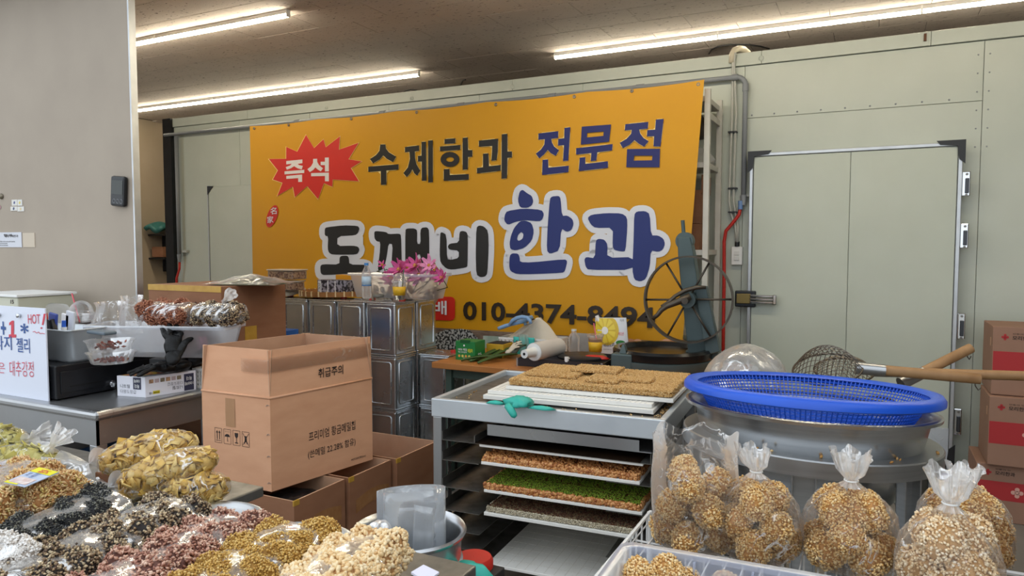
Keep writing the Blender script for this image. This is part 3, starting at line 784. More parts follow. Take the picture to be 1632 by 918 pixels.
blk = [
    [(270, 176), (318, 176), (322, 215), (350, 250), (418, 290), (388, 340), (330, 310), (297, 278), (265, 315), (203, 352), (173, 312), (230, 275), (262, 235)],
    [(158, 382), (438, 360), (438, 410), (326, 418), (326, 550), (274, 552), (274, 424), (158, 432)],
    [(498, 200), (630, 184), (630, 236), (590, 242), (592, 300), (605, 360), (640, 420), (612, 466), (585, 445), (567, 408), (550, 440), (515, 480), (483, 442), (525, 390), (545, 310), (540, 245), (498, 250)],
    [(652, 152), (694, 150), (698, 512), (654, 514), (654, 335), (618, 337), (618, 282), (652, 280)], [(713, 140), (757, 136), (757, 526), (713, 530)],
    [(865, 126), (967, 118), (967, 166), (865, 172)], [(823, 195), (1013, 180), (1013, 226), (823, 240)],
    ring(916, 315, 88, 70), [(1033, 115), (1082, 110), (1084, 228), (1124, 228), (1124, 290), (1084, 292), (1082, 408), (1033, 412)],
    [(858, 406), (912, 402), (914, 460), (1090, 450), (1090, 503), (858, 515)],
    [(1184, 140), (1364, 122), (1360, 240), (1350, 322), (1300, 328), (1306, 250), (1308, 190), (1184, 198)],
    [(1222, 262), (1274, 258), (1278, 378), (1388, 366), (1386, 420), (1166, 446), (1166, 394), (1222, 388)],
    [(1396, 82), (1450, 76), (1450, 242), (1492, 240), (1492, 298), (1450, 300), (1446, 490), (1394, 494)]]
halo('lettering_outline', M_CREAM, ZA, [p for i, p in enumerate(blk) if i != 7], 0.7, 0.0042)
shapes('black_lettering', M_BK, ZA, blk, {7: [ring(916, 315, 37, 22)]}, off=0.0062)
blu = [
    [(176, 268), (376, 244), (374, 312), (305, 322), (312, 360), (335, 400), (382, 435), (350, 492), (300, 465), (270, 432), (235, 475), (185, 518), (150, 470), (200, 430), (235, 380), (240, 325), (176, 332)],
    [(436, 212), (496, 205), (476, 540), (422, 545), (432, 385), (372, 390), (374, 322), (434, 315)],
    [(218, 532), (274, 526), (276, 610), (482, 590), (476, 655), (213, 684)],
    [(610, 200), (904, 178), (884, 350), (600, 380)],
    [(554, 415), (920, 374), (914, 438), (766, 456), (756, 540), (700, 545), (706, 464), (554, 480)],
    [(590, 510), (646, 504), (646, 572), (872, 546), (872, 612), (580, 645)],
    [(1046, 175), (1276, 152), (1272, 220), (1185, 228), (1195, 270), (1230, 315), (1280, 345), (1235, 400), (1180, 370), (1138, 335), (1090, 380), (1022, 416), (990, 362), (1060, 320), (1105, 270), (1110, 232), (1040, 238)],
    [(1352, 128), (1430, 122), (1398, 398), (1328, 398), (1334, 296), (1262, 298), (1266, 234), (1344, 230)],
    [(1064, 424), (1394, 420), (1388, 606), (1056, 606)]]
halo('lettering_outline', M_CREAM, ZB, [p for i, p in enumerate(blu) if i not in (3, 8)], 0.7, 0.0042)
shapes('blue_lettering', M_DBLUE, ZB, blu, {3: [[(664, 262), (830, 248), (826, 292), (662, 308)]], 8: [[(1136, 490), (1318, 490), (1314, 536), (1130, 540)]]}, off=0.0062)
big = [
    [(145, 235), (160, 222), (300, 206), (420, 210), (437, 230), (425, 270), (400, 290), (252, 298), (250, 380), (380, 376), (425, 385), (437, 410), (420, 445), (380, 452), (210, 452), (180, 435), (170, 400), (175, 300), (145, 292)],
    [(270, 475), (285, 462), (335, 460), (348, 480), (352, 535), (500, 537), (506, 590), (480, 602), (140, 625), (112, 610), (108, 550), (125, 532), (268, 535)],
    [(560, 262), (575, 253), (660, 262), (680, 280), (770, 275), (785, 290), (790, 500), (790, 560), (720, 560), (705, 520), (715, 365), (680, 360), (665, 470), (640, 570), (600, 590), (590, 570), (605, 450), (612, 345), (580, 340), (562, 315)],
    [(820, 245), (835, 232), (900, 232), (920, 250), (918, 360), (948, 362), (946, 250), (960, 225), (1005, 222), (1020, 250), (1022, 560), (950, 560), (948, 450), (918, 452), (918, 560), (820, 560)],
    [(1112, 275), (1125, 262), (1165, 285), (1170, 490), (1205, 495), (1268, 480), (1268, 418), (1190, 410), (1175, 385), (1190, 360), (1270, 350), (1275, 260), (1300, 252), (1335, 262), (1345, 300), (1342, 545), (1330, 560), (1215, 578), (1165, 570), (1115, 520), (1108, 450)],
    [(1416, 225), (1440, 206), (1480, 215), (1515, 255), (1520, 400), (1508, 610), (1490, 635), (1450, 642), (1415, 620), (1410, 450)]]
halo('white_surround', M_BW, ZC, big + [[(255, 300), (420, 290), (420, 380), (255, 380)], [(660, 360), (720, 360), (720, 580), (640, 580)]], 9.0, 0.0040)
shapes('black_brush_lettering', mat('banner_soft_black', '#1b1b1b', 0.5), ZC, big, off=0.0068, rounded=1)
bigb = [
    [(232, 122), (255, 107), (290, 135), (325, 155), (338, 195), (325, 230), (290, 248), (235, 245), (218, 190)],
    [(118, 300), (135, 272), (260, 252), (400, 262), (420, 295), (408, 335), (385, 352), (270, 342), (200, 355), (140, 380), (112, 345)],
    [(235, 350), (275, 345), (325, 365), (342, 430), (325, 500), (270, 555), (200, 576), (160, 565), (154, 520), (165, 460), (190, 400)],
    [(465, 180), (480, 160), (535, 155), (548, 175), (558, 310), (600, 306), (640, 335), (648, 375), (630, 420), (595, 433), (552, 405), (540, 575), (465, 603), (440, 575), (448, 380)],
    [(155, 615), (175, 597), (220, 600), (232, 630), (234, 665), (320, 668), (580, 642), (600, 660), (580, 735), (560, 748), (330, 758), (210, 758), (160, 735), (150, 690)],
    [(755, 325), (785, 300), (900, 288), (1020, 290), (1060, 320), (1062, 400), (1048, 580), (1020, 584), (960, 572), (948, 540), (952, 400), (815, 402), (780, 375)],
    [(818, 500), (840, 485), (885, 492), (910, 530), (906, 632), (1110, 626), (1110, 725), (760, 725), (740, 700), (730, 645), (745, 625), (812, 636)],
    [(1115, 300), (1135, 275), (1200, 272), (1235, 295), (1245, 460), (1300, 460), (1340, 485), (1353, 525), (1335, 570), (1300, 587), (1243, 575), (1235, 700), (1205, 795), (1160, 815), (1115, 800), (1100, 725), (1110, 500)]]
halo('white_surround', M_BW, ZD, bigb, 9.5, 0.0040)
shapes('blue_brush_lettering', mat('banner_mid_blue', '#16286e', 0.5), ZD, bigb, {2: [[(244, 432), (262, 450), (255, 485), (225, 503), (211, 490), (220, 455)]]}, off=0.0068, rounded=1)
# phone number
pb = B(); px_text(pb, '010-4374-8494', (738, 510), (1044, 524), {'Y': BY - 0.007}, 30, 0.028)
pb.build('phone_number', mat('banner_brown_black', '#261a0a', 0.5), ban)
# red pill with white lettering
pl = []
x0, x1, y0, y1 = 640, 725, 473, 511
for (cx_, cy_, a0) in ((x1 - 7, y1 - 7, 0), (x0 + 7, y1 - 9, 90), (x0 + 7, y0 + 6, 180), (x1 - 7, y0 + 7, 270)):
    for i in range(5):
        a = math.radians(a0 + i * 22.5); pl.append((cx_ + 7 * math.cos(a), cy_ + 7 * math.sin(a)))
B().poly([BP(*q, 0.005) for q in pl]).build('red_pill', M_BRED, ban)
pb = B(); px_text(pb, '택배', (667, 500), (712, 502), {'Y': BY - 0.0072}, 22, 0.02); pb.build('pill_lettering', M_BW, ban)
# small red oval badge with two characters
ov = []
for i in range(20):
    a = 2 * PI * i / 20; ex, ey = 8 * math.cos(a), 18.5 * math.sin(a); c_, s_ = math.cos(0.35), math.sin(0.35)
    ov.append((433.5 + ex * c_ - ey * s_, 344.5 + ex * s_ + ey * c_))
B().poly([BP(*q, 0.005) for q in ov]).build('red_badge', M_BRED, ban)
pb = B(); px_text(pb, '名', (431, 342), (441, 341), {'Y': BY - 0.0072}, 11, 0.01); px_text(pb, '家', (426, 356), (436, 355), {'Y': BY - 0.0072}, 11, 0.01)
pb.build('badge_lettering', M_BW, ban)
# printed heap of black seeds, printed nuts
M_SEEDP = mat('seed_print', '#1d2024', 0.5, col2='#b9bcbc', scale=55, contrast=0.04, detail=1)
B().poly([BP(x, y, 0.005) for x, y in ((686, 560), (688, 545), (694, 532), (708, 526), (735, 524), (748, 526), (757, 535), (768, 545), (775, 560))]).build('printed_seed_heap', M_SEEDP, ban)
nutb = B(); rs = random.Random(5)
for i in range(34):
    x = 1004 + rs.random() * 82; y = 545 + rs.random() * 28
    nutb.add([BP(x + 8 * math.cos(t * PI / 7), y + 6.5 * math.sin(t * PI / 7), 0.005 + i * 0.00005) for t in range(14)], [tuple(range(14))], k=i % 3)
nutb.build('printed_nuts', [mat('nutp1', '#c98f72', 0.5), mat('nutp2', '#dba88c', 0.5), mat('nutp3', '#b57a5e', 0.5)], ban)
B().poly([BP(x, y, 0.0047) for x, y in ((770, 535), (835, 538), (850, 600), (765, 600))]).build('printed_leaves', mat('leafp', '#7f9b8b', 0.5, col2='#c9d2c8', scale=9), ban)
B().poly([BP(x, y, 0.0047) for x, y in ((912, 530), (940, 532), (960, 580), (905, 580))]).build('printed_bowl', mat('bowlp', '#b9b4b0', 0.5, col2='#82807f', scale=6), ban)
# eyelets along the top and a hanging rail
for px_ in (405, 460, 560, 664, 790, 915, 1007, 1113):
    q = BP(px_, 130 + (1123 - px_) * 0.106 + 4, 0.006); q.z = 2.52
    B().lathe([(0.004, 0.0), (0.006, 0.002), (0.011, 0.002), (0.012, 0.0)], c=q, seg=14, T=Matrix.Rotation(PI / 2, 4, 'X')).build('eyelet', M_STEELD, ban, smooth=True)
rl = B().cyl((TL.x + 0.05, BY + 0.03, 2.52), (xr0 - 0.02, BY + 0.03, 2.52), 0.012, seg=10)
for x in (TL.x + 0.3, TL.x + 1.6, TL.x + 2.9): rl.cyl((x, BY + 0.03, 2.52), (x, 5.2, 2.6), 0.008, seg=8)
tag(rl.build('hanging_rail', M_PVC, None), 'grey rail carrying the yellow banner just behind its top edge', 'rail')
# ================================================================ generic builders
def carton(name, label, base4, h, m=M_KRAFT, group=None, open_=False, wall_t=0.005, inner=M_KRAFTI, origin=None):
    """base4: four base corners (world) anticlockwise seen from above"""
    c = sum((Vector(p) for p in base4), Vector()) / 4
    t = thing(name, label, 'box', (c.x, c.y, base4[0][2]), group)
    b4 = [Vector(p) for p in base4]; up = Vector((0, 0, h))
    if not open_:
        B().hexa(b4, [p + up for p in b4]).build('body', m, t, bevel=0.004)
    else:
        b = B()
        inn = [c + (p - c) * (1 - 2 * wall_t / (p - c).length) for p in b4]
        for i in range(4):
            a, d = b4[i], b4[(i + 1) % 4]; ai, di = inn[i], inn[(i + 1) % 4]
            b.add([a, d, d + up, a + up], [(0, 1, 2, 3)], 0)
            b.add([ai, di, di + up, ai + up], [(3, 2, 1, 0)], 1)
            b.add([a + up, d + up, di + up, ai + up], [(0, 1, 2, 3)], 1)
        b.add(b4, [(3, 2, 1, 0)], 0); b.add([p + Vector((0, 0, 0.006)) for p in inn], [(0, 1, 2, 3)], 1)
        b.build('body', [m, inner], t)
    return t
def rect4(x0, y0, x1, y1, z): return [Vector((x0, y0, z)), Vector((x1, y0, z)), Vector((x1, y1, z)), Vector((x0, y1, z))]

# ================================================================ left steel work table
TZ = 0.8
c0 = P(152, 662, Z=TZ - 0.01)
TX1, TY0, TX0, TY1 = c0.x, c0.y, -4.6, 2.56
tbl = thing('work_table', 'stainless steel work table on the left under the price sign and glove box', 'table', ((TX0 + TX1) / 2, 2.2, 0))
B().box((TX0, TY0, TZ - 0.04), (TX1, TY1, TZ)).build('table_top', M_STEEL, tbl, bevel=0.014)
ap = B().box((TX0 + 0.03, TY0 + 0.02, TZ - 0.15), (TX1 - 0.03, TY0 + 0.035, TZ - 0.04)).build('apron', M_STEEL, tbl)
B().box((TX1 - 0.045, TY0 + 0.0205, TZ - 0.15), (TX1 - 0.03, TY1 - 0.03, TZ - 0.04)).build('apron', M_STEEL, tbl)
for x, y in ((TX1 - 0.082, TY0 + 0.022), (TX1 - 0.08, TY1 - 0.08), (TX0 + 0.05, TY0 + 0.03), (TX0 + 0.05, TY1 - 0.08)):
    B().box((x, y, 0), (x + 0.05, y + 0.05, TZ - 0.151)).build('leg', M_STEEL, tbl, bevel=0.004)
B().box((TX0 + 0.05, TY0 + 0.06, 0.2), (TX1 - 0.06, TY1 - 0.06, 0.22)).build('under_shelf', M_STEELD, tbl)
carton('storage_box', 'grey box standing on the lower shelf of the left steel table', rect4(-4.2, 2.0, -3.5, 2.45, 0.221), 0.4, mat('grey_box', '#8b8781', 0.8))
carton('storage_box', 'low dark blue crate at the right end of the steel table\'s lower shelf', rect4(-3.4, 2.0, -3.0, 2.45, 0.221), 0.3, mat('blue_crate', '#24527e', 0.5))

# price sign
a = P(-60, 628, Y=1.935); b_ = P(77, 640, Y=1.935); zt = P(77, 492, Y=1.935).z
sg = thing('price_sign', 'white hand-lettered price sign standing on the steel table at far left', 'sign', (b_.x - 0.25, 1.97, TZ))
B().box((b_.x - 0.62, 1.935, TZ), (b_.x, 1.942, zt)).build('board', mat('sign_white', '#dfe4f2', 0.4), sg, bevel=0.001)
SY = {'Y': 1.9335}
MB_, MR_ = mat('marker_blue', '#1d4f96', 0.5), mat('marker_red', '#d3364a', 0.5)
s1 = B(); px_text(s1, '5', (-22, 533), (-3, 534), SY, 22, 0.03); px_text(s1, '+', (2, 533), (9.5, 534), SY, 21, 0.02); px_text(s1, '*', (33, 531), (45.5, 532), SY, 16, 0.012)
px_text(s1, '도라지', (-22, 557), (19, 558), SY, 22, 0.004); px_text(s1, '젤리', (27, 561), (48, 563), SY, 23, 0.004); s1.build('blue_lettering', MB_, sg)
s1 = B(); s1.poly([P(x, y, Y=1.9332) for x, y in ((14, 538), (14, 533), (17.5, 533), (17.5, 517), (14.5, 518.5), (14.5, 514.5), (19, 511), (22, 511), (22, 533), (25.5, 533), (25.5, 538))]); px_text(s1, 'HOT', (45, 516), (64, 516), SY, 15, 0.0); s1.poly([P(x, y, Y=1.9332) for x, y in ((66.5, 518), (69, 518), (73, 500), (69.5, 500))]); s1.poly([P(x, y, Y=1.9332) for x, y in ((64.5, 524), (67, 524), (67, 521.5), (64.5, 521.5))])
px_text(s1, '많은', (-14, 594), (8, 595), SY, 17, -0.008); px_text(s1, '대추강정', (16, 599), (54, 601), SY, 24, -0.008)
s1.tube([P(x, y, Y=1.933) for x, y in ((52, 529), (55, 528), (58, 531), (61, 529), (64, 532), (67, 531), (71, 532))], 0.0012, 4); s1.build('red_lettering', MR_, sg)
for x, y in ((31, 503), (-1, 502)):
    q = P(x, y, Y=1.932); B().lathe([(0.001, 0.014), (0.009, 0.012), (0.011, 0.004), (0.008, 0)], c=q, seg=16, T=Matrix.Rotation(PI / 2, 4, 'X')).build('magnet', M_CHROME, sg, smooth=True)
# cream case behind the sign
a = P(0, 497, Y=2.2); b_ = P(28, 470, Y=2.2)
t = thing('small_case', 'cream boxy case behind the price sign against the partition', 'case', (b_.x - 0.15, 2.3, TZ))
B().box((b_.x - 0.4, 2.2, TZ), (b_.x, 2.5, b_.z - 0.015)).build('body', mat('cream_plastic', '#c9c8b4', 0.5), t, bevel=0.006)
B().box((b_.x - 0.41, 2.19, b_.z - 0.014), (b_.x + 0.01, 2.51, b_.z)).build('lid', M_WHITEP, t, bevel=0.003)
q = B(); px_text(q, '15', (17, 484), (22, 484), {'Y': 2.199}, 6, 0.02); q.build('lettering', M_INK, t)

# cash drawer, long side with lock facing right
n0 = P(83, 641, Z=TZ); DX = n0.x; DY0 = n0.y + .02; DY1 = 2.54; DZ = P(83, 583, Y=DY0).z
cd = thing('cash_drawer', 'black cash drawer with a key lock on the steel table beside the sign', 'cash drawer', (DX - 0.2, 2.25, TZ))
B().box((DX - 0.42, DY0, TZ + 0.006), (DX, DY1, DZ)).build('body', M_BLACKM, cd, bevel=0.006)
fr = B().box((DX, DY0 + 0.02, TZ + 0.03), (DX + 0.006, DY1 - 0.02, DZ - 0.03)).build('drawer_front', M_BLACKM, cd, bevel=0.002)
a = P(112, 616, X=DX + 0.006); b_ = P(163, 609, X=DX + 0.006)
B().box((DX + 0.0055, a.y, a.z - 0.003), (DX + 0.008, b_.y, a.z + 0.003)).build('slot', mat('slot_black', '#050505', 0.6), fr)
q = P(178, 611, X=DX + 0.01)
B().cyl((DX + 0.006, q.y, q.z), (DX + 0.02, q.y, q.z), 0.017, seg=20).cyl((DX + 0.02, q.y, q.z), (DX + 0.026, q.y, q.z), 0.011, seg=16).build('lock', M_CHROME, fr, smooth=True, auto=40)
B().box((DX + 0.022, q.y - 0.0015, q.z - 0.05), (DX + 0.034, q.y + 0.0015, q.z + 0.004)).build('key', M_CHROME, fr)

# steel pan on the drawer (gastronorm style)
def steppan(x0, y0, x1, y1, z0, h, nm, label, m=M_STEELW, taper=0.02, lip=0.014, t=0.002, cat='pan', rim_only=False):
    th_ = thing(nm, label, cat, ((x0 + x1) / 2, (y0 + y1) / 2, z0))
    b = B(); n = 6
    def loop(ax0, ay0, ax1, ay1, z, r=0.03):
        pts = []
        for (cx_, cy_, a0) in ((ax1 - r, ay1 - r, 0), (ax0 + r, ay1 - r, 90), (ax0 + r, ay0 + r, 180), (ax1 - r, ay0 + r, 270)):
            for i in range(n + 1):
                a = math.radians(a0 + 90 * i / n); pts.append(Vector((cx_ + r * math.cos(a), cy_ + r * math.sin(a), z)))
        return pts
    L = [loop(x0 + taper, y0 + taper, x1 - taper, y1 - taper, z0, 0.03), loop(x0 + taper * .6, y0 + taper * .6, x1 - taper * .6, y1 - taper * .6, z0 + 0.012),
         loop(x0, y0, x1, y1, z0 + h - 0.004), loop(x0 - lip, y0 - lip, x1 + lip, y1 + lip, z0 + h), loop(x0 - lip, y0 - lip, x1 + lip, y1 + lip, z0 + h - 0.005)]
    m_ = len(L[0]); vs = [p for l in L for p in l]
    fs = [(i * m_ + j, i * m_ + (j + 1) % m_, (i + 1) * m_ + (j + 1) % m_, (i + 1) * m_ + j) for i in range(len(L) - 1) for j in range(m_)] + [tuple(range(m_))[::-1]]
    b.add(vs, fs); b.build('pan_body', m, th_, smooth=True, solid=t)
    return th_
k0 = P(93, 580, Z=DZ)
pan = steppan(-3.62, 2.02, -3.28, 2.2, DZ, 0.155, 'steel_pan', 'deep rectangular steel pan on top of the cash drawer')
# things standing in the pan
zb = DZ + 0.01
def in_pan(x, dy=0.0): 
    q = P(x, 520, Y=2.1 + dy); return q.x
for (x, h, c, lb) in ((80, 0.2, '#3a4fa0', 'blue and white striped sachet standing in the steel pan'), (100, 0.2, '#e8e8ea', 'white packet leaning in the steel pan'), (107, 0.215, '#d9dce4', 'second white packet leaning at the right of the steel pan')):
    q = in_pan(x)
    b = B(TR(q, 2.1, zb, 0, 0, 0.15)).box((-0.03, -0.006, 0), (0.03, 0.006, h + 0.01))
    tag(b.build('snack_packet', mat('pk' + c, c, 0.35), None, bevel=0.004), lb, 'packet')
tb_ = thing('glue_tube', 'dark tube with red cap leaning in the steel pan', 'tube', (in_pan(91), 2.07, zb))
b = B(TR(in_pan(91), 2.06, zb, 0, 0, -0.2)); b.box((-0.026, -0.01, 0), (0.026, 0.01, 0.18)); b.build('tube_body', mat('dark_tube', '#22202c', 0.4), tb_, bevel=0.006)
b = B(TR(in_pan(91), 2.06, zb, 0, 0, -0.2)); b.box((-0.018, -0.012, 0.18), (0.02, 0.012, 0.212)); b.build('cap', M_RED, tb_, bevel=0.004)
b = B(TR(in_pan(91), 2.06, zb, 0, 0, -0.2)); b.box((0.012, -0.0115, 0.02), (0.022, -0.0105, 0.16)); b.build('white_stripe', M_WHITEP, tb_)
b = B(TR(in_pan(97), 2.09, zb, 0, 0, -0.28)); b.box((-0.012, -0.012, 0), (0.012, 0.012, 0.185))
tag(b.build('black_marker', M_BLACKP, None, bevel=0.004), 'black marker pen leaning in the steel pan', 'pen')
b = B(TR(in_pan(112), 2.07, zb, 0, 0, 0.05)); pm = thing('blue_cap_marker', 'white marker with blue cap standing at the right of the steel pan', 'pen', (in_pan(112), 2.07, zb))
b.cyl((0, 0, 0), (0, 0, 0.15), 0.009, seg=12).build('barrel', M_WHITEP, pm, smooth=True, auto=40)
B(TR(in_pan(112), 2.07, zb + 0.15, 0, 0, 0.05)).cyl((0, 0, 0), (0, 0, 0.03), 0.0095, seg=12).build('cap', mat('marker_cap', '#2b5fc4', 0.4), pm, smooth=True, auto=40)

CLEAR = film('clear_plastic', haze=0.08, crease_glint=0.15, scale=6, rough=0.06, fres=1.2)
CLEARB = film('frosted_tub', '#dde3ee', haze=0.42, crease_glint=0.1, scale=4, rough=0.25, fres=0.4)
FILM = film('bag_film', haze=0.02, crease_glint=0.85, scale=15, rough=0.1, fres=0.6, width=0.026, bstr=0.4)
FILM2 = film('bag_film_crumpled', haze=0.05, crease_glint=0.8, scale=20, rough=0.12, fres=0.9, width=0.04, bstr=0.5)
# clear hinged tub lid behind the pan
q = P(84, 520, Y=2.3)
b = B(); b.grid(lambda u, v: Vector((q.x - 0.11 + 0.22 * u, 2.3 + 0.02 * math.sin(PI * u), TZ + 0.2 + (0.28) * v * (1 - 0.25 * (2 * u - 1) ** 6))), 14, 8)
t = thing('clear_box_lid', 'upright clear plastic container lid behind the steel pan', 'lid', (q.x, 2.3, DZ))
b2 = B(); b2.grid(lambda u, v: Vector((q.x - 0.11 + 0.22 * u, 2.33 + 0.025 * math.sin(PI * u) * math.sin(PI * v), DZ + 0.235 * v * (1 - 0.12 * (2 * u - 1) ** 6))), 14, 8)
b2.build('lid_panel', CLEAR, t, smooth=True, solid=0.002)
# iced drink cup with dome lid
def drink(xc, yc, z0, r, h, label, dome=True, straw='#d65a68', sleeve=None, liquid='#6b4a34', lh=0.5, film_m=None, lean=0.2, dark=None):
    t = thing('iced_drink_cup', label, 'cup', (xc, yc, z0))
    rb = r * 0.74
    B().lathe([(0.001, 0.002), (rb, 0.002), (rb, 0.0), (r, h), (r + 0.004, h), (r + 0.004, h - 0.006)], c=(xc, yc, z0), seg=28).build('cup_wall', film_m or CLEAR, t, smooth=True)
    rl_ = rb + (r - rb) * lh
    B().lathe([(0.001, 0.006), (rb - 0.003, 0.006), (rl_ - 0.003, h * lh), (0.001, h * lh)], c=(xc, yc, z0), seg=24).build('drink', mat('liquid' + liquid, liquid, 0.15), t, smooth=True, auto=50)
    if dome:
        B().lathe([(r + 0.005, h - 0.004), (r + 0.005, h + 0.008), (r - 0.004, h + 0.012)] + [((r - 0.006) * math.cos(a), h + 0.012 + r * 0.95 * math.sin(a)) for a in [i * 0.2 for i in range(1, 7)]] + [(0.012, h + 0.012 + r * 0.93)], c=(xc, yc, z0), seg=28).build('dome_lid', CLEAR, t, smooth=True)
    else:
        B().lathe([(r + 0.006, h - 0.004), (r + 0.006, h + 0.01), (0.001, h + 0.012)], c=(xc, yc, z0), seg=28).build('flat_lid', CLEAR, t, smooth=True)
    if straw: B().cyl((xc + 0.02, yc, z0 + h * .3), (xc - lean * 0.12, yc, z0 + h + r * 1.7), 0.0035, seg=8).build('straw', mat('straw' + straw, straw, 0.4), t, smooth=True)
    if sleeve:
        B().lathe([(rb + (r - rb) * .25 + .0015, h * .25), (rb + (r - rb) * .72 + .0015, h * .72)], c=(xc, yc, z0), seg=28).build('sleeve', mat('sleeve' + sleeve, sleeve, 0.5), t, smooth=True, solid=0.001)
    return t
q = P(131, 540, Y=2.3)
drink(q.x, 2.3, DZ, 0.062, 0.19, 'iced coffee in a clear dome-lidded cup behind the steel pan', lh=0.8, liquid='#4a3322', lean=0.6)
# dark clip on rim (lid handle)
q = P(175, 523, Y=2.12)
tag(B(TR(q.x, 2.08, q.z - 0.015, -0.1)).box((-0.075, -0.03, -0.008), (0.075, 0.03, 0.008)).build('grey_clip_lid', mat('slate_plastic', '#5d6a74', 0.4), None, bevel=0.006), 'slate-grey clip lid resting on the clear punnets beside the steel pan', 'lid')
# clear punnets stacked on the drawer
for i, (x, z, c) in enumerate(((190, DZ, 0), (188, DZ + 0.055, 1))):
    q = P(x - 6, 560, Y=2.16)
    t = thing('clear_punnet', ('lower', 'upper')[i] + ' clear plastic punnet of dried jujube on the cash drawer', 'container', (q.x, 2.14, z))
    B().lathe([(0.001, 0), (0.085, 0.0), (0.1, 0.045), (0.108, 0.047), (0.108, 0.05)], c=(q.x, 2.14, z), seg=32, rf=lambda a, i_: 1 + 0.02 * math.cos(24 * a)).build('punnet_wall', CLEAR, t, smooth=True)
    v, f, tt = grains(np.array([[q.x + 0.07 * math.cos(a) * r_, 2.14 + 0.07 * math.sin(a) * r_, z + 0.012 + (0.03 * i) * rr] for a, r_, rr in RNG.random((60, 3)) * [6.28, 1, 1]]), (0.011, 0.007, 0.006))
    o = mesh_np('dried_fruit', v, f, mat('jujube', '#7a2a18', 0.5, attr=['#58190f', '#a3452a']), tint=tt, parent=t); o['kind'] = 'stuff'

# big frosted lidded tub carrying the two snack bags
ux = Vector((-2.76, 2.50, 0)) - Vector((-3.44, 2.24, 0)); ux.normalize(); ang = math.atan2(ux.y, ux.x)
bz0 = DZ + 0.005
T = TR(-3.1, 2.39, bz0, ang)
bin_ = thing('plastic_storage_tub', 'large cloudy plastic tub behind the cash drawer holding up two snack bags', 'tub', (-3.1, 2.39, bz0))
def tub(b, w, d, h, tp=0.03, lip=0.012, r=0.03, n=5, divs=0):
    def loop(hw, hd, z, r=r):
        pts = []
        for (cx_, cy_, a0) in ((hw - r, hd - r, 0), (-hw + r, hd - r, 90), (-hw + r, -hd + r, 180), (hw - r, -hd + r, 270)):
            for i in range(n + 1):
                a = math.radians(a0 + 90 * i / n); pts.append(Vector((cx_ + r * math.cos(a), cy_ + r * math.sin(a), z)))
        return pts
    L = [loop(w / 2 - tp, d / 2 - tp, 0.0), loop(w / 2, d / 2, h - 0.004), loop(w / 2 + lip, d / 2 + lip, h), loop(w / 2 + lip, d / 2 + lip, h - 0.018)]
    m_ = len(L[0])
    b.add([p for l in L for p in l], [(i * m_ + j, i * m_ + (j + 1) % m_, (i + 1) * m_ + (j + 1) % m_, (i + 1) * m_ + j) for i in range(3) for j in range(m_)] + [tuple(range(m_))[::-1]])
    return b
tub(B(T), 0.70, 0.22, 0.155).build('tub_body', CLEARB, bin_, smooth=True)
tag(B(T).box((-0.03, -0.1, -DZ + TZ - 0.003), (0.12, 0.1, -0.006)).build('black_box_stand', M_BLACKM, None, bevel=0.004), 'flat-topped black box under the right half of the cloudy tub', 'box')

# glove box
A = P(232, 634, Z=TZ); Bq = P(187, 631, Z=TZ); Cq = P(313, 621, Z=TZ)
hgt = P(232, 601, D=(A - ORG).length).z - TZ; hgt = 0.096
e1 = Bq - A; e2 = (Cq - A)
gb = thing('glove_box', 'white box of disposable nitrile gloves on the steel table edge', 'box', (A.x, A.y, TZ))
b4 = [A, A + e2, A + e2 + e1, A + e1]
B().hexa(b4, [p + Vector((0, 0, hgt)) for p in b4]).build('box_body', mat('glove_box_white', '#e6e6ee', 0.45), gb, bevel=0.002)
def on_face(b, O, r, u0, v0, w, h, s=None, bold=0.01, flip=False, k=None, off=0.001, plate=False, up=Vector((0, 0, 1))):
    r = r.normalized(); o = O + r * u0 + up * v0; nrm = r.cross(up).normalized()
    if plate:
        b.add([o + nrm * off, o + r * w + nrm * off, o + r * w + up * h + nrm * off, o + up * h + nrm * off], [(0, 1, 2, 3)], k)
    else: txt(b, s, o, r, up, w, h, bold, k, flip, off)
L1 = e1.length; L2 = e2.length; f1 = -e1
b = B(); on_face(b, A + e1, f1, L1 * .58, hgt * .38, L1 * .28, hgt * .58, plate=True); on_face(b, A, e2, L2 * .75, 0.004, L2 * .2, hgt * .84, plate=True); b.build('dark_panel', mat('box_navy', '#33354c', 0.5), gb)
b = B(); on_face(b, A + e1, f1, L1 * .62, hgt * .7, L1 * .2, hgt * .17, '100매', flip=True, off=0.0018); on_face(b, A + e1, f1, L1 * .64, hgt * .44, L1 * .16, hgt * .2, '특대', flip=True, off=0.0018)
on_face(b, A, e2, L2 * .765, hgt * .3, L2 * .17, hgt * .18, '100매', flip=True, off=0.0018); on_face(b, A, e2, L2 * .80, hgt * .55, L2 * .11, hgt * .2, '특대', flip=True, off=0.0018)
b.build('white_lettering', M_WHITEP, gb)
b = B(); on_face(b, A + e1, f1, L1 * .12, hgt * .42, L1 * .34, hgt * .18, '니트릴', 0.005); on_face(b, A + e1, f1, L1 * .12, hgt * .16, L1 * .56, hgt * .18, '다용도장갑', -0.006)
on_face(b, A, e2, L2 * .52, hgt * .18, L2 * .2, hgt * .18, '니트릴', 0.005, True); on_face(b, A, e2, L2 * .42, hgt * .4, L2 * .3, hgt * .17, '다용도장갑', -0.006, True)
on_face(b, A, e2, L2 * .07, hgt * .12, L2 * .06, hgt * .12, '식품', 0.01, True)
b.build('grey_lettering', mat('box_grey_ink', '#4c4e58', 0.6), gb)
b = B(); on_face(b, A, e2, L2 * .14, hgt * .12, L2 * .13, hgt * .15, plate=True); b.build('yellow_patch', mat('box_yellow', '#d8c722', 0.5), gb)
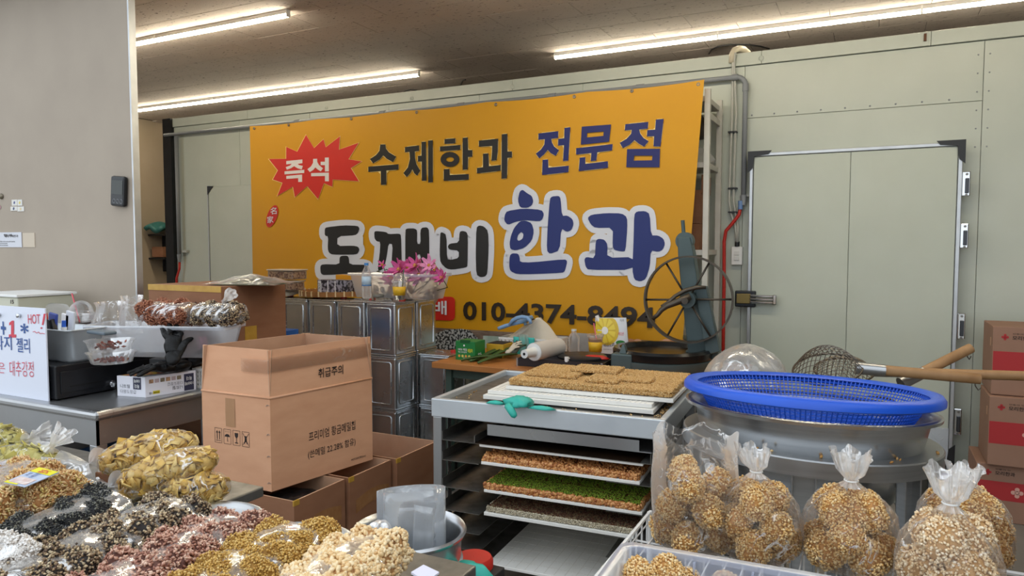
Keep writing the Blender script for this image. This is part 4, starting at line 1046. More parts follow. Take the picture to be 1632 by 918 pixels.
b = B(); on_face(b, A, e2, L2 * .155, hgt * .15, L2 * .1, hgt * .08, '매직슬림', 0.01, True, off=0.0018); b.build('patch_lettering', M_INK, gb)
b = B()
for i in range(6): on_face(b, A, e2, L2 * (.07 + .108 * i), hgt * .66, L2 * .085, hgt * .19, plate=True, k=i % 3, off=0.001)
b.build('photo_squares', [mat('sq1', '#6a4b3c', 0.5, col2='#c9a27c', scale=70), mat('sq2', '#b7a6a8', 0.5), mat('sq3', '#42382f', 0.5, col2='#b7a98c', scale=80)], gb)
o_ = A + Vector((0, 0, hgt + 0.001))
b = B().add([o_ + e2 * .03 + e1 * .25, o_ + e2 * .55 + e1 * .25, o_ + e2 * .55 + e1 * .95, o_ + e2 * .03 + e1 * .95], [(0, 1, 2, 3)]); b.build('printed_top', mat('top_print', '#9c3f22', 0.5, col2='#c7a83a', scale=25, contrast=0.06), gb)

# small white perforated basket behind the glove box
q = P(318, 622, Z=TZ)
bk = thing('mini_basket', 'small white slotted basket between the glove box and the big carton', 'basket', (q.x, q.y + 0.08, TZ))
T = TR(q.x + 0.0, q.y + 0.10, TZ, math.radians(4))
def slotted(b, w, d, h, nx, ny, rows, t=0.003, fillr=0.5):
    hw, hd = w / 2, d / 2
    b.box((-hw, -hd, 0), (hw, hd, t)); b.box((-hw - .004, -hd - .004, h - .012), (hw + .004, -hd + t, h)); b.box((-hw - .004, hd - t, h - .012), (hw + .004, hd + .004, h))
    b.box((-hw - .004, -hd, h - .012), (-hw + t, hd, h)); b.box((hw - t, -hd, h - .012), (hw + .004, hd, h))
    for r_ in range(rows + 1):
        z = 0.004 + (h - 0.02) * r_ / rows
        b.box((-hw, -hd, z), (hw, -hd + t, z + .005)); b.box((-hw, hd - t, z), (hw, hd, z + .005)); b.box((-hw, -hd, z), (-hw + t, hd, z + .005)); b.box((hw - t, -hd, z), (hw, hd, z + .005))
    for i in range(nx + 1):
        x = -hw + w * i / nx; e = w / nx * fillr / 2
        for y in (-hd, hd - t): b.box((max(-hw, x - e), y, 0), (min(hw, x + e), y + t, h))
    for i in range(ny + 1):
        y = -hd + d * i / ny; e = d / ny * fillr / 2
        for x in (-hw, hw - t): b.box((x, max(-hd, y - e), 0), (x + t, min(hd, y + e), h))
    return b
slotted(B(T), 0.16, 0.13, 0.1, 9, 8, 4).build('basket_wall', M_WHITEP, bk)
# pink scissors standing in it
sc_ = thing('scissors', 'pair of scissors with pink handles standing in the white slotted basket', 'scissors', (q.x, q.y + .1, TZ + 0.01))
for s in (-1, 1):
    cc = P(322 + s * 4, 547, Y=q.y + 0.1)
    B().tube([(cc.x + 0.012 * math.cos(a), q.y + 0.1, cc.z + 0.03 * math.sin(a)) for a in [i * PI / 8 for i in range(16)]], 0.005, 6, closed=True).build('handle_loop', mat('pink_plastic', '#dfa0b4', 0.4), sc_, smooth=True)
    B().box((q.x - 0.004 + s * .004, q.y + 0.098, TZ + 0.02), (q.x + .004 + s * .004, q.y + 0.102, cc.z - 0.025)).build('blade', M_STEEL, sc_)
# black nitrile gloves
def glove(name, label, loc, rz, tilt, m, s=1.0, cat='glove', lift=0.0):
    b = bmesh.new(); verts = {}
    sk = [(0, 0, 0), (0, .07, .02), (-.035, .13, .03), (-.05, .19, .015), (-.012, .14, .035), (-.018, .21, .02), (.012, .14, .035), (.014, .21, .025), (.034, .13, .03), (.045, .18, .01), (.05, .07, .03), (.085, .11, .02), (0, -.05, .012)]
    ed = [(0, 1), (1, 2), (2, 3), (1, 4), (4, 5), (1, 6), (6, 7), (1, 8), (8, 9), (0, 10), (10, 11), (0, 12)]
    rr = [.038, .04, .016, .011, .016, .011, .016, .011, .015, .01, .017, .011, .034]
    me = bpy.data.meshes.new(name); T_ = Matrix.Translation(loc) @ Matrix.Rotation(rz, 4, 'Z') @ Matrix.Rotation(tilt, 4, 'X')
    me.from_pydata([tuple(Vector(p) * s) for p in sk], ed, []); me.materials.append(m)
    o = bpy.data.objects.new(name, me); COL.objects.link(o); o.matrix_world = T_; WL[o.name] = Vector(loc)
    md = o.modifiers.new('skin', 'SKIN'); md.use_smooth_shade = True
    for i, v in enumerate(me.skin_vertices[0].data): v.radius = (rr[i] * s, rr[i] * s * 0.6); v.use_root = (i == 0)
    o.modifiers.new('sub', 'SUBSURF').levels = 2; o.modifiers['sub'].render_levels = 2
    tx = bpy.data.textures.get('wrinkle') or bpy.data.textures.new('wrinkle', 'CLOUDS'); tx.noise_scale = 0.03
    dm_ = o.modifiers.new('crumple', 'DISPLACE'); dm_.texture = tx; dm_.strength = 0.012 * s; dm_.texture_coords = 'LOCAL'
    return tag(o, label, cat)
M_NIT = mat('black_nitrile', '#070708', 0.42, spec=.3, bump=0.6, scale=20, bscale=60)
q = P(282, 560, Y=2.40); glove('nitrile_glove', 'upper crumpled black glove with fingers raised beside the pink scissors', tuple(P(276, 572, Y=2.265)), math.radians(50), .75, M_NIT, 1.0)
q = P(285, 580, Y=2.33); glove('nitrile_glove', 'lower crumpled black glove lying on top of the white glove box', (q.x, 2.34, TZ + 0.12), math.radians(160), -0.12, M_NIT, 1.1)
q = P(305, 578, Y=2.42); glove('nitrile_glove', 'third black glove bunched behind the glove box against the carton', (q.x, 2.45, TZ + 0.13), math.radians(20), 0.1, M_NIT, 1.1)

# ================================================================ back-left carton stack
zt = P(352, 457, Y=2.60).z; CX1 = P(352, 457, Y=2.60).x; CX0 = P(236, 449, Y=2.60).x
levels = [(0.0, 0.32), (0.325, 0.32), (0.65, 0.245), (0.9, zt - 0.9)]
nm = ['bottom carton', 'second carton from the floor', 'third carton, just under the top one,', 'topmost taped carton']
for i, (z, h) in enumerate(levels):
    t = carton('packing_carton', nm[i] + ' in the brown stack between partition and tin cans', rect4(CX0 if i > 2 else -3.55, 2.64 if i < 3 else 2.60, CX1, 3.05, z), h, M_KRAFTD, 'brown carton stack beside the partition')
    if i == 3:
        B().box((CX0, 2.598, zt - 0.03), (CX1, 2.602, zt + 0.001)).build('yellow_tape_edge', M_TAPEY, t)
        b = B(); txt(b, '한과', Vector((CX0 + .29, 2.597, zt - 0.21)), (1, 0, 0), (0, 0, 1), 0.1, 0.05, 0.01); b.build('lettering', M_INK, t)
        b = B(); txt(b, '↑↑↑', Vector((CX0 + .32, 2.597, zt - 0.12)), (1, 0, 0), (0, 0, 1), 0.1, 0.04, 0.0); b.build('arrow_marks', M_INK, t)
        B().box((CX1 - 0.003, 2.75, zt - 0.33), (CX1 + 0.002, 2.83, zt - 0.22)).build('tape_strip', M_TAPEY, t)
    if i == 2:
        b = B()
        for k in range(5): b.box((CX1 - 0.001, 2.78, z + 0.13 + k * 0.018), (CX1 + 0.0015, 2.98, z + 0.135 + k * 0.018))
        b.build('printed_lines', M_INK, t)
        B().box((CX1 - 0.003, 2.75, z + 0.12), (CX1 + 0.002, 2.83, z + h)).build('tape_strip', M_TAPEY, t)
# packets of seaweed-like sheets on top
b = B(TR(CX1 - 0.02, 2.83, zt, 0.25))
b.grid(lambda u, v: Vector(((u - .5) * .40, (v - .5) * .3, 0.008 + 0.045 * math.sin(PI * u) * math.sin(PI * v) + 0.006 * math.sin(17 * u) * math.sin(13 * v))), 24, 18)
t = thing('film_wrapped_sheets', 'flat clear-wrapped bundle of dark olive sheets on the topmost brown carton', 'packet', (CX1 - .02, 2.83, zt))
b.build('wrapper', FILM2, t, smooth=True)
b = B(TR(CX1 - 0.02, 2.83, zt, 0.25)); b.grid(lambda u, v: Vector(((u - .5) * .36, (v - .5) * .26, 0.003 + 0.036 * math.sin(PI * u) * math.sin(PI * v))), 16, 12)
b.build('sheets', mat('olive_sheet', '#5c5836', 0.5, col2='#3d3b22', scale=20), t, smooth=True)

# ================================================================ big open printed carton with smaller ones below
nC = P(433, 784, Z=0.5); lC = P(325, 763, Z=0.5); rC = P(594, 732, Z=0.5); fC = lC + (rC - nC)
BH = 0.385; FH = 0.19
bigc = thing('big_open_carton', 'large open kraft carton with raised flaps and printed Korean text, centre left', 'box', ((nC + fC) / 2), )
b4 = [nC, rC, fC, lC]; up = Vector((0, 0, BH))
b = B()
cc = (nC + fC) / 2
inn = [cc + (p - cc) * (1 - 0.012 / (p - cc).length) for p in b4]
for i in range(4):
    a, d, ai, di = b4[i], b4[(i + 1) % 4], inn[i], inn[(i + 1) % 4]
    b.add([a, d, d + up, a + up], [(0, 1, 2, 3)], 0); b.add([ai, di, di + up, ai + up], [(3, 2, 1, 0)], 1)
b.add(b4, [(3, 2, 1, 0)], 0); b.add([p + Vector((0, 0, .006)) for p in inn], [(0, 1, 2, 3)], 1)
b.build('body', [M_KRAFT, M_KRAFTI], bigc)
# flaps, standing up and leaning slightly
def flap(a, d, out, h=FH, lean=0.0, z0=BH):
    e = (d - a).normalized(); n = Vector((e.y, -e.x, 0)) * out
    o = Vector((0, 0, z0 + 0.004)); t_ = 0.005
    p = [a + o, d + o, d + o + n * lean + Vector((0, 0, h)), a + o + n * lean + Vector((0, 0, h))]
    q_ = [x - n * t_ for x in p]
    b = B(); b.add(p, [(0, 1, 2, 3)], 0); b.add(q_, [(3, 2, 1, 0)], 1); b.add([p[3], p[2], q_[2], q_[3]], [(0, 1, 2, 3)], 1); b.add([p[0], p[3], q_[3], q_[0]], [(0, 1, 2, 3)], 1); b.add([p[1], q_[1], q_[2], p[2]], [(0, 1, 2, 3)], 1)
    return b.build('flap', [M_KRAFT, M_KRAFTI], bigc), p
fl = [flap(lC, nC, 1, lean=-0.012), flap(nC, rC, 1, lean=-0.008), flap(rC, fC, 1, lean=-0.03), flap(fC, lC, 1, lean=-0.02)]
hz_ = Vector((0, 0, BH))
for a, d in ((lC, nC), (nC, rC)):
    B().tube([a + hz_, d + hz_], 0.005, 8).build('fold_ridge', M_KRAFT, bigc, smooth=True)
# packing tape over the upper flap edge and bits
e = (rC - nC).normalized(); n_ = Vector((e.y, -e.x, 0)); e0 = (nC - lC).normalized(); n0_ = Vector((e0.y, -e0.x, 0))
def strip(name, a, e, n, u0, u1, z0, z1, m, off=0.0015):
    pts = []
    return B().grid(lambda u, v: a + e * (u0 + (u1 - u0) * u) + Vector((0, 0, z0 + (z1 - z0) * v)) + n * (off + 0.0012 * math.sin(31 * u + 9 * v) ** 2), 14, 4).build(name, m, bigc, smooth=True)
Lr = (rC - nC).length; Ll = (nC - lC).length
CLT = film('clear_tape', '#c9b090', haze=0.12, crease_glint=0.35, scale=18, rough=0.12, fres=1.4)
strip('tape_strip', nC, e, n_, 0.0, Lr, BH + 0.105, BH + 0.165, CLT, 0.001)
strip('tape_strip', lC, e0, n0_, Ll * .6, Ll, BH + 0.10, BH + 0.155, CLT, 0.001)
strip('tape_patch', lC, e0, n0_, Ll * .36, Ll * .5, BH - 0.14, BH - 0.02, mat('tape_on_kraft', '#b08560', 0.3), 0.001)
# printing
def face_txt(b, a, e, n, u, z, w, h, s, bold=0.0, slope=0.0):
    txt(b, s, a + e * u + Vector((0, 0, z)) , (e + Vector((0, 0, slope))), Vector((0, 0, 1)), w, h, bold, off=0.0015)
b = B()
face_txt(b, nC, e, n_, Lr * .44, BH + 0.045, Lr * .25, 0.042, '취급주의', 0.012)
b.build('flap_lettering', M_INK, bigc)
b = B()
face_txt(b, nC, e, n_, Lr * .34, 0.165, Lr * .47, 0.042, '프리미엄 황금메밀칩', 0.004)
face_txt(b, nC, e, n_, Lr * .33, 0.088, Lr * .48, 0.04, '(쓴메밀 22.28% 함유)', 0.004)
face_txt(b, nC, e, n_, Lr * .76, 0.022, Lr * .16, 0.012, '440X320X380(mm)', 0.002)
b.build('body_lettering', M_INK, bigc)
# four handling symbols on the left face
u0 = Ll * 0.19
b = B()
def seg2(p, q_, t_, base):
    (x0, z0), (x1, z1) = p, q_; dx, dz = x1 - x0, z1 - z0; L = math.hypot(dx, dz) or 1; ox, oz = -dz / L * t_ / 2, dx / L * t_ / 2
    f = lambda x, z: lC + e0 * (base + x) + Vector((0, 0, 0.17 + z)) + n0_ * 0.0012
    b.add([f(x0 + ox, z0 + oz), f(x1 + ox, z1 + oz), f(x1 - ox, z1 - oz), f(x0 - ox, z0 - oz)], [(3, 2, 1, 0)])
def pl2(pts, base):
    f = lambda x, z: lC + e0 * (base + x) + Vector((0, 0, 0.17 + z)) + n0_ * 0.0012
    b.poly([f(*p) for p in pts])
W_, H_ = 0.040, 0.062
for i in range(4):
    u = u0 + i * 0.052
    for p, q_ in (((0, 0), (W_, 0)), ((W_, 0), (W_, H_)), ((W_, H_), (0, H_)), ((0, H_), (0, 0))): seg2(p, q_, 0.0016, u)
    if i == 0:
        for x in (.013, .027): seg2((x, .014), (x, .045), .004, u); pl2([(x - .006, .042), (x + .006, .042), (x, .053)], u)
        seg2((.006, .009), (.034, .009), .0025, u)
    if i == 1:
        pl2([(.005, .03)] + [(.02 - .015 * math.cos(a), .03 + .012 * math.sin(a)) for a in [k * PI / 8 for k in range(9)]], u); seg2((.02, .03), (.02, .012), .002, u); seg2((.02, .012), (.025, .012), .002, u)
        for k in range(4): seg2((.008 + .008 * k, .055), (.011 + .008 * k, .049), .0012, u)
    if i == 2:
        pl2([(.010, .052), (.030, .052), (.029, .038), (.022, .030), (.018, .030), (.011, .038)], u); seg2((.02, .03), (.02, .012), .003, u); seg2((.011, .010), (.029, .010), .004, u)
    if i == 3:
        seg2((.004, .006), (.036, .056), .002, u); seg2((.036, .006), (.004, .056), .002, u); pl2([(.015, .045), (.025, .045), (.026, .02), (.014, .02)], u); seg2((.012, .012), (.02, .03), .004, u); seg2((.028, .012), (.02, .03), .004, u)
b.build('handling_symbols', M_INK, bigc)
# staples up the corner
for z in (0.03, 0.14, 0.23, 0.35):
    B().tube([nC + e0 * -0.02 + Vector((0, 0, z)) + n0_ * .002, nC + e0 * -0.012 + Vector((0, 0, z + 0.008)) + n0_ * .003, nC + e0 * -0.004 + Vector((0, 0, z + .004)) + n0_ * .002], 0.0012, 4).build('staple', M_STEEL, bigc)

# three open cartons in a row, standing on closed ones
xr_ = -2.0; zt_ = 0.496
rows = [(2.10, 2.405, 0.30, 'front open carton holding a black plastic bag, under the big printed carton'), (2.425, 2.725, 0.30, 'middle open carton, partly under the big printed carton'), (2.745, 3.10, 0.32, 'rear open carton nearest the steel rack, behind the big printed carton')]
for i, (y0, y1, h, lb) in enumerate(rows):
    dz = (0, 0, 0)[i]
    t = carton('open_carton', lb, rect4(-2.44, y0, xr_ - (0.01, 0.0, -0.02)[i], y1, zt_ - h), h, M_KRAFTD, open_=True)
    b = B().box((xr_ - (0.01, 0, -.02)[i] - 0.006, y0 - 0.001, zt_ - 0.02), (xr_ - (0.01, 0, -.02)[i] + 0.001, y0 + 0.03, zt_ + 0.001)); b.build('yellow_tape_corner', M_TAPEY, t)
    if i < 2: B().grid(lambda u, v: Vector((xr_ - (0.01, 0)[i] + 0.0012, y0 + 0.04 + 0.24 * u, zt_ - 0.17 + 0.06 * v + 0.02 * math.sin(3 * u))), 8, 2).build('brown_tape', M_TAPE, t, smooth=True)
for i in range(3):
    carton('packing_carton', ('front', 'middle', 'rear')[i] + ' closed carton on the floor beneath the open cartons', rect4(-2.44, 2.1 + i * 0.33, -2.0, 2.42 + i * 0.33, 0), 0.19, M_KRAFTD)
carton('open_carton', 'low open carton at the left below the printed carton, nearest the yellow chip bags', rect4(-2.60, 2.03, -2.455, 2.9, 0.0), 0.46, M_KRAFTD, open_=True)
tag(B(TR(-2.16, 2.25, 0.20)).lathe([(0.001, 0.26), (0.05, 0.265), (0.1, 0.25), (0.13, 0.2), (0.12, 0.1), (0.001, 0.0)], seg=26, rf=lambda a, i: 1 + .1 * math.sin(5 * a + i) + .06 * math.sin(9 * a)).build('black_bag', mat('black_bag_film', '#18181a', 0.25, bump=0.8, scale=15, bscale=45), None, smooth=True), 'shiny black plastic bag filling the front open carton', 'bag')

# ================================================================ tin cans
CW, CH = 0.236, 0.348
def make_can(label, loc):
    x, y, z = loc
    t = thing('square_tin_can', label, 'tin can', loc, 'square tin cans stacked under the banner')
    h = CW / 2 - 0.003
    b = B().box((x - h, y - h, z + 0.006), (x + h, y + h, z + CH - 0.006)); b.build('body', M_TIN, t, bevel=0.012)
    for zz in (z, z + CH - 0.012):
        B().box((x - CW / 2, y - CW / 2, zz), (x + CW / 2, y + CW / 2, zz + 0.012)).build('seam_rim', M_TIN, t, bevel=0.005)
    # pressed rectangular panel on the four sides
    for s in ((0, -1), (1, 0), (0, 1), (-1, 0)):
        b = B(); R_ = Matrix.Rotation(math.atan2(s[1], s[0]) + PI / 2, 4, 'Z')
        f = lambda u, v, d: Vector((x, y, z + CH / 2)) + (R_ @ Vector((u, -h - d, v)))
        for (u0, v0, u1, v1) in ((-.078, -.135, .078, .135),):
            pts = [(u0, v0), (u1, v0), (u1, v1), (u0, v1)]
            b.tube([f(p[0], p[1], 0.0015) for p in [(u0 + .01, v0), (u1 - .01, v0), (u1, v0 + .01), (u1, v1 - .01), (u1 - .01, v1), (u0 + .01, v1), (u0, v1 - .01), (u0, v0 + .01)]], 0.0045, 6, closed=True)
        b.build('pressed_panel', M_TIN, t, smooth=True)
    B().cyl((x + .06, y + .04, z + CH - 0.002), (x + .06, y + .04, z + CH + 0.014), 0.022, seg=16).build('red_cap', M_RED, t, smooth=True, auto=40)
    B().tube([(x - .06, y, z + CH - .004), (x - .055, y, z + CH + .006), (x + 0.0, y, z + CH + .006), (x + .005, y, z + CH - .004)], 0.003, 5).build('carry_handle', M_STEEL, t, smooth=True)
    return t
xs0 = P(630, 500, Y=3.74).x - CW / 2; z3 = P(628, 483, Y=3.74).z - CH
base = z3 - 2 * (CH + 0.0)
ordc = ['rightmost', 'second from the right', 'third from the right', 'fourth from the right', 'leftmost, half behind the brown carton']
lev = ['on the bottom level', 'on the middle level', 'on the top level']
gap = 0.243
can0 = None
for r in (0, 1):
    for c in range(5 if r == 0 else 2):
        for l in range(3):
            loc = (xs0 - gap * c, 3.74 + CW / 2 + r * 0.25, base + l * (CH + 0.001))
            lb = 'silver tin can ' + lev[l] + (', front row, ' if r == 0 else ', row behind, ') + ordc[c]
            lb = ' '.join(lb.split()[:16])
            if can0 is None: can0 = make_can(lb, loc)
            else: dup(can0, loc, 0, lb)
q = P(664, 569, Y=3.93)
for l in range(2):
    dup(can0, (q.x + CW / 2 + 0.0, 3.93 + CW / 2 + 0.02, z3 + 0.0 - CH * (2 - l) - 0.0), 0, ('bottom', 'top')[l] + ' tin can of the two-high pile left of the wooden table')
    # second one beside it, tucked under the table corner
tag(B().box((xs0 - gap * 4 - .15, 3.7, 0), (q.x + CW + .02, 4.3, base - 0.001)).build('low_pallet', M_DARK, None), 'low dark platform under the stacks of tin cans', 'platform')
ZC_ = z3 + CH  # top of the can stack
_zc = ZC_ + 0.016

# ---- things on top of the cans
q = P(520, 468, Y=3.86)
tr_ = thing('bamboo_tray', 'round shallow bamboo tray on top of the tin cans', 'tray', (q.x, 3.86, _zc))
zt_ray = _zc
B().lathe([(0.001, 0.003), (0.23, 0.003), (0.25, 0.035), (0.256, 0.035), (0.25, 0.0), (0.001, 0.0)], c=(P(535, 470, Y=3.98).x, 3.99, _zc), seg=48).build('tray_body', mat('bamboo', '#a5713c', 0.6, col2='#8a5a2c', scale=30), tr_, smooth=True, auto=40)
for i in range(28):
    a = 2 * PI * i / 28; cx_ = P(535, 470, Y=3.98).x
    B(TR(cx_ + .252 * math.cos(a), 3.99 + .252 * math.sin(a), _zc + .002, a)).box((-.004, -.004, 0), (.007, .004, .037)).build('binding', mat('cane_tie', '#d8bd8c', 0.6), tr_)
# clear lidded snack boxes, two stacked
for i in range(2):
    a = P(462, 463 - 15 * i, Y=3.84)
    t = thing('snack_box', ('lower', 'upper')[i] + ' clear box of brown sweets stacked at the left end above the tin cans', 'box', (a.x, 3.9, _zc + 0.078 * i))
    x0 = a.x - 0.06 - .02 * (1 - i); z = _zc + 0.002 + 0.078 * i + (0.036 * 0)
    B().box((x0 - 0.03, 3.72, z + .036), (x0 + 0.20, 3.86, z + .096)).build('box_wall', CLEAR, t, bevel=0.006)
    B().box((x0 - 0.022, 3.726, z + .04), (x0 + 0.19, 3.854, z + .088)).build('sweets', mat('sweet_rows', '#6b3c20', 0.5, col2='#c9a27a', scale=60, contrast=0.08), t, bevel=0.004)
    B().box((x0 - 0.036, 3.714, z + .096), (x0 + 0.206, 3.866, z + .104)).build('lid', mat('dim_lid', '#cfc5b4', 0.3), t, bevel=0.003)
a = P(448, 474, Y=3.8)
tag(B().grid(lambda u, v: Vector((a.x - .12 + .22 * u, 3.76 + .18 * v, _zc + 0.022 + 0.008 * math.sin(5 * u + 3 * v))), 8, 8).build('folded_cloth', mat('cream_cloth', '#c8bba4', 0.9), None, smooth=True, solid=0.034), 'folded cream cloth at the left end of the tin cans, under the snack boxes', 'cloth')
# dark printed sachet box standing on the tray
a = P(509, 470, Y=3.9); b_ = P(556, 470, Y=3.9)
t = thing('seaweed_packet_box', 'long dark patterned packet box standing in the bamboo tray', 'box', ((a.x + b_.x) / 2, 3.93, _zc + .006))
hh = 0.105
B().box((a.x, 3.88, _zc + .006), (b_.x, 3.98, _zc + .006 + hh)).build('box_body', mat('seed_box_print', '#25232a', 0.4, col2='#9b97a0', scale=45, contrast=0.06, detail=2), t, bevel=0.003)
B().box((a.x + .008, 3.8785, _zc + .02), (a.x + .035, 3.8805, _zc + hh - .004)).build('white_label', M_WHITEP, t)
b = B(); txt(b, '검은깨', (a.x + .011, 3.878, _zc + .024), (1, 0, 0), (0, 0, 1), 0.02, 0.07, 0.01); b.build('label_lettering', M_INK, t)
for k in (.35, .6): B().box((a.x + (b_.x - a.x) * k, 3.8785, _zc + .012), (a.x + (b_.x - a.x) * k + .006, 3.8805, _zc + hh)).build('pale_band', M_WHITEP, t)
# yellow box behind
a = P(529, 452, Y=4.05); b_ = P(573, 440, Y=4.05)
t = thing('yellow_snack_box', 'yellow box with red printing behind the dark packet box on the cans', 'box', ((a.x + b_.x) / 2, 4.1, _zc))
B().box((a.x, 4.09, _zc + .04), (b_.x, 4.16, b_.z + 0.004)).build('box_body', mat('box_orange', '#d9961c', 0.45), t, bevel=0.003)
B().disc((b_.x - .07, 4.088, b_.z - .02), 0.014, (0, -1, 0)).build('red_emblem', M_RED, t)
B().tube([(b_.x - .15 + .05 * math.cos(u), 4.088, b_.z - .085 + .05 * math.sin(u)) for u in [k * PI / 8 for k in range(9)]], 0.004, 5).build('red_swirl', M_RED, t)
b = B(); txt(b, '정', (b_.x - .045, 4.088, b_.z - .05), (1, 0, 0), (0, 0, 1), 0.03, 0.035, 0.01); b.build('lettering', M_RED, t)
B().box((a.x + .02, 4.1, _zc), (b_.x - .02, 4.15, _zc + .04)).build('inner_tray', M_KRAFTD, t)
# frosted plastic tub with pink flowers
a = P(562, 480, Y=3.9); b_ = P(697, 480, Y=3.9)
T = TR((a.x + b_.x) / 2 - .01, 3.98, _zc, 0.02)
w_ = b_.x - a.x
ft = thing('frosted_planter_tub', 'frosted plastic tub holding pink artificial flowers on the tin cans', 'tub', ((a.x + b_.x) / 2, 3.98, _zc))
tub(B(T), w_ - .02, 0.24, 0.165, tp=0.03).build('tub_body', CLEARB, ft, smooth=True)
cxm = (a.x + b_.x) / 2
for k in range(4):
    v, f, tt = grains(np.array([[cxm - w_ * .3 + w_ * .2 * k + d[0] * .04, 3.98 + d[1] * .05, _zc + .03 + .02 * d[2]] for d in RNG.normal(size=(6, 3))]), (0.04, 0.02, 0.014), ICO1)
    o = mesh_np('packed_bits', v, f, mat('tub_bits', '#8b8478', 0.5, attr=['#5d5a52', '#c9bfae', '#a87a5a']), tint=tt, parent=ft); o['kind'] = 'stuff'
# flowers
M_PET = mat('pink_petal', '#d85f9c', 0.6, col2='#b83a7c', scale=14); M_PETL = mat('pale_pink_petal', '#e79bc0', 0.6, col2='#d47aa8', scale=14)
M_CEN = mat('flower_centre', '#c9963a', 0.8); M_GRN = mat('leaf_green', '#3f4a26', 0.6)
def flower(pos, r, m, nrm, label, n=9, open_=1.0, seed=0):
    rs = random.Random(seed)
    t = thing('artificial_flower', label, 'flower', pos, 'pink flowers in the frosted tub')
    z = Vector(nrm).normalized(); Rm = z.to_track_quat('Z', 'Y').to_matrix().to_4x4()
    for k in range(n):
        a = 2 * PI * k / n + rs.uniform(-.15, .15); layer = k % 2; l = r * rs.uniform(.85, 1.1); w = r * .42; tip = (0.35 if layer else 0.1) * l / open_
        M_ = Matrix.Translation(pos) @ Rm @ Matrix.Rotation(a, 4, 'Z')
        B(M_).grid(lambda u, v: Vector((l * (0.12 + .88 * u), w * (v - .5) * 2 * math.sin(PI * (0.12 + 0.8 * u)) ** .7 * .55, tip * u * u * 1.6 + .25 * w * abs(v - .5) + (.012 if layer else 0))), 5, 4).build('petal', m, t, smooth=True, solid=0.0012)
    B(Matrix.Translation(pos) @ Rm).lathe([(0.001, .02), (r * .18, .016), (r * .24, .006), (r * .2, 0)], seg=12, rf=lambda a, i: 1 + .12 * math.cos(7 * a)).build('centre', M_CEN, t, smooth=True)
    B().tube([Vector(pos), Vector(pos) - z * .03 + Vector((0, 0.02, -.05)), Vector((cxm + (pos[0] - cxm) * .5, 3.98, _zc + .03))], 0.003, 5).build('stem', M_GRN, t, smooth=True)
    return t
specs = [((637, 430), .062, 'p', 'bright pink flower at the top left of the bunch'), ((668, 440), .075, 'l', 'large pale pink daisy in the middle of the bunch'), ((623, 444), .055, 'p', 'deep pink flower low at the left of the bunch'),
         ((663, 424), .06, 'p', 'pink flower at the top centre of the bunch'), ((685, 424), .055, 'l', 'pale pink flower at the upper right of the bunch'), ((694, 441), .045, 'p', 'pink flower low on the right of the bunch'),
         ((705, 443), .045, 'p', 'outermost pink flower hanging over the right end of the tub'), ((610, 423), .03, 'p', 'small red-pink bud at the far left of the bunch'), ((650, 428), .05, 'p', 'pink flower tucked between the two top flowers')]
for i, ((x, y), r, mm, lb) in enumerate(specs):
    q = P(x, y, Y=3.90 + .03 * (i % 3))
    flower(tuple(q), r * 1.12, M_PET if mm == 'p' else M_PETL, ((i % 3 - 1) * .5, -1, .5 + .2 * (i % 2)), lb, 13 if r > .04 else 7, 1.0, i)
lf = B(); rs = random.Random(11)
for i in range(40):
    q = P(rs.uniform(606, 706), rs.uniform(428, 452), Y=3.97 + rs.uniform(-.03, .05)); M_ = Matrix.Translation(q) @ Matrix.Rotation(rs.uniform(0, 6), 4, 'Z') @ Matrix.Rotation(rs.uniform(-.9, .9), 4, 'X')
    lf.k = 0
    n = len(lf.v); lf.add([M_ @ Vector(p) for p in ((0, 0, 0), (.02, .008, .004), (.05, 0, 0), (.02, -.008, .004))], [(0, 1, 2, 3)])
o = lf.build('leaves', M_GRN, ft, solid=0.001); o['kind'] = 'stuff'
# water bottle
def bottle(x, y, z, r, h, label, cap='#3f86c9', labelc=None, name='water_bottle', fillc=None):
    t = thing(name, label, 'bottle', (x, y, z))
    prof = [(0.001, .004), (r * .8, .0), (r, .012)]
    for k in range(1, 8): prof += [(r * (1 if k % 2 else .95), h * (.04 + .075 * k))]
    prof += [(r, h * .66), (r * .8, h * .78), (r * .42, h * .88), (r * .4, h * .93), (r * .4, h * .935)]
    B().lathe(prof, c=(x, y, z), seg=24).build('bottle_wall', CLEAR, t, smooth=True)
    B().cyl((x, y, z + h * .93), (x, y, z + h), r * .46, seg=18).build('cap', mat('cap' + cap, cap, 0.4), t, smooth=True, auto=40)
    if labelc:
        B().lathe([(r * 1.012, h * .38), (r * 1.012, h * .62)], c=(x, y, z), seg=24).build('label_band', mat('lbl' + labelc, labelc, 0.4), t, smooth=True, solid=.0008)
        B().lathe([(r * 1.02, h * .36), (r * 1.02, h * .39)], c=(x, y, z), seg=24).build('label_edge', mat('lbl_edge', '#2f78b8', 0.4), t, smooth=True, solid=.0008)
    return t
q = P(583, 480, Y=3.79); bottle(q.x, 3.80, _zc, 0.031, 0.235, 'small water bottle with blue cap standing before the flower tub', labelc='#bcd3e4')
q = P(635, 480, Y=3.79)
dk = drink(q.x, 3.80, _zc, 0.044, 0.12, 'clear takeaway cup with yellow sleeve before the flower tub', straw='#2b5a44', sleeve='#e0b020', liquid='#3a1f14', lh=.25, lean=-.3)

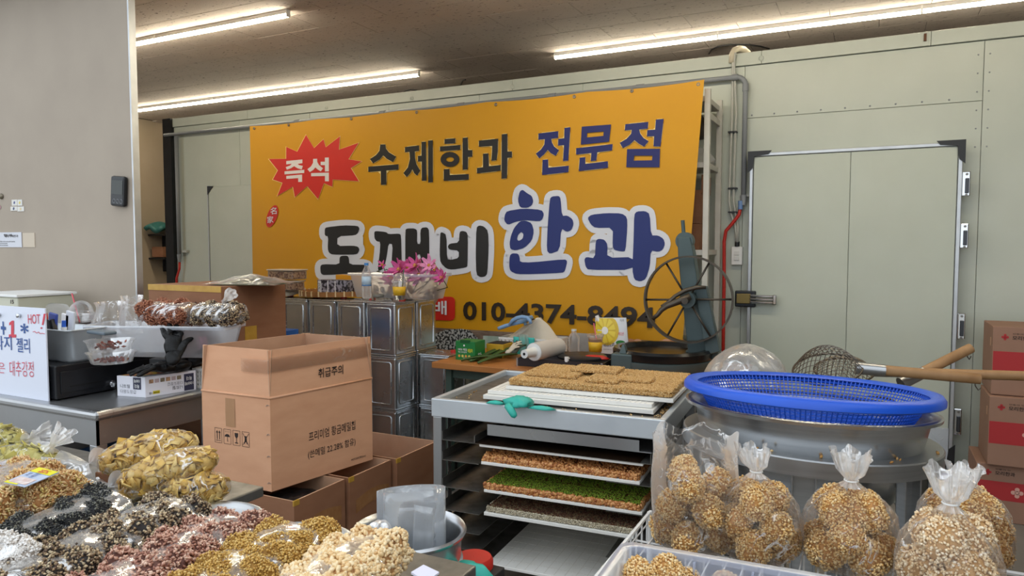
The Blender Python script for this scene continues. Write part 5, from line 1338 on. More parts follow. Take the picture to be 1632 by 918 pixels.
# blue carton and bottle behind the big carton
q0 = P(372, 545, Z=0.8); 
a = P(370, 546, Y=3.0); b_ = P(416, 533, Y=3.0)
t = thing('blue_white_carton', 'blue and white carton lying upside down behind the big printed carton', 'box', ((a.x + b_.x) / 2, 3.05, a.z - 0.1))
B().box((a.x, 3.14, a.z - .1), (b_.x, 3.3, b_.z)).build('box_body', mat('box_blue', '#1d5aa8', 0.45), t, bevel=0.003)
B().box((a.x - .002, 3.1385, a.z - .1), (a.x + (b_.x - a.x) * .3, 3.2, b_.z + .001)).build('white_panel', M_WHITEP, t)
b = B(); txt(b, '500g', (a.x + (b_.x - a.x) * .86, 3.1375, b_.z - .035), (1, 0, 0), (0, 0, 1), 0.07, 0.028, 0.02, flip=True); b.build('lettering', M_WHITEP, t)
carton('packing_carton', 'closed carton under the blue and white carton, right of the brown stack', rect4(a.x - .05, 3.12, b_.x + .06, 3.5, 0.0), a.z - .101, M_KRAFTD)
q = P(381, 540, Y=3.07); bottle(q.x, 3.2, P(381, 533, Y=3.2).z - .18 * 0 - .005 + 0.0, 0.036, 0.115, 'clear bottle with pale blue cap on the blue carton', cap='#6aa6cf', name='squat_bottle')

# ================================================================ centre rack with nut brittle
FL = P(687, 634.6, Z=0.88); FR = P(1060.5, 670, Z=0.88)
RU = (FR - FL); RW = RU.length; RU.normalize(); RV = Vector((-RU.y, RU.x, 0)); RD = 0.74
rk_ang = math.atan2(RU.y, RU.x)
RT = Matrix.Translation((FL.x, FL.y, 0)) @ Matrix.Rotation(rk_ang, 4, 'Z')    # local: x along front, y back
rack = thing('tray_rack', 'stainless steel tray rack in the centre holding boards of nut brittle', 'rack', RT @ Vector((RW / 2, RD / 2, 0)))
ZT = 0.88
for lo, hi in (((0, 0, ZT - .075), (RW, .025, ZT)), ((0, RD - .025, ZT - .075), (RW, RD, ZT)), ((0, .025, ZT - .075), (.025, RD - .025, ZT)), ((RW - .025, .025, ZT - .075), (RW, RD - .025, ZT))):
    B(RT).box(lo, hi).build('top_rail', M_STEELW, rack, bevel=0.004)
B(RT).box((.025, .025, ZT - .03), (RW - .025, RD - .025, ZT - .022)).build('top_deck', M_STEELD, rack)
for x, y in ((0.005, 0.005), (RW - .045, 0.005), (0.005, RD - .045), (RW - .045, RD - .045)):
    B(RT).box((x, y, 0.06), (x + .04, y + .04, ZT - .075)).build('leg', M_STEEL, rack, bevel=0.003)
    B(RT).lathe([(.001, -.014), (.03, -.014), (.032, 0), (.03, .014), (.001, .014)], c=(x + .02, y + .02, .032), seg=16, T=Matrix.Rotation(PI / 2, 4, 'X')).build('caster', M_BLACKP, rack, smooth=True, auto=40)
LZ = [.715, .632, .521, .427, .345, .275]
LW = 0.165
for z in LZ:
    for s in (0, 1):
        x0, x1 = (0.05, 0.05 + LW) if s == 0 else (RW - .05 - LW, RW - .05)
        B(RT).box((x0, 0.0, z - .002), (x1, RD - .05, z)).build('ledge', M_STEELD, rack)
        xx = x0 if s == 0 else x1 - .002
        B(RT).box((xx, 0.0, z), (xx + .002, RD - .05, z + .035)).build('ledge_upstand', M_STEELD, rack)
for s in (0, 1):
    x = .047 if s == 0 else RW - .049
    for y in (0.05, RD - .1): B(RT).box((x, y, .2), (x + .003, y + .03, ZT - .075)).build('side_strap', M_STEEL, rack)
B(RT).box((.0, RD - .01, .1), (RW, RD, ZT - .075)).build('rear_panel', M_STEELD, rack)
# steel shelf hung under the top
T_ = RT
def rtx(px_, py_, Z): return (RT.inverted() @ P(px_, py_, Z=Z))
p0 = rtx(777, 674, .79)
tag(B(RT).box((.24, .03, .745), (RW - .05 - .0, RD - .08, .749)).box((.24, .028, .749), (RW - .1, .031, .79)).build('steel_shelf_tray', M_STEEL, None), 'bare steel tray in the topmost slot of the centre rack', 'tray')
M_NUT = mat('brown_nut', '#a5652e', 0.4, attr=['#8f4d1e', '#c07f42', '#dca468'], spec=.6)
M_NUTD = mat('nut_binder', '#5a2d12', 0.5)
M_GSEED = mat('green_seed', '#55661c', 0.6, attr=['#4d6a12', '#7a9a22', '#a0b03c'])
M_SES = mat('white_sesame', '#cfc3a6', 0.5, attr=['#b9aa88', '#ddd3bb', '#8f806a'])
M_BROWNT = mat('brown_top', '#4e2a18', 0.6, attr=['#3a1c10', '#6b3d24', '#2a140c'])
M_GOLD = mat('golden_grain', '#c0904a', 0.5, attr=['#a57434', '#cda05c', '#e0c08a', '#b07c38'])
M_GOLDC = mat('golden_core', '#8a5c28', 0.7)
def slab(x0, y0, x1, y1, z0, h, nm, label, core, side, top, sg=0.006, tg=0.004, nside=1500, ntop=2500, wob=0.0, lift=0.0, cut=0):
    """a pressed slab of grains; local rack coordinates"""
    t = thing(nm, label, 'brittle', RT @ Vector(((x0 + x1) / 2, (y0 + y1) / 2, z0)))
    B(RT).box((x0 + .004, y0 + .004, z0 + .001), (x1 - .004, y1 - .004, z0 + h - .002)).build('binder', core, t)
    u = RNG.random(nside); v = RNG.random(nside)
    k = RNG.integers(0, 4, nside); k[: nside // 2] = 0
    X = np.where(k == 0, x0 + (x1 - x0) * u, np.where(k == 1, x1, np.where(k == 2, x0 + (x1 - x0) * u, x0)))
    Y = np.where(k == 0, y0, np.where(k == 1, y0 + (y1 - y0) * u, np.where(k == 2, y1, y0 + (y1 - y0) * u)))
    pts = np.stack([X + RNG.normal(size=nside) * .0015, Y + RNG.normal(size=nside) * .0015, z0 + .003 + (h - .005) * v], 1)
    R_ = np.array(RT.to_3x3()); o_ = np.array(RT.translation)
    vv, ff, tt = grains(pts @ R_.T + o_, (sg, sg * .8, sg * .75), OCT if sg < .006 else ICO1)
    o = mesh_np('side_grains', vv, ff, side, tint=tt, parent=t); o['kind'] = 'stuff'
    pts = np.stack([x0 + (x1 - x0) * RNG.random(ntop), y0 + (y1 - y0) * RNG.random(ntop), np.full(ntop, z0 + h - .001)], 1)
    if cut:
        fx = (pts[:, 0] - x0) / (x1 - x0) * cut; m_ = np.abs(fx - np.round(fx)) > .02
        fy = (pts[:, 1] - y0) / (y1 - y0) * max(2, cut // 2); m_ &= np.abs(fy - np.round(fy)) > .03; pts = pts[m_]
    vv, ff, tt = grains(pts @ R_.T + o_, (tg, tg * .7, tg * .5))
    o = mesh_np('top_grains', vv, ff, top, tint=tt, parent=t); o['kind'] = 'stuff'
    return t
def board(x0, y0, x1, y1, z, label, th=.012, m=M_WHITEB, ribs=0):
    t = thing('white_board', label, 'board', RT @ Vector(((x0 + x1) / 2, (y0 + y1) / 2, z)))
    B(RT).box((x0, y0, z), (x1, y1, z + th)).build('board_panel', m, t, bevel=.002)
    return t
xl_ = .225; xr2 = RW - .10
# slot 1: dark sheet on board
board(xl_ - .01, .005, xr2 + .02, .68, LZ[0] + .001 - .014, 'white board carrying a dark empty baking sheet, second slot of the rack', .011)
t = thing('dark_baking_sheet', 'dark greasy baking sheet on the white board near the top of the rack', 'tray', RT @ Vector((.5, .3, LZ[0])))
B(RT).box((xl_ - .03, .0, LZ[0] - .001), (xr2 + .01, .66, LZ[0] + .002)).build('sheet', mat('dark_sheet', '#2b2521', 0.25, 0.6, col2='#4a3424', scale=5), t)
B(RT).box((xl_ - .03, .0, LZ[0] + .002), (xl_ - .027, .66, LZ[0] + .03)).build('upturned_edge', M_STEELD, t)
zq = LZ[1] + .001
board(xl_, .0, xr2 + .01, .68, zq, 'white board under the brown peanut slab in the rack')
slab(xl_ + .005, .01, xr2 + .0, .5, zq + .012, .024, 'peanut_brittle_slab', 'caramel-brown peanut brittle slab in the rack, uppermost of three', M_NUTD, M_NUT, M_NUT, .0075, .008, 1300, 4200)
zq = .522
board(xl_ + .012, .0, xr2 + .02, .68, zq, 'white board under the green-topped nut slab in the rack')
slab(xl_ + .012, .008, xr2 + .01, .5, zq + .012, .024, 'green_topped_brittle_slab', 'nut brittle slab with bright green seed top in the rack', M_NUTD, M_NUT, M_GSEED, .0078, .0035, 1300, 14000, cut=9)
zq = .428
board(xl_ + .012, .0, xr2 - .01, .68, zq, 'worn white board under the sesame slab, lowest loaded slot', .014)
slab(xl_ + .022, .008, xr2 - .01, .5, zq + .014, .024, 'sesame_slab', 'pale sesame slab with dark brown top, lowest in the rack', mat('sesame_core', '#8b7a5a', .7), M_SES, M_BROWNT, .0032, .004, 5200, 9000, cut=9)
# bottom board, its own low position
board(.25, .0, RW - .06, .72, .222, 'bare white board with faint grid on the bottom ledges of the rack', .012)
for s in (0, 1):
    x0, x1 = (0.05, 0.30) if s == 0 else (RW - .2, RW - .05)
    B(RT).box((x0, 0.0, .218), (x1, RD - .05, .2215)).build('ledge', M_STEELD, rack)
gl = B(RT)
for k in range(1, 16): gl.box((.25 + (RW - .31) * k / 16 - .0006, .004, .2341), (.25 + (RW - .31) * k / 16 + .0006, .716, .2346))
for k in range(1, 12): gl.box((.252, .72 * k / 12 - .0006, .2341), (RW - .062, .72 * k / 12 + .0006, .2346))
o = gl.build('grid_lines', mat('grid_grey', '#cfc9bc', .6), [x for x in bpy.data.objects if x.get('label', '').startswith('bare white board')][0])
# top of the rack: two ribbed white boards and the golden slab
def from_px(p, Z): v = RT.inverted() @ P(*p, Z=Z); return v
a = from_px((768, 629), ZT + .004); b_ = from_px((1030, 664), ZT + .004)
DKZ = ZT - .022
t = board(a.x, a.y + .01, b_.x, a.y + .50, ZT - .016, 'lower ribbed white board on the rack top', .018)
t2_ = board(a.x + .012, a.y + .03, b_.x - .01, a.y + .49, ZT + .003, 'middle ribbed white board on the rack top', .016)
rb = B(RT)
x = a.x + .03
while x < b_.x - .03: rb.box((x, a.y + .032, ZT + .019), (x + .006, a.y + .47, ZT + .0205)); x += .02
o = rb.build('ribs', M_WHITEB, t2_); o['kind'] = 'stuff'
c = from_px((806, 613), ZT + .04); d = from_px((1059, 645), ZT + .04)
board(c.x, c.y, d.x + .01, c.y + .47, ZT + .0215, 'upper white board directly under the golden slab', .015)
sl = slab(c.x + .012, c.y + .015, d.x + .0, c.y + .44, ZT + .0375, .026, 'golden_grain_slab', 'wide golden puffed-grain slab spread over the rack top', M_GOLDC, M_GOLD, M_GOLD, .0042, .0048, 5000, 21000)
zs2 = ZT + .0375 + .026
for i, (x0, y0, x1, y1, h, lb) in enumerate(((.05, .10, .27, .24, .014, 'loose broken golden slab piece lying on the left of the slab'), (.22, .20, .42, .34, .014, 'golden slab piece overlapping behind the left one'),
                                           (.33, .06, .46, .26, .014, 'narrow golden slab piece lying in the middle of the slab'), (.44, .13, .58, .21, .012, 'small golden slab piece right of the middle'))):
    slab(c.x + x0, c.y + y0, c.x + x1, c.y + y1, zs2 + (.013 if i == 1 else 0) , h, 'broken_slab_piece', lb, M_GOLDC, M_GOLD, M_GOLD, .004, .0048, 900, 1600)
# crumbs on the deck
n = 260
pts = np.stack([RNG.uniform(.03, RW - .03, n), RNG.uniform(.03, .3, n), np.full(n, ZT - .019)], 1)
pts[:150, 0] = RNG.uniform(b_.x + .0, RW - .03, 150); pts[:150, 1] = RNG.uniform(.03, RD - .1, 150)
pts = pts[(pts[:, 1] < a.y + .005) | (pts[:, 0] < a.x - .01) | (pts[:, 0] > b_.x + .01)]
R_ = np.array(RT.to_3x3()); o_ = np.array(RT.translation)
v, f, tt = grains(pts @ R_.T + o_, (.0045, .003, .003))
tag(mesh_np('crumbs', v, f, M_GOLD, tint=tt), 'golden crumbs scattered on the steel rack top around the boards', 'crumbs', kind='stuff')
# teal gloves hanging over the front rail
M_TEAL = mat('teal_rubber', '#2fae9e', 0.5, bump=0.4, scale=20, bscale=50)
q = P(826, 640, Z=ZT + .02)
b = B(TR(q.x, q.y + .01, ZT + .004, rk_ang)); b.lathe([(.001, .035), (.03, .032), (.05, .02), (.055, .005), (.04, -.002), (.001, -.003)], seg=22, rf=lambda a, i: 1 + .22 * math.sin(3 * a + 1.7 * i) + .16 * math.sin(7 * a - 2 * i))
t = thing('teal_glove', 'bunched teal rubber glove lying on the front rail of the rack', 'glove', (q.x, q.y, ZT))
b.build('glove_body', M_TEAL, t, smooth=True)
b = B(TR(q.x + .005, q.y - .04, ZT + .01, rk_ang)); b.tube([(-.03, .0, 0), (-.01, -.015, -.012), (.005, -.02, -.03), (.012, -.02, -.036)], [.014, .015, .013, .007], 8); b.build('finger', M_TEAL, t, smooth=True)
for dx, w in ((-.10, .04), (.10, .055)):
    B(TR(q.x + dx, q.y + .0 - dx * .02, ZT + .001, rk_ang)).lathe([(.001, .014), (w * .6, .01), (w, .001), (.001, 0)], seg=16, rf=lambda a, i: 1 + .1 * math.sin(4 * a), T=Matrix.Diagonal((1, .4, 1)).to_4x4()).build('cuff', M_TEAL, t, smooth=True)
# ================================================================ wooden table at the back with its clutter
WZ = 0.8
a = P(688, 577, Z=WZ)
wx0, wy0 = a.x, a.y; wx1 = -0.62; wy1 = 4.42
wt = thing('wooden_table', 'orange wood-topped table behind the rack, in front of the banner', 'table', ((wx0 + wx1) / 2, (wy0 + wy1) / 2, 0))
xm_ = P(810, 590, Y=wy0).x
for x0, x1 in ((wx0, xm_ - .001), (xm_ + .001, wx1)):
    B().box((x0, wy0, WZ - .036), (x1, wy1, WZ)).build('table_top', M_WOOD, wt, bevel=.003)
for x in (wx0 + .06, wx1 - .1):
    for y in (wy0 + .06, wy1 - .1): B().box((x, y, 0), (x + .04, y + .04, WZ - .036)).build('leg', mat('green_leg', '#3e5148', .5), wt, bevel=.003)
B().box((wx0 + .06, wy0 + .08, WZ - .1), (wx1 - .06, wy0 + .1, WZ - .036)).build('apron', mat('green_leg', '#3e5148', .5), wt)
tag(B().box((wx0 + .10, wy0 + .12, .0), (wx0 + .62, wy0 + .5, .60)).build('dark_green_bin', mat('dark_green', '#27362f', .5), None, bevel=.01), 'dark green bin under the wooden table', 'bin')
pb = P(757, 615, Z=.61)
b = B(); rs = random.Random(4)
v, f, tt = grains(np.array([[wx0 + .36 + d[0] * .1, wy0 + .22 + d[1] * .06, .63 + abs(d[2]) * .03] for d in RNG.normal(size=(40, 3))]), (.045, .03, .025), ICO2)
tag(mesh_np('pale_stones', v, f, mat('pale_veg', '#a9aa9c', .6, attr=['#8b9082', '#c9c8bb', '#5f6b58']), tint=tt), 'heap of pale and green pieces on the dark bin under the wooden table', 'vegetables', kind='stuff')

def onW(x, y, dz=0.0): return P(x, y, Z=WZ + dz)
# green tea box
q = onW(726, 573); q2 = P(756, 576, Y=q.y)
t = thing('green_tea_box', 'green carton with white and yellow print on the left of the wooden table', 'box', (q.x + .05, q.y + .05, WZ))
gw = P(757, 570, Y=q.y).x - q.x; gh = P(726, 543, Y=q.y).z - WZ
M_GBOX = mat('box_green', '#1c7a3a', .4)
B().box((q.x, q.y, WZ), (q.x + gw, q.y + .13, WZ + gh)).build('box_body', M_GBOX, t, bevel=.003)
B().box((q.x + gw * .25, q.y - .001, WZ + gh - .012), (q.x + gw * .75, q.y + .006, WZ + gh + .008)).build('tuck_flap', mat('box_green_dark', '#12552a', .4), t)
def ln(b, t_, fx, fz, w, h, bold=.01, y=None): txt(b, t_, (q.x + gw * fx, q.y - .001, WZ + gh * fz), (1, 0, 0), (0, 0, 1), gw * w, gh * h, bold)
b = B(); ln(b, '100% 메밀', .14, .5, .45, .13); ln(b, '국산 우리밀차', .14, .38, .45, .09); b.disc((q.x + gw * .45, q.y - .001, WZ + gh * .78), .006, (0, -1, 0)); ln(b, '티백 20개', .4, .08, .25, .06); b.build('white_lettering', M_WHITEP, t)
b = B(); ln(b, '메밀차', .64, .42, .25, .2, .02); b.build('yellow_lettering', mat('print_yellow', '#d9d43a', .5), t)
b = B()
for i in range(4): b.disc((q.x + gw * (.2 + .17 * i), q.y - .001, WZ + gh * .22), .008, (0, -1, 0), k=i % 2)
b.build('picture_dots', [mat('dot_o', '#d99a4a', .5), mat('dot_y', '#e0cf6a', .5)], t)
b = B(); txt(b, '차', (q.x + gw + .001, q.y + .03, WZ + .015), (0, 1, 0), (0, 0, 1), .05, .03, .02); b.build('side_lettering', M_WHITEP, t)
# yellow box behind it
t = thing('yellow_carton', 'yellow carton lying behind the green box on the wooden table', 'box', (q.x + gw + .07, q.y + .2, WZ))
B().box((q.x + gw - .02, q.y + .18, WZ), (q.x + gw + .10, q.y + .32, WZ + .085)).build('box_body', mat('box_mustard', '#c79a24', .5), t, bevel=.003)
B().box((q.x + gw - .015, q.y + .185, WZ + .0855), (q.x + gw + .095, q.y + .315, WZ + .088)).build('dark_top', M_DARK, t)
# spring onions / aloe leaves
M_ALOE = mat('dark_green_leaf', '#41602a', .45, col2='#2c4420', scale=12)
for i, (x0, y0, x1, y1, lift) in enumerate(((750, 578, 832, 562, .03), (762, 581, 824, 572, .02), (735, 577, 800, 575, .012), (775, 575, 838, 566, .055), (760, 576, 815, 566, .045))):
    s_ = onW(x0, y0); e_ = onW(x1, y1)
    n = 10; pts = []; 
    for k in range(n + 1):
        u = k / n; p = s_.lerp(e_, u); p.z = WZ + .008 + lift * u + .012 * math.sin(PI * u); pts.append(p)
    d = (e_ - s_).normalized(); sd = Vector((-d.y, d.x, 0))
    b = B(); b.grid(lambda u, v: s_.lerp(e_, u) * 1 + Vector((0, 0, .006 + lift * u + .014 * math.sin(PI * u) + .008 * abs(2 * v - 1))) + sd * (2 * v - 1) * .02 * math.sin(PI * min(1, .08 + u * .9)) ** .6, 14, 4)
    lab = ('longest green leaf blade lying in front of the green box', 'second green leaf blade beside the longest one', 'short green leaf blade at the front left of the wooden table', 'green leaf blade rising towards the white roll', 'green leaf blade in the middle of the bunch')[i]
    tag(b.build('green_leaf_blade', M_ALOE, None, smooth=True, solid=.006), lab, 'leaf', 'green leaf blades on the wooden table')
# white flower-like gloves behind leaves
for i, (x, y, c, lb) in enumerate(((797, 566, '#c9bfae', 'cream work glove lying behind the green leaves'), (806, 560, '#3b4038', 'dark-fingered work glove standing behind the green leaves'))):
    q = onW(x, 576); glove('work_glove', lb, (q.x, q.y + .12, WZ + .04), .6 * i - .4, .45, mat('wg' + c, c, .8), .55)
# white perforated basket
q = onW(802, 570); wbx = q.x; wby = q.y + .22
T = TR(P(842, 560, Y=wby).x, wby + .08, WZ, .04)
bw = (P(893, 560, Y=wby).x - P(803, 560, Y=wby).x)
bt_ = thing('white_basket', 'white perforated basket with cloths on the wooden table', 'basket', (T.translation.x, wby + .08, WZ))
wh = P(842, 539, Y=wby).z - WZ
slotted(B(T), bw, .2, wh, 14, 8, 5, fillr=.62).build('basket_wall', M_WHITEP, bt_)
# cream bag rising from it
b = B(); cxb = P(848, 540, Y=wby + .06).x; ztop = P(850, 507, Y=wby + .06).z
b.grid(lambda u, v: Vector((cxb - .21 + .42 * u * (1 - .0 * v) + (.10 - .20 * u) * v * 1.3 + .03 * v, wby + .08 + .05 * math.sin(6 * u) * (1 - v) , WZ + .05 + (ztop - WZ - .05) * v * (.66 + .34 * math.sin(PI * min(1, u * .8 + .05)) ** 2 + .02 * math.sin(14 * u)))), 18, 12)
tag(b.build('cream_cloth_bag', mat('cream_canvas', '#cdc2b0', .9, bump=.4, scale=10, bscale=25), None, smooth=True, solid=.05), 'cream cloth bag slumped upright in the white basket', 'bag')
# light blue slipper/strap on top
M_SB = mat('sky_blue_rubber', '#7fa3cc', .5)
t = thing('blue_slipper', 'light blue rubber sandal resting on top of the cream cloth bag', 'sandal', P(822, 520, Y=wby))
s0, s1 = P(797, 523, Y=wby - .0), P(846, 512, Y=wby + .05)
B().grid(lambda u, v: s0.lerp(s1, u) + Vector((0, (v - .5) * .09 * (1 - .25 * (2 * u - 1) ** 2), .03 * u * u + .006 * math.sin(6 * u))), 12, 6).build('sole', M_SB, t, smooth=True, solid=.022)
B().tube([P(x, y, Y=wby - .03) for x, y in ((812, 518), (817, 511), (824, 507), (832, 505), (840, 506), (845, 511), (846, 516))], [.010, .014, .014, .013, .012, .012, .01], 8).build('strap', M_SB, t, smooth=True)
B().tube([P(x, y, Y=wby + .05) for x, y in ((822, 516), (828, 511), (835, 512), (838, 518))], .011, 8).build('strap', M_SB, t, smooth=True)
B().box(P(831, 513, Y=wby + .0), P(837, 509, Y=wby + .04)).build('buckle', mat('pale_buckle', '#b9c6d6', .3), t, bevel=.002)
# teal glove over the basket front
q = P(836, 545, Y=wby - .02)
b = B(); b.grid(lambda u, v: Vector((q.x - .07 + .15 * u, wby - .035 - .01 * math.sin(9 * u), WZ + wh + .01 - (.14 - .05 * u) * v)), 12, 8)
tag(b.build('teal_cloth', mat('teal_cloth', '#37b5ad', .6, bump=.5, scale=10, bscale=30), None, smooth=True, solid=.008), 'teal cloth draped over the front of the white basket', 'cloth')
b = B(); b.grid(lambda u, v: Vector((q.x - .03 + .07 * u + .02 * v, wby - .05 - .01 * math.sin(9 * u), WZ + wh + .03 - .17 * v)), 8, 8)
tag(b.build('pale_plastic_sheet', film('pale_sheet', '#cfe3dd', haze=.5, crease_glint=.4, scale=18), None, smooth=True), 'pale translucent plastic sheet hanging over the teal cloth', 'sheet')
# white film roll
a = onW(843, 575, .045); b_ = P(885, 566, Z=WZ + .075)
r0 = onW(845, 572, .065); r1 = onW(893, 565, .065)
dr = (r1 - r0).normalized()
t = thing('wrap_roll', 'thick roll of white wrapping film lying on the black tray on the wooden table', 'roll', (r0 + r1) / 2)
r0 = Vector((r0.x, r0.y + .05, WZ + .098)); r1 = Vector((r1.x - .05, r1.y + .09, WZ + .098)); dr = (r1 - r0).normalized()
B().cyl(r0, r1, .052, seg=32).build('film_roll', mat('roll_white', '#cfc9c2', .5), t, smooth=True, auto=40)
B().cyl(r0 - dr * .003, r0 - dr * .001, .049, seg=32).build('roll_end', M_WHITEP, t, smooth=True, auto=40)
B().cyl(r0 - dr * .10, r0 + dr * .01, .024, .028, seg=20).build('core_tube', M_WHITEP, t, smooth=True, auto=40)
B().cyl(r0 - dr * .102, r0 - dr * .0995, .008, seg=12).build('core_hole', M_BLACKP, t)
# black shallow tray with white rod and red thing
a = onW(824, 583); b_ = onW(963, 592)
rd2 = (b_ - a).normalized(); T = Matrix.Translation((a.x, a.y, WZ)) @ Matrix.Rotation(math.atan2(rd2.y, rd2.x), 4, 'Z'); Lt = (b_ - a).length
t = thing('black_counter_tray', 'long black shallow tray with metal edge at the front of the wooden table', 'tray', (a + b_) / 2)
B(T).box((0, 0, 0), (Lt, .36, .006)).build('tray_base', M_BLACKM, t)
for lo, hi in (((0, 0, .006), (Lt, .006, .045)), ((0, .354, .006), (Lt, .36, .045)), ((0, .006, .006), (.006, .354, .045)), ((Lt - .006, .006, .006), (Lt, .354, .045))):
    B(T).box(lo, hi).build('tray_side', mat('dark_metal', '#3a3538', .4, .6), t)
B(T).box((-.003, -.003, 0), (.006, .003, .048)).build('corner_edge', M_STEEL, t); B(T).box((Lt - .02, -.003, 0), (Lt - .008, .0, .046)).build('corner_edge', M_STEEL, t)
t = thing('white_rod', 'thin white rod with a knobbed end resting on the black tray edge', 'rod', T @ Vector((.3, .03, .05)))
p0 = T @ Vector((.30, .01, .054)); p1 = T @ Vector((.46, .16, .054))
B().cyl(p0, p1, .008, seg=10).build('rod', M_WHITEP, t, smooth=True, auto=40); B().cyl(p0 - Vector((0, 0, .014)), p0 + Vector((0, 0, .014)), .013, seg=12).build('knob', M_WHITEP, t, smooth=True, auto=40)
b = B(T @ Matrix.Translation((.44, .12, .05)))
b.lathe([(.001, .022), (.05, .018), (.085, .004), (.08, 0), (.001, 0)], seg=20, T=Matrix.Diagonal((1, .45, 1)).to_4x4())
tag(b.build('red_spatula', M_RED, None, smooth=True), 'red rubber spatula head resting on the black tray', 'spatula')
t = thing('black_lid', 'flat black round lid near the right end of the black tray', 'plate', T @ Vector((.76, .2, .046)))  # round black lid lying on the tray
B(T @ Matrix.Translation((Lt - .17, .15, .046))).lathe([(.001, .018), (.13, .018), (.145, .010), (.145, 0), (.001, 0)], seg=36).build('disc', M_BLACKM, t, smooth=True, auto=30)
# clear bottle, latte, lemon pouch
q = onW(903, 574); bottle(q.x, q.y + .12, WZ + .007, .036, P(903, 524, Y=q.y + .12).z - WZ - .007, 'clear water bottle with white cap standing behind the black tray', cap='#d9d9d6', name='water_bottle')
v, f, tt = grains(np.array([[q.x + d[0] * .012, q.y + .12 + d[1] * .012, WZ + .03 + abs(d[2]) * .03] for d in RNG.normal(size=(50, 3))]), (.006, .005, .004))
q2 = onW(938, 574)
drink(q2.x, q2.y + .12, WZ + .007, .047, .13, 'clear cup of pale pink milk drink with yellow sleeve and straw', dome=False, straw='#e0607a', sleeve='#e0b020', liquid='#c9a898', lh=.85, lean=.1)
yp = onW(975, 570).y + .14
A_ = P(951, 571, Y=yp); T_L, T_R, B_R = P(949, 508, Y=yp), P(998, 508, Y=yp), P(1003, 568, Y=yp)
t = thing('lemon_pouch', 'white stand-up drink pouch with a lemon slice picture and spout', 'pouch', ((A_.x + B_R.x) / 2, yp, WZ))
def pch(u, v, s=-1, off=0):
    b0 = A_.lerp(B_R, u); t0 = T_L.lerp(T_R, u); p = Vector((b0.x + (t0.x - b0.x) * v, 0, WZ + .007 + (t0.z - WZ) * v))
    p.y = yp + s * (.035 * (1 - v) ** .7 * math.sin(PI * u) ** .5 + .004 + off) ; return p
b = B(); b.grid(lambda u, v: pch(u, v), 14, 14); b.grid(lambda u, v: pch(u, v, 1), 14, 14, flip=True)
b.build('pouch_body', mat('pouch_white', '#d9dde4', .3, bump=.3, scale=6, bscale=12), t, smooth=True)
def disc_on(cu, cv, r, k, asp=1.0, off=.002, n=26, b=None, a0=0, a1=2 * PI):
    W = (T_R.x - T_L.x); H = T_L.z - WZ
    b.add([pch(cu, cv, off=off)] + [pch(min(.99, max(.01, cu + r * math.cos(a0 + (a1 - a0) * i / n) / W)), min(.99, max(.01, cv + r * asp * math.sin(a0 + (a1 - a0) * i / n) / H)), off=off) for i in range(n + 1)], [(0, i + 1, i + 2) for i in range(n)], k)
b = B(); disc_on(.36, .66, .084, 0, 1.15, .0025, b=b); b.build('lemon_rind', mat('lemon_rind', '#d8b92a', .35), t)
b = B()
for k in range(10): disc_on(.33, .645, .070, 0, 1.15, .0040, 4, b, k * PI / 5 + .08, (k + 1) * PI / 5 - .08)
b.build('lemon_segments', mat('lemon_flesh', '#e6cf3c', .3), t)
b = B(); disc_on(.33, .645, .022, 0, 1.1, .0055, b=b); b.build('lemon_centre', M_WHITEP, t)
b = B(); disc_on(.8, .32, .028, 0, .55, .003, b=b); b.build('printed_leaf', mat('print_leaf', '#1f7a2c', .5), t)
H = T_L.z - WZ
def ptxt(b, s, u0, v0, u1, h, bold=0.0):
    a = pch(u0, v0, off=.004); c = pch(u1, v0, off=.004); c.y = a.y = min(a.y, c.y) - .004
    txt(b, s, a, c - a, (0, 0, 1), (c - a).length, h, bold)
b = B(); ptxt(b, 'TeasAde', .17, .2, .82, .026, -.008); ptxt(b, '자연그대로', .35, .285, .65, .007); ptxt(b, '레몬에이드 1kg', .28, .1, .66, .01); ptxt(b, '티즈', .82, .9, .95, .016); b.build('grey_lettering', mat('pouch_ink', '#5d5a66', .5), t)
b = B(); ptxt(b, '레몬', .74, .52, .93, .022); b.build('red_lettering', MR_, t)
B().cyl(P(955, 512, Y=yp), P(951, 503, Y=yp), .013, seg=14).build('spout_cap', M_WHITEP, t, smooth=True, auto=40)

# ================================================================ green cast machine with big wheel
M_MACH = mat('machine_green', '#4f5f60', .45, .2, col2='#455455', scale=6, bump=.15, bscale=40)
M_IRON = mat('worn_iron', '#5f574d', .45, .7, col2='#453f38', scale=12)
MY = 4.16
wc = P(1098, 477, Y=MY - .1)
mc = thing('slicing_machine', 'old green cast-iron machine with a large spoked handwheel before the banner', 'machine', (wc.x + .03, MY, WZ))
dc = P(1055, 578, Y=4.1)
drum = Vector((dc.x, 4.10, 0)); dr_ = .275
B().lathe([(.001, WZ), (dr_, WZ), (dr_ + .012, WZ + .03), (dr_ + .012, WZ + .055), (dr_ - .01, WZ + .06), (.001, WZ + .06)], c=drum, seg=48).build('drum_base', M_MACH, mc, smooth=True, auto=30)
B().lathe([(dr_ - .045, WZ + .06), (dr_ + .006, WZ + .06), (dr_ + .01, WZ + .10), (dr_ + .0, WZ + .115), (dr_ - .03, WZ + .115), (dr_ - .045, WZ + .09), (.001, WZ + .08)], c=drum, seg=48).build('black_ring', mat('gloss_black', '#1b1b1c', .25, .3), mc, smooth=True, auto=30)
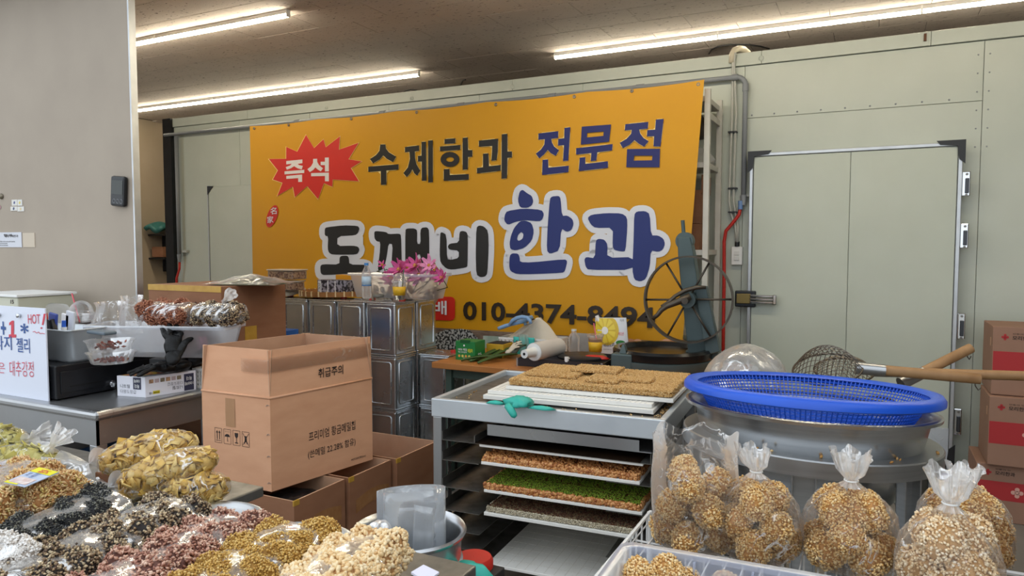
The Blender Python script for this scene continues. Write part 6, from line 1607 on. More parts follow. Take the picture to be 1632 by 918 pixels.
# left bracket block with fin
a = P(972, 592, Y=3.82); b_ = P(1006, 566, Y=3.82)
blk_ = B().box((a.x, 3.83, WZ), (b_.x, 3.97, b_.z)).build('bracket_block', M_MACH, mc, bevel=.008)
B().hexa([Vector((a.x + .04, 3.85, b_.z - .002)), Vector((a.x + .085, 3.85, b_.z - .002)), Vector((a.x + .085, 3.9, b_.z - .002)), Vector((a.x + .04, 3.9, b_.z - .002))],
         [Vector((a.x + .056, 3.86, b_.z + .05)), Vector((a.x + .07, 3.86, b_.z + .05)), Vector((a.x + .07, 3.89, b_.z + .05)), Vector((a.x + .056, 3.89, b_.z + .05))]).build('bracket_fin', M_MACH, blk_, bevel=.005)
B().cyl((b_.x + .0, 3.9, b_.z - .03), (b_.x + .03, 3.9, b_.z - .03), .016).build('bracket_bolt', M_IRON, blk_)
# leaning column
def colpts(yt, xl_, xr_, Y): a = P(xl_, yt, Y=Y); b = P(xr_, yt, Y=Y); return a, b
sec = [(378, 1082, 1102), (408, 1083, 1108), (470, 1089, 1117), (572, 1100, 1150)]
vs = []
for (y, x0, x1) in sec:
    for Y in (MY - .04, MY + .04):
        for x in (x0, x1): 
            p = P(x, y, Y=MY); vs.append(Vector((p.x, Y, p.z)))
fs = []
for i in range(len(sec) - 1):
    o = i * 4
    fs += [(o, o + 1, o + 5, o + 4), (o + 2, o + 6, o + 7, o + 3), (o, o + 4, o + 6, o + 2), (o + 1, o + 3, o + 7, o + 5)]
fs += [(0, 2, 3, 1), (12, 13, 15, 14)]
B().add(vs, fs).build('column', M_MACH, mc, bevel=.006)
# rounded eye at the top, rod above
e = P(1092, 384, Y=MY)
b = B(); b.lathe([(.016, -.03), (.05, -.03), (.05, .03), (.016, .03), (.016, -.03)], c=e, seg=28, T=Matrix.Rotation(PI / 2, 4, 'X')); b.build('top_eye', M_MACH, mc, smooth=True, auto=30)
B().cyl(P(1090, 376, Y=MY), P(1088, 351, Y=MY), .011, seg=10).build('top_rod', M_MACH, mc, smooth=True, auto=40)
# front bar plate
p = [P(1108, 458, Y=MY - .07), P(1126, 456, Y=MY - .07), P(1148, 560, Y=MY - .07), P(1126, 566, Y=MY - .07)]
B().hexa([Vector((v.x, MY - .09, v.z)) for v in p], [Vector((v.x, MY - .03, v.z)) for v in p]).build('side_plate', M_MACH, mc, bevel=.005)
B().box(P(1092, 590, Y=MY), P(1124, 560, Y=MY) + Vector((.02, .1, 0))).build('column_foot', M_MACH, mc, bevel=.006)
# wheel: flat band rim, six spokes, hub
wr = (P(1164, 477, Y=MY - .1) - P(1032, 477, Y=MY - .1)).length / 2 * .97; wrz = (P(1098, 402, Y=MY - .1) - P(1098, 552, Y=MY - .1)).length / 2
WM = Matrix.Translation(Vector((wc.x, MY - .12, wc.z))) @ Matrix.Rotation(math.radians(4), 4, 'Z') @ Matrix.Rotation(PI / 2, 4, 'X')
wr = (wr + wrz) / 2
wheel = B(WM).lathe([(wr - .009, -.03), (wr, -.03), (wr, .03), (wr - .009, .03), (wr - .009, -.03)], seg=64).build('handwheel', M_IRON, mc, smooth=True, auto=30)
for k in range(6):
    a = k * PI / 3 + .03
    B(WM).tube([(.03 * math.cos(a), .03 * math.sin(a), .0), ((wr - .004) * math.cos(a), (wr - .004) * math.sin(a), .0)], .006, 7).build('spoke', M_IRON, wheel, smooth=True)
B(WM).cyl((0, 0, -.06), (0, 0, .04), .045, seg=24).build('hub', M_MACH, wheel, smooth=True, auto=40)
B(WM).cyl((0, 0, .04), (0, 0, .12), .018, seg=16).build('axle', M_IRON, wheel, smooth=True, auto=40)
hp = [P(x, y, Y=Yq) for x, y, Yq in ((1125, 458, MY - .15), (1110, 458, MY - .16), (1092, 463, MY - .18), (1076, 472, MY - .2), (1063, 484, MY - .22), (1055, 490, MY - .23))]
B().tube(hp, [.009, .012, .012, .011, .012, .014], 8).build('curved_arm', M_IRON, mc, smooth=True)
hp = [P(x, y, Y=Yq) for x, y, Yq in ((1100, 472, MY - .2), (1082, 480, MY - .22), (1062, 488, MY - .23), (1054, 494, MY - .24), (1048, 502, MY - .24), (1040, 508, MY - .24))]
B().tube(hp, [.020, .019, .016, .014, .012, .012], 8).build('crank_handle', M_IRON, mc, smooth=True)

# ================================================================ printed cartons against the cold room, right
M_KR2 = mat('cardboard_pinkish', '#9f7a66', .8, col2='#94705c', scale=4, bump=.05, bscale=80); M_KR2D = mat('cardboard_side', '#7a6353', .85)
M_BAND = mat('red_band', '#b02b2e', .6)
def flower_logo(b, o, s, k=None):
    for dx, dz in ((0, 1), (0, -1), (1, 0), (-1, 0)):
        b.add([o + Vector((dx * s * .55 + s * .36 * math.cos(t * PI / 5), -.0016, dz * s * .55 + s * .36 * math.sin(t * PI / 5))) for t in range(10)], [tuple(range(10))[::-1]], k)
    b.add([o + Vector((s * .3 * x, -.0016, s * .3 * z)) for x, z in ((-1, -1), (1, -1), (1, 1), (-1, 1))], [(0, 1, 2, 3)], k)
lv = [(1583, 520, 630, 'top'), (1577, 631, 736, 'middle'), (1556, 736, 830, 'bottom')]
zprev = None
for i, (xp, yt, yb, nmx) in enumerate(lv[::-1]):
    Yf = 4.62 - (.0, .04, .0)[i]
    zt_ = P(xp, yt, Y=Yf).z; z0 = 0.0 if i == 0 else zprev; zprev = zt_ + .002
    x0 = P(xp, yt, Y=Yf).x; w = .62; d = .36
    t = thing('printed_carton', nmx + ' red-banded carton in the stack at the right edge', 'box', (x0 + w / 2, Yf + d / 2, z0))
    h = zt_ - z0
    B().box((x0, Yf, z0 + .001), (x0 + w, Yf + d, zt_)).build('body', M_KR2, t, bevel=.004)
    zb1, zb2 = z0 + h * .32, z0 + h * .64
    if i == 0: zb1, zb2 = P(xp, 792, Y=Yf).z, P(xp, 763, Y=Yf).z
    B().box((x0 + .004, Yf - .0008, zb1), (x0 + w - .004, Yf + .001, zb2)).build('red_band', M_BAND, t)
    b = B(); flower_logo(b, Vector((x0 + .055, Yf, zt_ - h * .15)), .019); b.build('flower_emblem', M_BAND, t)
    b = B(); txt(b, '모리한과', (x0 + .088, Yf - .0005, zt_ - h * .18 - .002), (1, 0, 0), (0, 0, 1), .09, .022, .02); txt(b, '전통의 맛', (x0 + .088, Yf - .0005, zt_ - h * .18 + .026), (1, 0, 0), (0, 0, 1), .07, .008, .0)
    b.build('lettering', M_INK, t)
    zc_ = (zb1 + zb2) / 2
    b = B(); ox = (.19, .18, .19)[i]
    flower_logo(b, Vector((x0 + ox, Yf - .001, zc_)), .032); txt(b, '모리한과', (x0 + ox + .06, Yf - .002, zc_ - .02), (1, 0, 0), (0, 0, 1), .2, .05, .02); b.build('band_lettering', mat('band_print', '#d8a596', .6), t)
    B().box((x0 - .002, Yf + .05, z0 + h * .7), (x0 + .001, Yf + .08, z0 + h * .82)).build('hand_slot', M_KRAFTI, t)

# ================================================================ ring stand with basins and blue basket
BC = P(1296, 627, D=2.44 / 1.0); 
BC = P(1287, 616, Z=1.028)
_fd = (BC - ORG).dot(_F)
BR_ = (P(1495, 632, D=_fd) - P(1097, 610, D=_fd)).length / 2 * .96
TL_ = Matrix.Rotation(math.radians(3.0), 4, Vector((0.894, 0.447, 0))) @ Matrix.Identity(4)
def tilt(deg_back, deg_right):
    # back side lower by deg_back, right side lower by deg_right, in camera-heading axes
    r = Vector((math.cos(YAW), math.sin(YAW), 0)); f = Vector((-math.sin(YAW), math.cos(YAW), 0))
    return Matrix.Rotation(math.radians(-deg_back), 4, r) @ Matrix.Rotation(math.radians(deg_right), 4, f)
T3 = tilt(3.6, 2.2); T1_ = tilt(1.5, 2.2)
M_BLUEP = mat('blue_basket_plastic', '#1a5cd6', .35, col2='#1752c6', scale=4, spec=.5)
bb = thing('blue_strainer_basket', 'large round bright blue plastic strainer basket on the steel basin', 'basket', BC)
R1 = BR_
def ringpath(r, z, n=72, T=T3, c=BC): return [c + (T @ Vector((r * math.cos(2 * PI * i / n), r * math.sin(2 * PI * i / n), z))) for i in range(n)]
b = B(); prof = [(R1 - .045, -.004), (R1 - .03, .008), (R1 - .01, .006), (R1, -.008), (R1, -.022), (R1 - .006, -.026), (R1 - .01, -.012), (R1 - .032, -.004), (R1 - .045, -.004)]
b.lathe(prof, c=BC, seg=96, T=T3); b.build('rolled_rim', M_BLUEP, bb, smooth=True, auto=50)
b = B(); hb = -.115; rb_ = R1 - .105
NR = 10
for k in range(1, NR):
    u = k / NR; r = (R1 - .04) + (rb_ - (R1 - .04)) * u; z = -.004 + (hb + .004) * u
    b.tube(ringpath(r, z, 80), .0024, 4, closed=True)
for k in range(150):
    a = 2 * PI * k / 150; c_, s_ = math.cos(a), math.sin(a)
    p0 = Vector(((R1 - .04) * c_, (R1 - .04) * s_, -.004)); p1 = Vector((rb_ * c_, rb_ * s_, hb))
    b.tube([BC + T3 @ p0, BC + T3 @ p1], .0026, 4, caps=False)
o = b.build('side_lattice', M_BLUEP, bb); o['kind'] = 'stuff'
b = B()
for k in range(17): b.tube(ringpath(rb_ - k * .019, hb, 64), .0024, 4, closed=True)
for k in range(64):
    a = 2 * PI * k / 64; r0_ = .02 if k % 4 == 0 else .14
    b.tube([BC + T3 @ Vector((r0_ * math.cos(a), r0_ * math.sin(a), hb)), BC + T3 @ Vector((rb_ * math.cos(a), rb_ * math.sin(a), hb))], .0026, 4, caps=False)
o = b.build('bottom_lattice', M_BLUEP, bb); o['kind'] = 'stuff'
b = B(); b.lathe([(rb_ + .004, hb + .004), (rb_ + .006, hb - .004), (rb_ - .006, hb - .004), (rb_ - .004, hb + .004), (rb_ + .004, hb + .004)], c=BC, seg=72, T=T3); b.build('bottom_hoop', M_BLUEP, bb, smooth=True, auto=40)
# upper steel basin
M_BASIN = mat('spun_steel', '#cfd1d3', .27, .95, col2='#b9bcbf', scale=3, stretch=(1, 1, 30), bump=.03, bscale=30)
C2 = BC + Vector((0, 0, -.062))
def basin(name, label, c, R, depth, rb, T, m=M_BASIN, lipw=.03):
    t = thing(name, label, 'basin', c)
    prof = [(R - lipw, 0), (R - .006, .004), (R, -.003), (R - .003, -.010), (R - lipw + .002, -.006)]
    prof = [(.001, -depth + .003), (rb - .01, -depth + .003), (rb + .02, -depth + .02), (R - lipw - .01, -.03), (R - lipw, -.002), (R - .008, .004), (R, 0), (R - .002, -.010), (R - .008, -.006),
            (R - lipw + .004, -.006), (R - lipw - .006, -.032), (rb + .024, -depth + .018), (rb - .005, -depth), (.001, -depth)]
    B().lathe(prof, c=c, seg=96, T=T).build('bowl', m, t, smooth=True, auto=60)
    return t
basin('steel_basin', 'upper wide steel basin directly under the blue strainer basket', C2, R1 * .985, .15, R1 * .78, T3)
# stand: flat ring with a skirt, lower ring, four wide legs
C3 = BC + Vector((0, 0, -.155))
M_STAND = mat('stand_steel', '#b4b6b7', .36, .9, col2='#9c9e9f', scale=3, stretch=(1, 1, 20), bump=.05)
st = thing('ring_stand', 'round stainless stand with two rings holding the stacked basins', 'stand', (BC.x, BC.y, 0))
Ro = R1 * 1.0
B().lathe([(Ro - .07, .0), (Ro - .004, .0), (Ro, -.004), (Ro, -.05), (Ro - .004, -.05), (Ro - .006, -.006), (Ro - .07, -.004), (Ro - .07, 0)], c=C3, seg=96, T=T1_).build('top_ring', M_STAND, st, smooth=True, auto=40)
C5 = BC + Vector((0, 0, -.37))
B().lathe([(Ro - .13, .0), (Ro - .054, .0), (Ro - .05, -.004), (Ro - .05, -.05), (Ro - .054, -.05), (Ro - .056, -.006), (Ro - .13, -.004), (Ro - .13, 0)], c=C5, seg=96).build('lower_ring', M_STAND, st, smooth=True, auto=40)
B().lathe([(Ro - .13, .0), (Ro - .06, .0), (Ro - .06, -.04), (Ro - .064, -.04), (Ro - .066, -.006), (Ro - .13, -.004), (Ro - .13, 0)], c=BC + Vector((0, 0, -.82)), seg=72).build('foot_ring', M_STAND, st, smooth=True, auto=40)
hd = math.atan2(BC.y, BC.x)
for k, da in enumerate((-150, -103, -62, 0, 45, 100, 160)):
    pass
leg_dirs = []
for px_ in ((1385, 1422), (1450, 1476)): leg_dirs.append(px_)
# front-right leg pair from their picture positions, others round the ring
angs = []
fwd = YAW + PI / 2
for da in (157, 205, 100, 60, 10, -40, 255):   # 180 = towards the camera
    angs.append(fwd + math.radians(da))
for a in angs:
    c_, s_ = math.cos(a), math.sin(a); T_ = TR(BC.x + (Ro - .03) * c_, BC.y + (Ro - .03) * s_, 0, a)
    ztop_ = (C3 + T1_ @ Vector(((Ro - .03) * c_, (Ro - .03) * s_, 0))).z - .004
    B(T_).box((-.012, -.035, .0), (-.006, .035, ztop_)).box((-.012, -.035, 0), (.02, -.029, ztop_)).box((-.012, .029, 0), (.02, .035, ztop_)).build('leg', M_STAND, st, bevel=.002)
basin('steel_basin', 'lower deep steel pot hanging inside the ring stand', BC + Vector((0, 0, -.15)), R1 * .86, .20, R1 * .62, T1_, lipw=.03)
# crumbs on the rings
pts = []
for i in range(14):
    a = fwd + PI + RNG.uniform(-1.2, 1.2); r = Ro - .03 + RNG.uniform(-.02, .02)
    q = C5 + Vector(((r - .06) * math.cos(a), (r - .06) * math.sin(a), .004)) if i % 2 else C3 + T1_ @ Vector((r * math.cos(a), r * math.sin(a), .004))
    pts.append(q[:])
v, f, tt = grains(np.array(pts), (.007, .005, .004), ICO1)
tag(mesh_np('ring_crumbs', v, f, M_GOLD, tint=tt), 'few golden crumbs lying on the rings of the steel stand', 'crumbs', kind='stuff')

# skimmers behind the basket
M_WIRE = mat('skimmer_wire', '#6d655b', .4, .8)
def skimmer(label, c, R, hdir0, hend, dome, hr=.014, seed=0, up=1, mesh=True):
    t = thing('wire_skimmer', label, 'skimmer', c)
    c = Vector(c); n_ = Vector(up if isinstance(up, (tuple, list)) else (0, 0, up)).normalized(); M_ = Matrix.Translation(c) @ n_.to_track_quat('Z', 'Y').to_matrix().to_4x4()
    B(M_).tube([(R * math.cos(2 * PI * i / 40), R * math.sin(2 * PI * i / 40), 0) for i in range(40)], .0045, 6, closed=True).build('hoop', M_WIRE, t, smooth=True)
    if mesh:
        b = B(M_)
        for k in range(-7, 8):
            x = R * k / 8; L = math.sqrt(R * R - x * x)
            for sw in (0, 1):
                pts = []
                for i in range(13):
                    y = L * (i / 6 - 1); z = dome * max(0, 1 - (x * x + y * y) / (R * R))
                    pts.append((x, y, z) if sw else (y, x, z))
                b.tube(pts, .0018, 3, caps=False)
        o = b.build('wire_mesh', M_WIRE, t); o['kind'] = 'stuff'
    h0 = Vector(hdir0); h1 = Vector(hend); d = (h1 - h0).normalized()
    B().tube([c + (h0 - c).normalized() * R * .95, h0], .006, 6).build('neck_wire', M_WIRE, t, smooth=True)
    B().cyl(h0 - d * .02, h0 + d * .09, hr * 1.25, hr * 1.2, seg=16).build('ferrule', M_STEEL, t, smooth=True, auto=40)
    B().cyl(h0 + d * .05, h1, hr * 1.05, hr, seg=16).build('handle', M_HANDLE, t, smooth=True, auto=40)
    B().tube([h1 - d * .02, h1 - d * .015 + Vector((0, 0, -.03)), h1 - d * .005 + Vector((0, 0, -.045)), h1 + d * .004 + Vector((0, 0, -.035))], .0025, 5).build('hanging_hook', M_WIRE, t, smooth=True)
    return t
c = P(1318, 588, D=3.02)
skimmer('wire skimmer with domed mesh head behind the blue basket, handle ending in a hook', c, .135, P(1372, 587, D=2.98), P(1562, 604, D=2.85), .10, .021, up=(-.1, -.35, .95))
c2 = P(1330, 592, D=3.1)
skimmer('wire skimmer with the longest wooden handle, reaching the right edge', P(1345, 590, D=3.12), .12, P(1402, 592, D=3.08), P(1690, 601, D=2.75), .06, .019, up=(0, -.3, 1))
skimmer('wire skimmer whose thick wooden handle slants steeply up to the right', P(1398, 640, D=3.02), .07, P(1442, 608, D=2.99), P(1547, 555, D=3.02), -.03, .021, up=(0, -.1, 1))

# crumpled clear bag standing behind the basket at left
q = P(1190, 570, D=3.0); 
T = TR(q.x, q.y, q.z - .09)
rs = random.Random(8); ph = [rs.uniform(0, 6) for _ in range(8)]
b = B(T); b.lathe([(.03, -.12), (.14, -.11), (.175, -.04), (.17, .02), (.135, .09), (.07, .135), (.001, .15)], seg=48,
                  rf=lambda a, i: 1 + .07 * math.sin(3 * a + ph[i % 8]) + .05 * math.sin(7 * a + 2 * ph[(i + 3) % 8]) + .03 * math.sin(13 * a + i))
tag(b.build('crumpled_clear_bag', film('bag_crumpled2', '#e8e6e2', haze=.28, crease_glint=.85, scale=16, rough=.15, fres=2.2, width=.06), None, smooth=True, sub=1), 'big crumpled clear plastic bag between the machine wheel and the blue basket', 'bag')
tag(B().box((q.x - .16, q.y - .14, 0), (q.x + .16, q.y + .14, q.z - .212)).build('steel_pedestal', M_STEELD, None), 'plain steel pedestal hidden behind the basins, under the crumpled clear bag', 'stand')
# ================================================================ left display counter with long snack bags
DZ_ = 0.80
dt = thing('display_table', 'low front display table carrying the long bags of sweets', 'table', (-1.6, 1.0, 0))
B().box((-3.0, .55, DZ_ - .03), (-.76, 1.345, DZ_)).build('table_top', M_STEELD, dt, bevel=.004)
B().box((-3.0, 1.346, DZ_ - .03), (-1.57, 1.52, DZ_)).build('table_extension', M_STEELD, dt, bevel=.004)
for x in (-2.55, -.8):
    for y in (.6, 1.28): B().box((x, y, 0), (x + .04, y + .04, DZ_ - .03)).build('leg', M_STEEL, dt)
def tray(cx_, cy_, r, z, label):
    t = thing('round_steel_tray', label, 'tray', (cx_, cy_, z))
    B().lathe([(.001, .002), (r - .03, .002), (r - .012, .02), (r + .004, .024), (r + .006, .019), (r - .008, .014), (r - .024, 0), (.001, 0)], c=(cx_, cy_, z), seg=64).build('tray_dish', M_BASIN, t, smooth=True, auto=60)
tray(-1.74, 1.185, .145, DZ_, 'round steel tray under the black sesame bag, left')
tray(-1.45, 1.20, .145, DZ_ + .002, 'round steel tray under the pink-brown bag, middle')
tray(-1.16, 1.185, .15, DZ_, 'round steel tray under the golden and white bags, right')

PAL = {
 'black': (mat('core_black', '#1d1c1e', .7), mat('grain_black', '#26272b', .5, attr=['#15161a', '#1d1f24', '#2c2e33', '#8b8a7c', '#1a1b1f'])),
 'mixed': (mat('core_mixed', '#241c19', .7), mat('grain_mixed', '#8b7357', .5, attr=['#2a211d', '#6d543f', '#b59a76', '#d8c4a0', '#3a2c25'])),
 'pink': (mat('core_pink', '#5a3226', .7), mat('grain_pink', '#b58672', .5, attr=['#7d4a3a', '#b37f6a', '#d8ab94', '#e6c6b0'])),
 'gold': (mat('core_gold', '#9c722c', .7), mat('grain_gold', '#d0a552', .5, attr=['#b88a3c', '#d4ab58', '#e6c883'])),
 'cream': (mat('core_cream', '#b98a58', .7), mat('grain_cream', '#e8cf9f', .45, attr=['#d8ae74', '#eed3a2', '#f3e0bb'])),
 'straw': (mat('core_straw', '#b07a44', .7), mat('grain_straw', '#d8b07c', .5, attr=['#c08a4c', '#dcb27e', '#e8cb98', '#d8c070'])),
 'white': (mat('core_white', '#b4a89c', .7), mat('grain_white', '#e2dcd4', .5, attr=['#c9bfb6', '#ece8e2', '#f4f1ee'])),
 'rust': (mat('core_rust', '#5e3020', .7), mat('grain_rust', '#9c5a3a', .5, attr=['#7a3e26', '#a8684a', '#c98f70'])),
 'ball': (mat('core_ball', '#b98446', .7), mat('grain_ball', '#cda25c', .5, attr=['#d3a056', '#e8c283', '#f4dcac'])),
 'puff': (mat('core_puff', '#c49a66', .7), mat('grain_puff', '#dab988', .5, attr=['#deb684', '#f0d6ac', '#faebd0'])),
 'green': (mat('core_green', '#5c5a22', .7), mat('grain_green', '#a8a24a', .5, attr=['#8a8434', '#b4ad58', '#c9c272'])),
}
LM = {}
def gname(s): return 'all ' + s.replace('cluster', 'clusters').replace('lump', 'lumps').replace('ball ', 'balls ')
def lumps(key, pal, R, size, n, base=OCT, variants=3, **k):
    if pal in ('ball', 'puff'): k.setdefault('lobes', .06)
    if key not in LM:
        LM[key] = [lump_mesh('cluster_' + pal, R, size, list(PAL[pal]), n, base=base, seed=hash_(key) + i, **k) for i in range(variants)]
    return LM[key]
def hash_(s): return sum(ord(c) * (i + 3) for i, c in enumerate(s)) % 9973
def put(me, loc, name, label, group, rs, cat='sweet', s=1.0, parent=None):
    o = bpy.data.objects.new(name, me); COL.objects.link(o)
    o.location = loc; o.rotation_euler = (rs.uniform(0, 6), rs.uniform(0, 6), rs.uniform(0, 6)); o.scale = (s, s, s)
    if parent is None: tag(o, label, cat, group)
    WL[o.name] = Vector(loc)
    return o

def long_bag(name, label, p0, p1, w, h, pal, R, size, n, nl, key=None, filmm=None, base=OCT, seed=1, cname='puffed_grain_cluster', clabel='', tie0=True, lump_kw={}, fill=1.0):
    """bag lying from p0 to p1 (centre line on the table), width w, height h, filled with clusters"""
    p0 = Vector(p0); p1 = Vector(p1); d = p1 - p0; L = d.length; d.normalize()
    ang_ = math.atan2(d.y, d.x); pitch_ = math.asin(max(-1, min(1, d.z)))
    M_ = Matrix.Translation(p0) @ Matrix.Rotation(ang_, 4, 'Z') @ Matrix.Rotation(-pitch_, 4, 'Y')   # local x along bag, z up
    rs = random.Random(seed); ph = [rs.uniform(0, 6.3) for _ in range(12)]
    def prof(u):
        return max(0.02, min(1, (u / .10)) ** .5) * max(0.10, min(1, ((1 - u) / .08)) ** .5)
    def sec(u, v):
        a = 2 * PI * v; q = prof(u)
        wr = 1 + .03 * math.sin(9 * u * 3 + 4 * a + ph[0]) + .025 * math.sin(17 * u * 2 + 7 * a + ph[1]) + .015 * math.sin(31 * u + 11 * a + ph[2])
        c_, s_ = math.cos(a), math.sin(a)
        y = w / 2 * q * wr * (abs(c_) ** .8) * (1 if c_ > 0 else -1); z = h / 2 * q * wr * (abs(s_) ** .8) * (1 if s_ > 0 else -1)
        return M_ @ Vector((L * u, y, h / 2 + z * (1 if z > 0 else .96)))
    t = thing(name, label, 'bag', p0.lerp(p1, .5))
    B().grid(sec, 60, 40).build('clear_film', filmm or FILM, t, smooth=True)
    # clusters
    ms = lumps(key or pal, pal, R, size, n, base, **lump_kw)
    hw, hh = w / 2 - R * .82, max(.004, h / 2 - R * .8)
    def inside(r): return np.array([r.uniform(R, L - R), r.uniform(-hw, hw), h / 2 + r.uniform(-hh, hh)])
    def push(p):
        p[:, 0] = np.clip(p[:, 0], R * .9, L - R * .9); p[:, 1] = np.clip(p[:, 1], -hw, hw); p[:, 2] = np.clip(p[:, 2], h / 2 - hh, h / 2 + hh); return p
    pts = pack(nl, R, inside, push, seed=seed, sep=1.7)
    for i, p in enumerate(pts):
        put(ms[i % len(ms)], M_ @ Vector(p), cname, clabel, gname(clabel), rs, s=rs.uniform(.93, 1.05))
    return t, M_
zt = DZ_ + .008
G4 = (.0042, .0030, .0026)
# far-left rusty bag and black sesame bag
long_bag('long_snack_bag', 'long bag of reddish-brown clusters at the bottom left corner, beside the black sesame bag', (-1.80, .70, DZ_), (-1.82, 1.12, DZ_), .14, .10, 'rust', .040, G4, 1000, 18, clabel='reddish-brown cluster in the leftmost long bag', cname='rice_cluster', seed=2)
long_bag('long_snack_bag', 'long bag of black sesame clusters, fourth from the right', (-1.575, .70, zt), (-1.645, 1.13, zt), .155, .10, 'black', .038, (.0030, .0021, .0016), 1500, 32, clabel='black sesame cluster in the dark long bag', cname='sesame_cluster', seed=3)
long_bag('long_snack_bag', 'long bag of mixed dark and white grain clusters between black sesame and pink-brown bags', (-1.355, .62, zt), (-1.42, 1.15, zt), .18, .115, 'mixed', .043, G4, 1050, 38, clabel='mixed dark-and-white grain cluster in its long bag', cname='grain_cluster', seed=4)
long_bag('long_snack_bag', 'long bag of pinkish-brown puffed rice clusters, third from the right', (-1.17, .62, zt), (-1.24, 1.14, zt), .16, .112, 'pink', .042, (.0054, .003, .0026), 950, 38, clabel='pinkish-brown rice cluster in its long bag', cname='rice_cluster', seed=5)
long_bag('long_snack_bag', 'long bag of golden-yellow crumb clusters, second from the right', (-1.005, .62, zt), (-1.085, 1.18, zt), .155, .108, 'gold', .041, (.0034, .0025, .0022), 1500, 38, clabel='golden-yellow cluster in its long bag', cname='crumb_cluster', seed=6)
long_bag('long_snack_bag', 'long bag of pale puffed rice, rightmost beside the steel bucket', (-.835, .62, zt), (-.905, 1.19, zt), .16, .11, 'cream', .042, (.0062, .004, .0036), 760, 38, clabel='pale puffed rice cluster in the rightmost long bag', cname='rice_cluster', base=ICO1, seed=7)
# white rice label-ish pouch in front of the mixed bag
long_bag('small_white_bag', 'small bag of white puffed rice lying on the mixed-grain bag at the bottom left', (-1.47, .60, zt + .07), (-1.44, .80, zt + .09), .12, .05, 'white', .024, (.005, .003, .0024), 380, 26, clabel='white puffed rice lump in the small bag', cname='rice_lump', seed=9)

# broad bag of straw-coloured clusters on the left with a label card
q = P(75, 835, Z=DZ_)
t, Mb = long_bag('wide_snack_bag', 'wide bag of big straw-coloured rice clusters with a label card, left edge', (-1.96, .66, DZ_ + .01), (-1.93, 1.13, DZ_ + .01), .42, .13, 'straw', .055, (.008, .003, .0026), 1100, 36, clabel='big straw-coloured cluster in the wide left bag', cname='big_rice_cluster', seed=12)
tag(B().box((-2.4, .7, DZ_), (-1.74, 1.05, DZ_ + .009)).build('low_display_box', M_KRAFTD, None, bevel=.004), 'low cardboard riser under the wide bag of straw-coloured clusters', 'box')
# label card lying on it
zc = DZ_ + .155
A_, B_, C_, D_ = P(6, 770, Z=zc), P(40, 777, Z=zc), P(94, 754, Z=zc), P(62, 746, Z=zc)
card = thing('label_card', 'printed label card with yellow ends lying on the wide straw-coloured bag', 'label', (A_ + C_) / 2)
up_ = Vector((0, 0, .002))
B().hexa([A_, B_, C_, D_], [p + up_ for p in (A_, B_, C_, D_)]).build('card', mat('card_blue', '#b8c6de', .4), card)
def on_card(u, v): return A_.lerp(B_, v).lerp(D_.lerp(C_, v), u) + Vector((0, 0, .0028))
def cq(b, u0, u1, v0, v1, k=None, dz=0): b.add([on_card(u0, v0) + Vector((0, 0, dz)), on_card(u0, v1) + Vector((0, 0, dz)), on_card(u1, v1) + Vector((0, 0, dz)), on_card(u1, v0) + Vector((0, 0, dz))], [(0, 1, 2, 3)], k)
b = B(); cq(b, .72, 1.0, .02, .98); b.build('yellow_end', mat('card_yellow', '#e6e01a', .45), card)
b = B(); cq(b, 0, .12, .0, .6); b.build('yellow_corner', mat('card_yellow', '#e6e01a', .45), card)
b = B(); cq(b, .06, .4, .1, .9); b.build('picture_area', mat('card_pic', '#c79a8c', .5, col2='#e6e2e2', scale=60), card)
dC = (D_ - A_); dv = (B_ - A_)
b = B(); txt(b, '수제강정', on_card(.42, .62), dC, -dv, dC.length * .28, dv.length * .22, .01); txt(b, '조청', on_card(.48, .3), dC, -dv, dC.length * .18, dv.length * .16, .01); b.build('blue_lettering', MB_, card)
b = B(); txt(b, '한과', on_card(.76, .75), dC, -dv, dC.length * .18, dv.length * .45, .02, off=.001); b.build('red_lettering', MR_, card)

# bags of green flakes at far left with knots, and yellow chips
def flakes(n, area, size, thick, rs, M_, m, name, parent, col=None):
    """thin bent square crisps piled inside an ellipsoid"""
    vs = []; fs = []; tt = []
    for i in range(n):
        while True:
            p = np.array([rs.uniform(-1, 1) for _ in range(3)])
            if .45 < (p ** 2).sum() < 1: break
        c = Vector((p[0] * area[0], p[1] * area[1], p[2] * area[2]))
        nrm = Vector((p[0] / area[0], p[1] / area[1], p[2] / area[2])).normalized() + Vector((rs.gauss(0, .45), rs.gauss(0, .45), rs.gauss(0, .45))); nrm.normalize()
        R_ = nrm.to_track_quat('Z', 'Y').to_matrix() @ Matrix.Rotation(rs.uniform(0, 6.3), 3, 'Z')
        s = size * rs.uniform(.7, 1.15); bend = rs.uniform(.0, .14) * s; k0 = len(vs)
        for a in range(3):
            for b2 in range(3):
                x = (a - 1) * s * .5; y = (b2 - 1) * s * .5 * .8
                vs.append(tuple(M_ @ (c + R_ @ Vector((x, y, bend * (1 - (a - 1) ** 2) + rs.uniform(-.02, .02) * s)))))
        for a in range(2):
            for b2 in range(2): fs.append((k0 + a * 3 + b2, k0 + (a + 1) * 3 + b2, k0 + (a + 1) * 3 + b2 + 1, k0 + a * 3 + b2 + 1))
        tt += [rs.random()] * 9
    o = mesh_np(name, np.array(vs), np.array(fs), m, tint=tt, parent=parent, smooth=False)
    md = o.modifiers.new('solid', 'SOLIDIFY'); md.thickness = thick
    o['kind'] = 'stuff'
    return o
M_CHIP = mat('yellow_chip', '#c9a852', .55, attr=['#c79a3c', '#e0b858', '#f0d58c', '#d0a548'], bump=.4, scale=40, bscale=160)
M_LEAFC = mat('green_chip', '#b5ad5c', .55, attr=['#b0a448', '#ccc06a', '#e0d890'], bump=.3, scale=40, bscale=140)
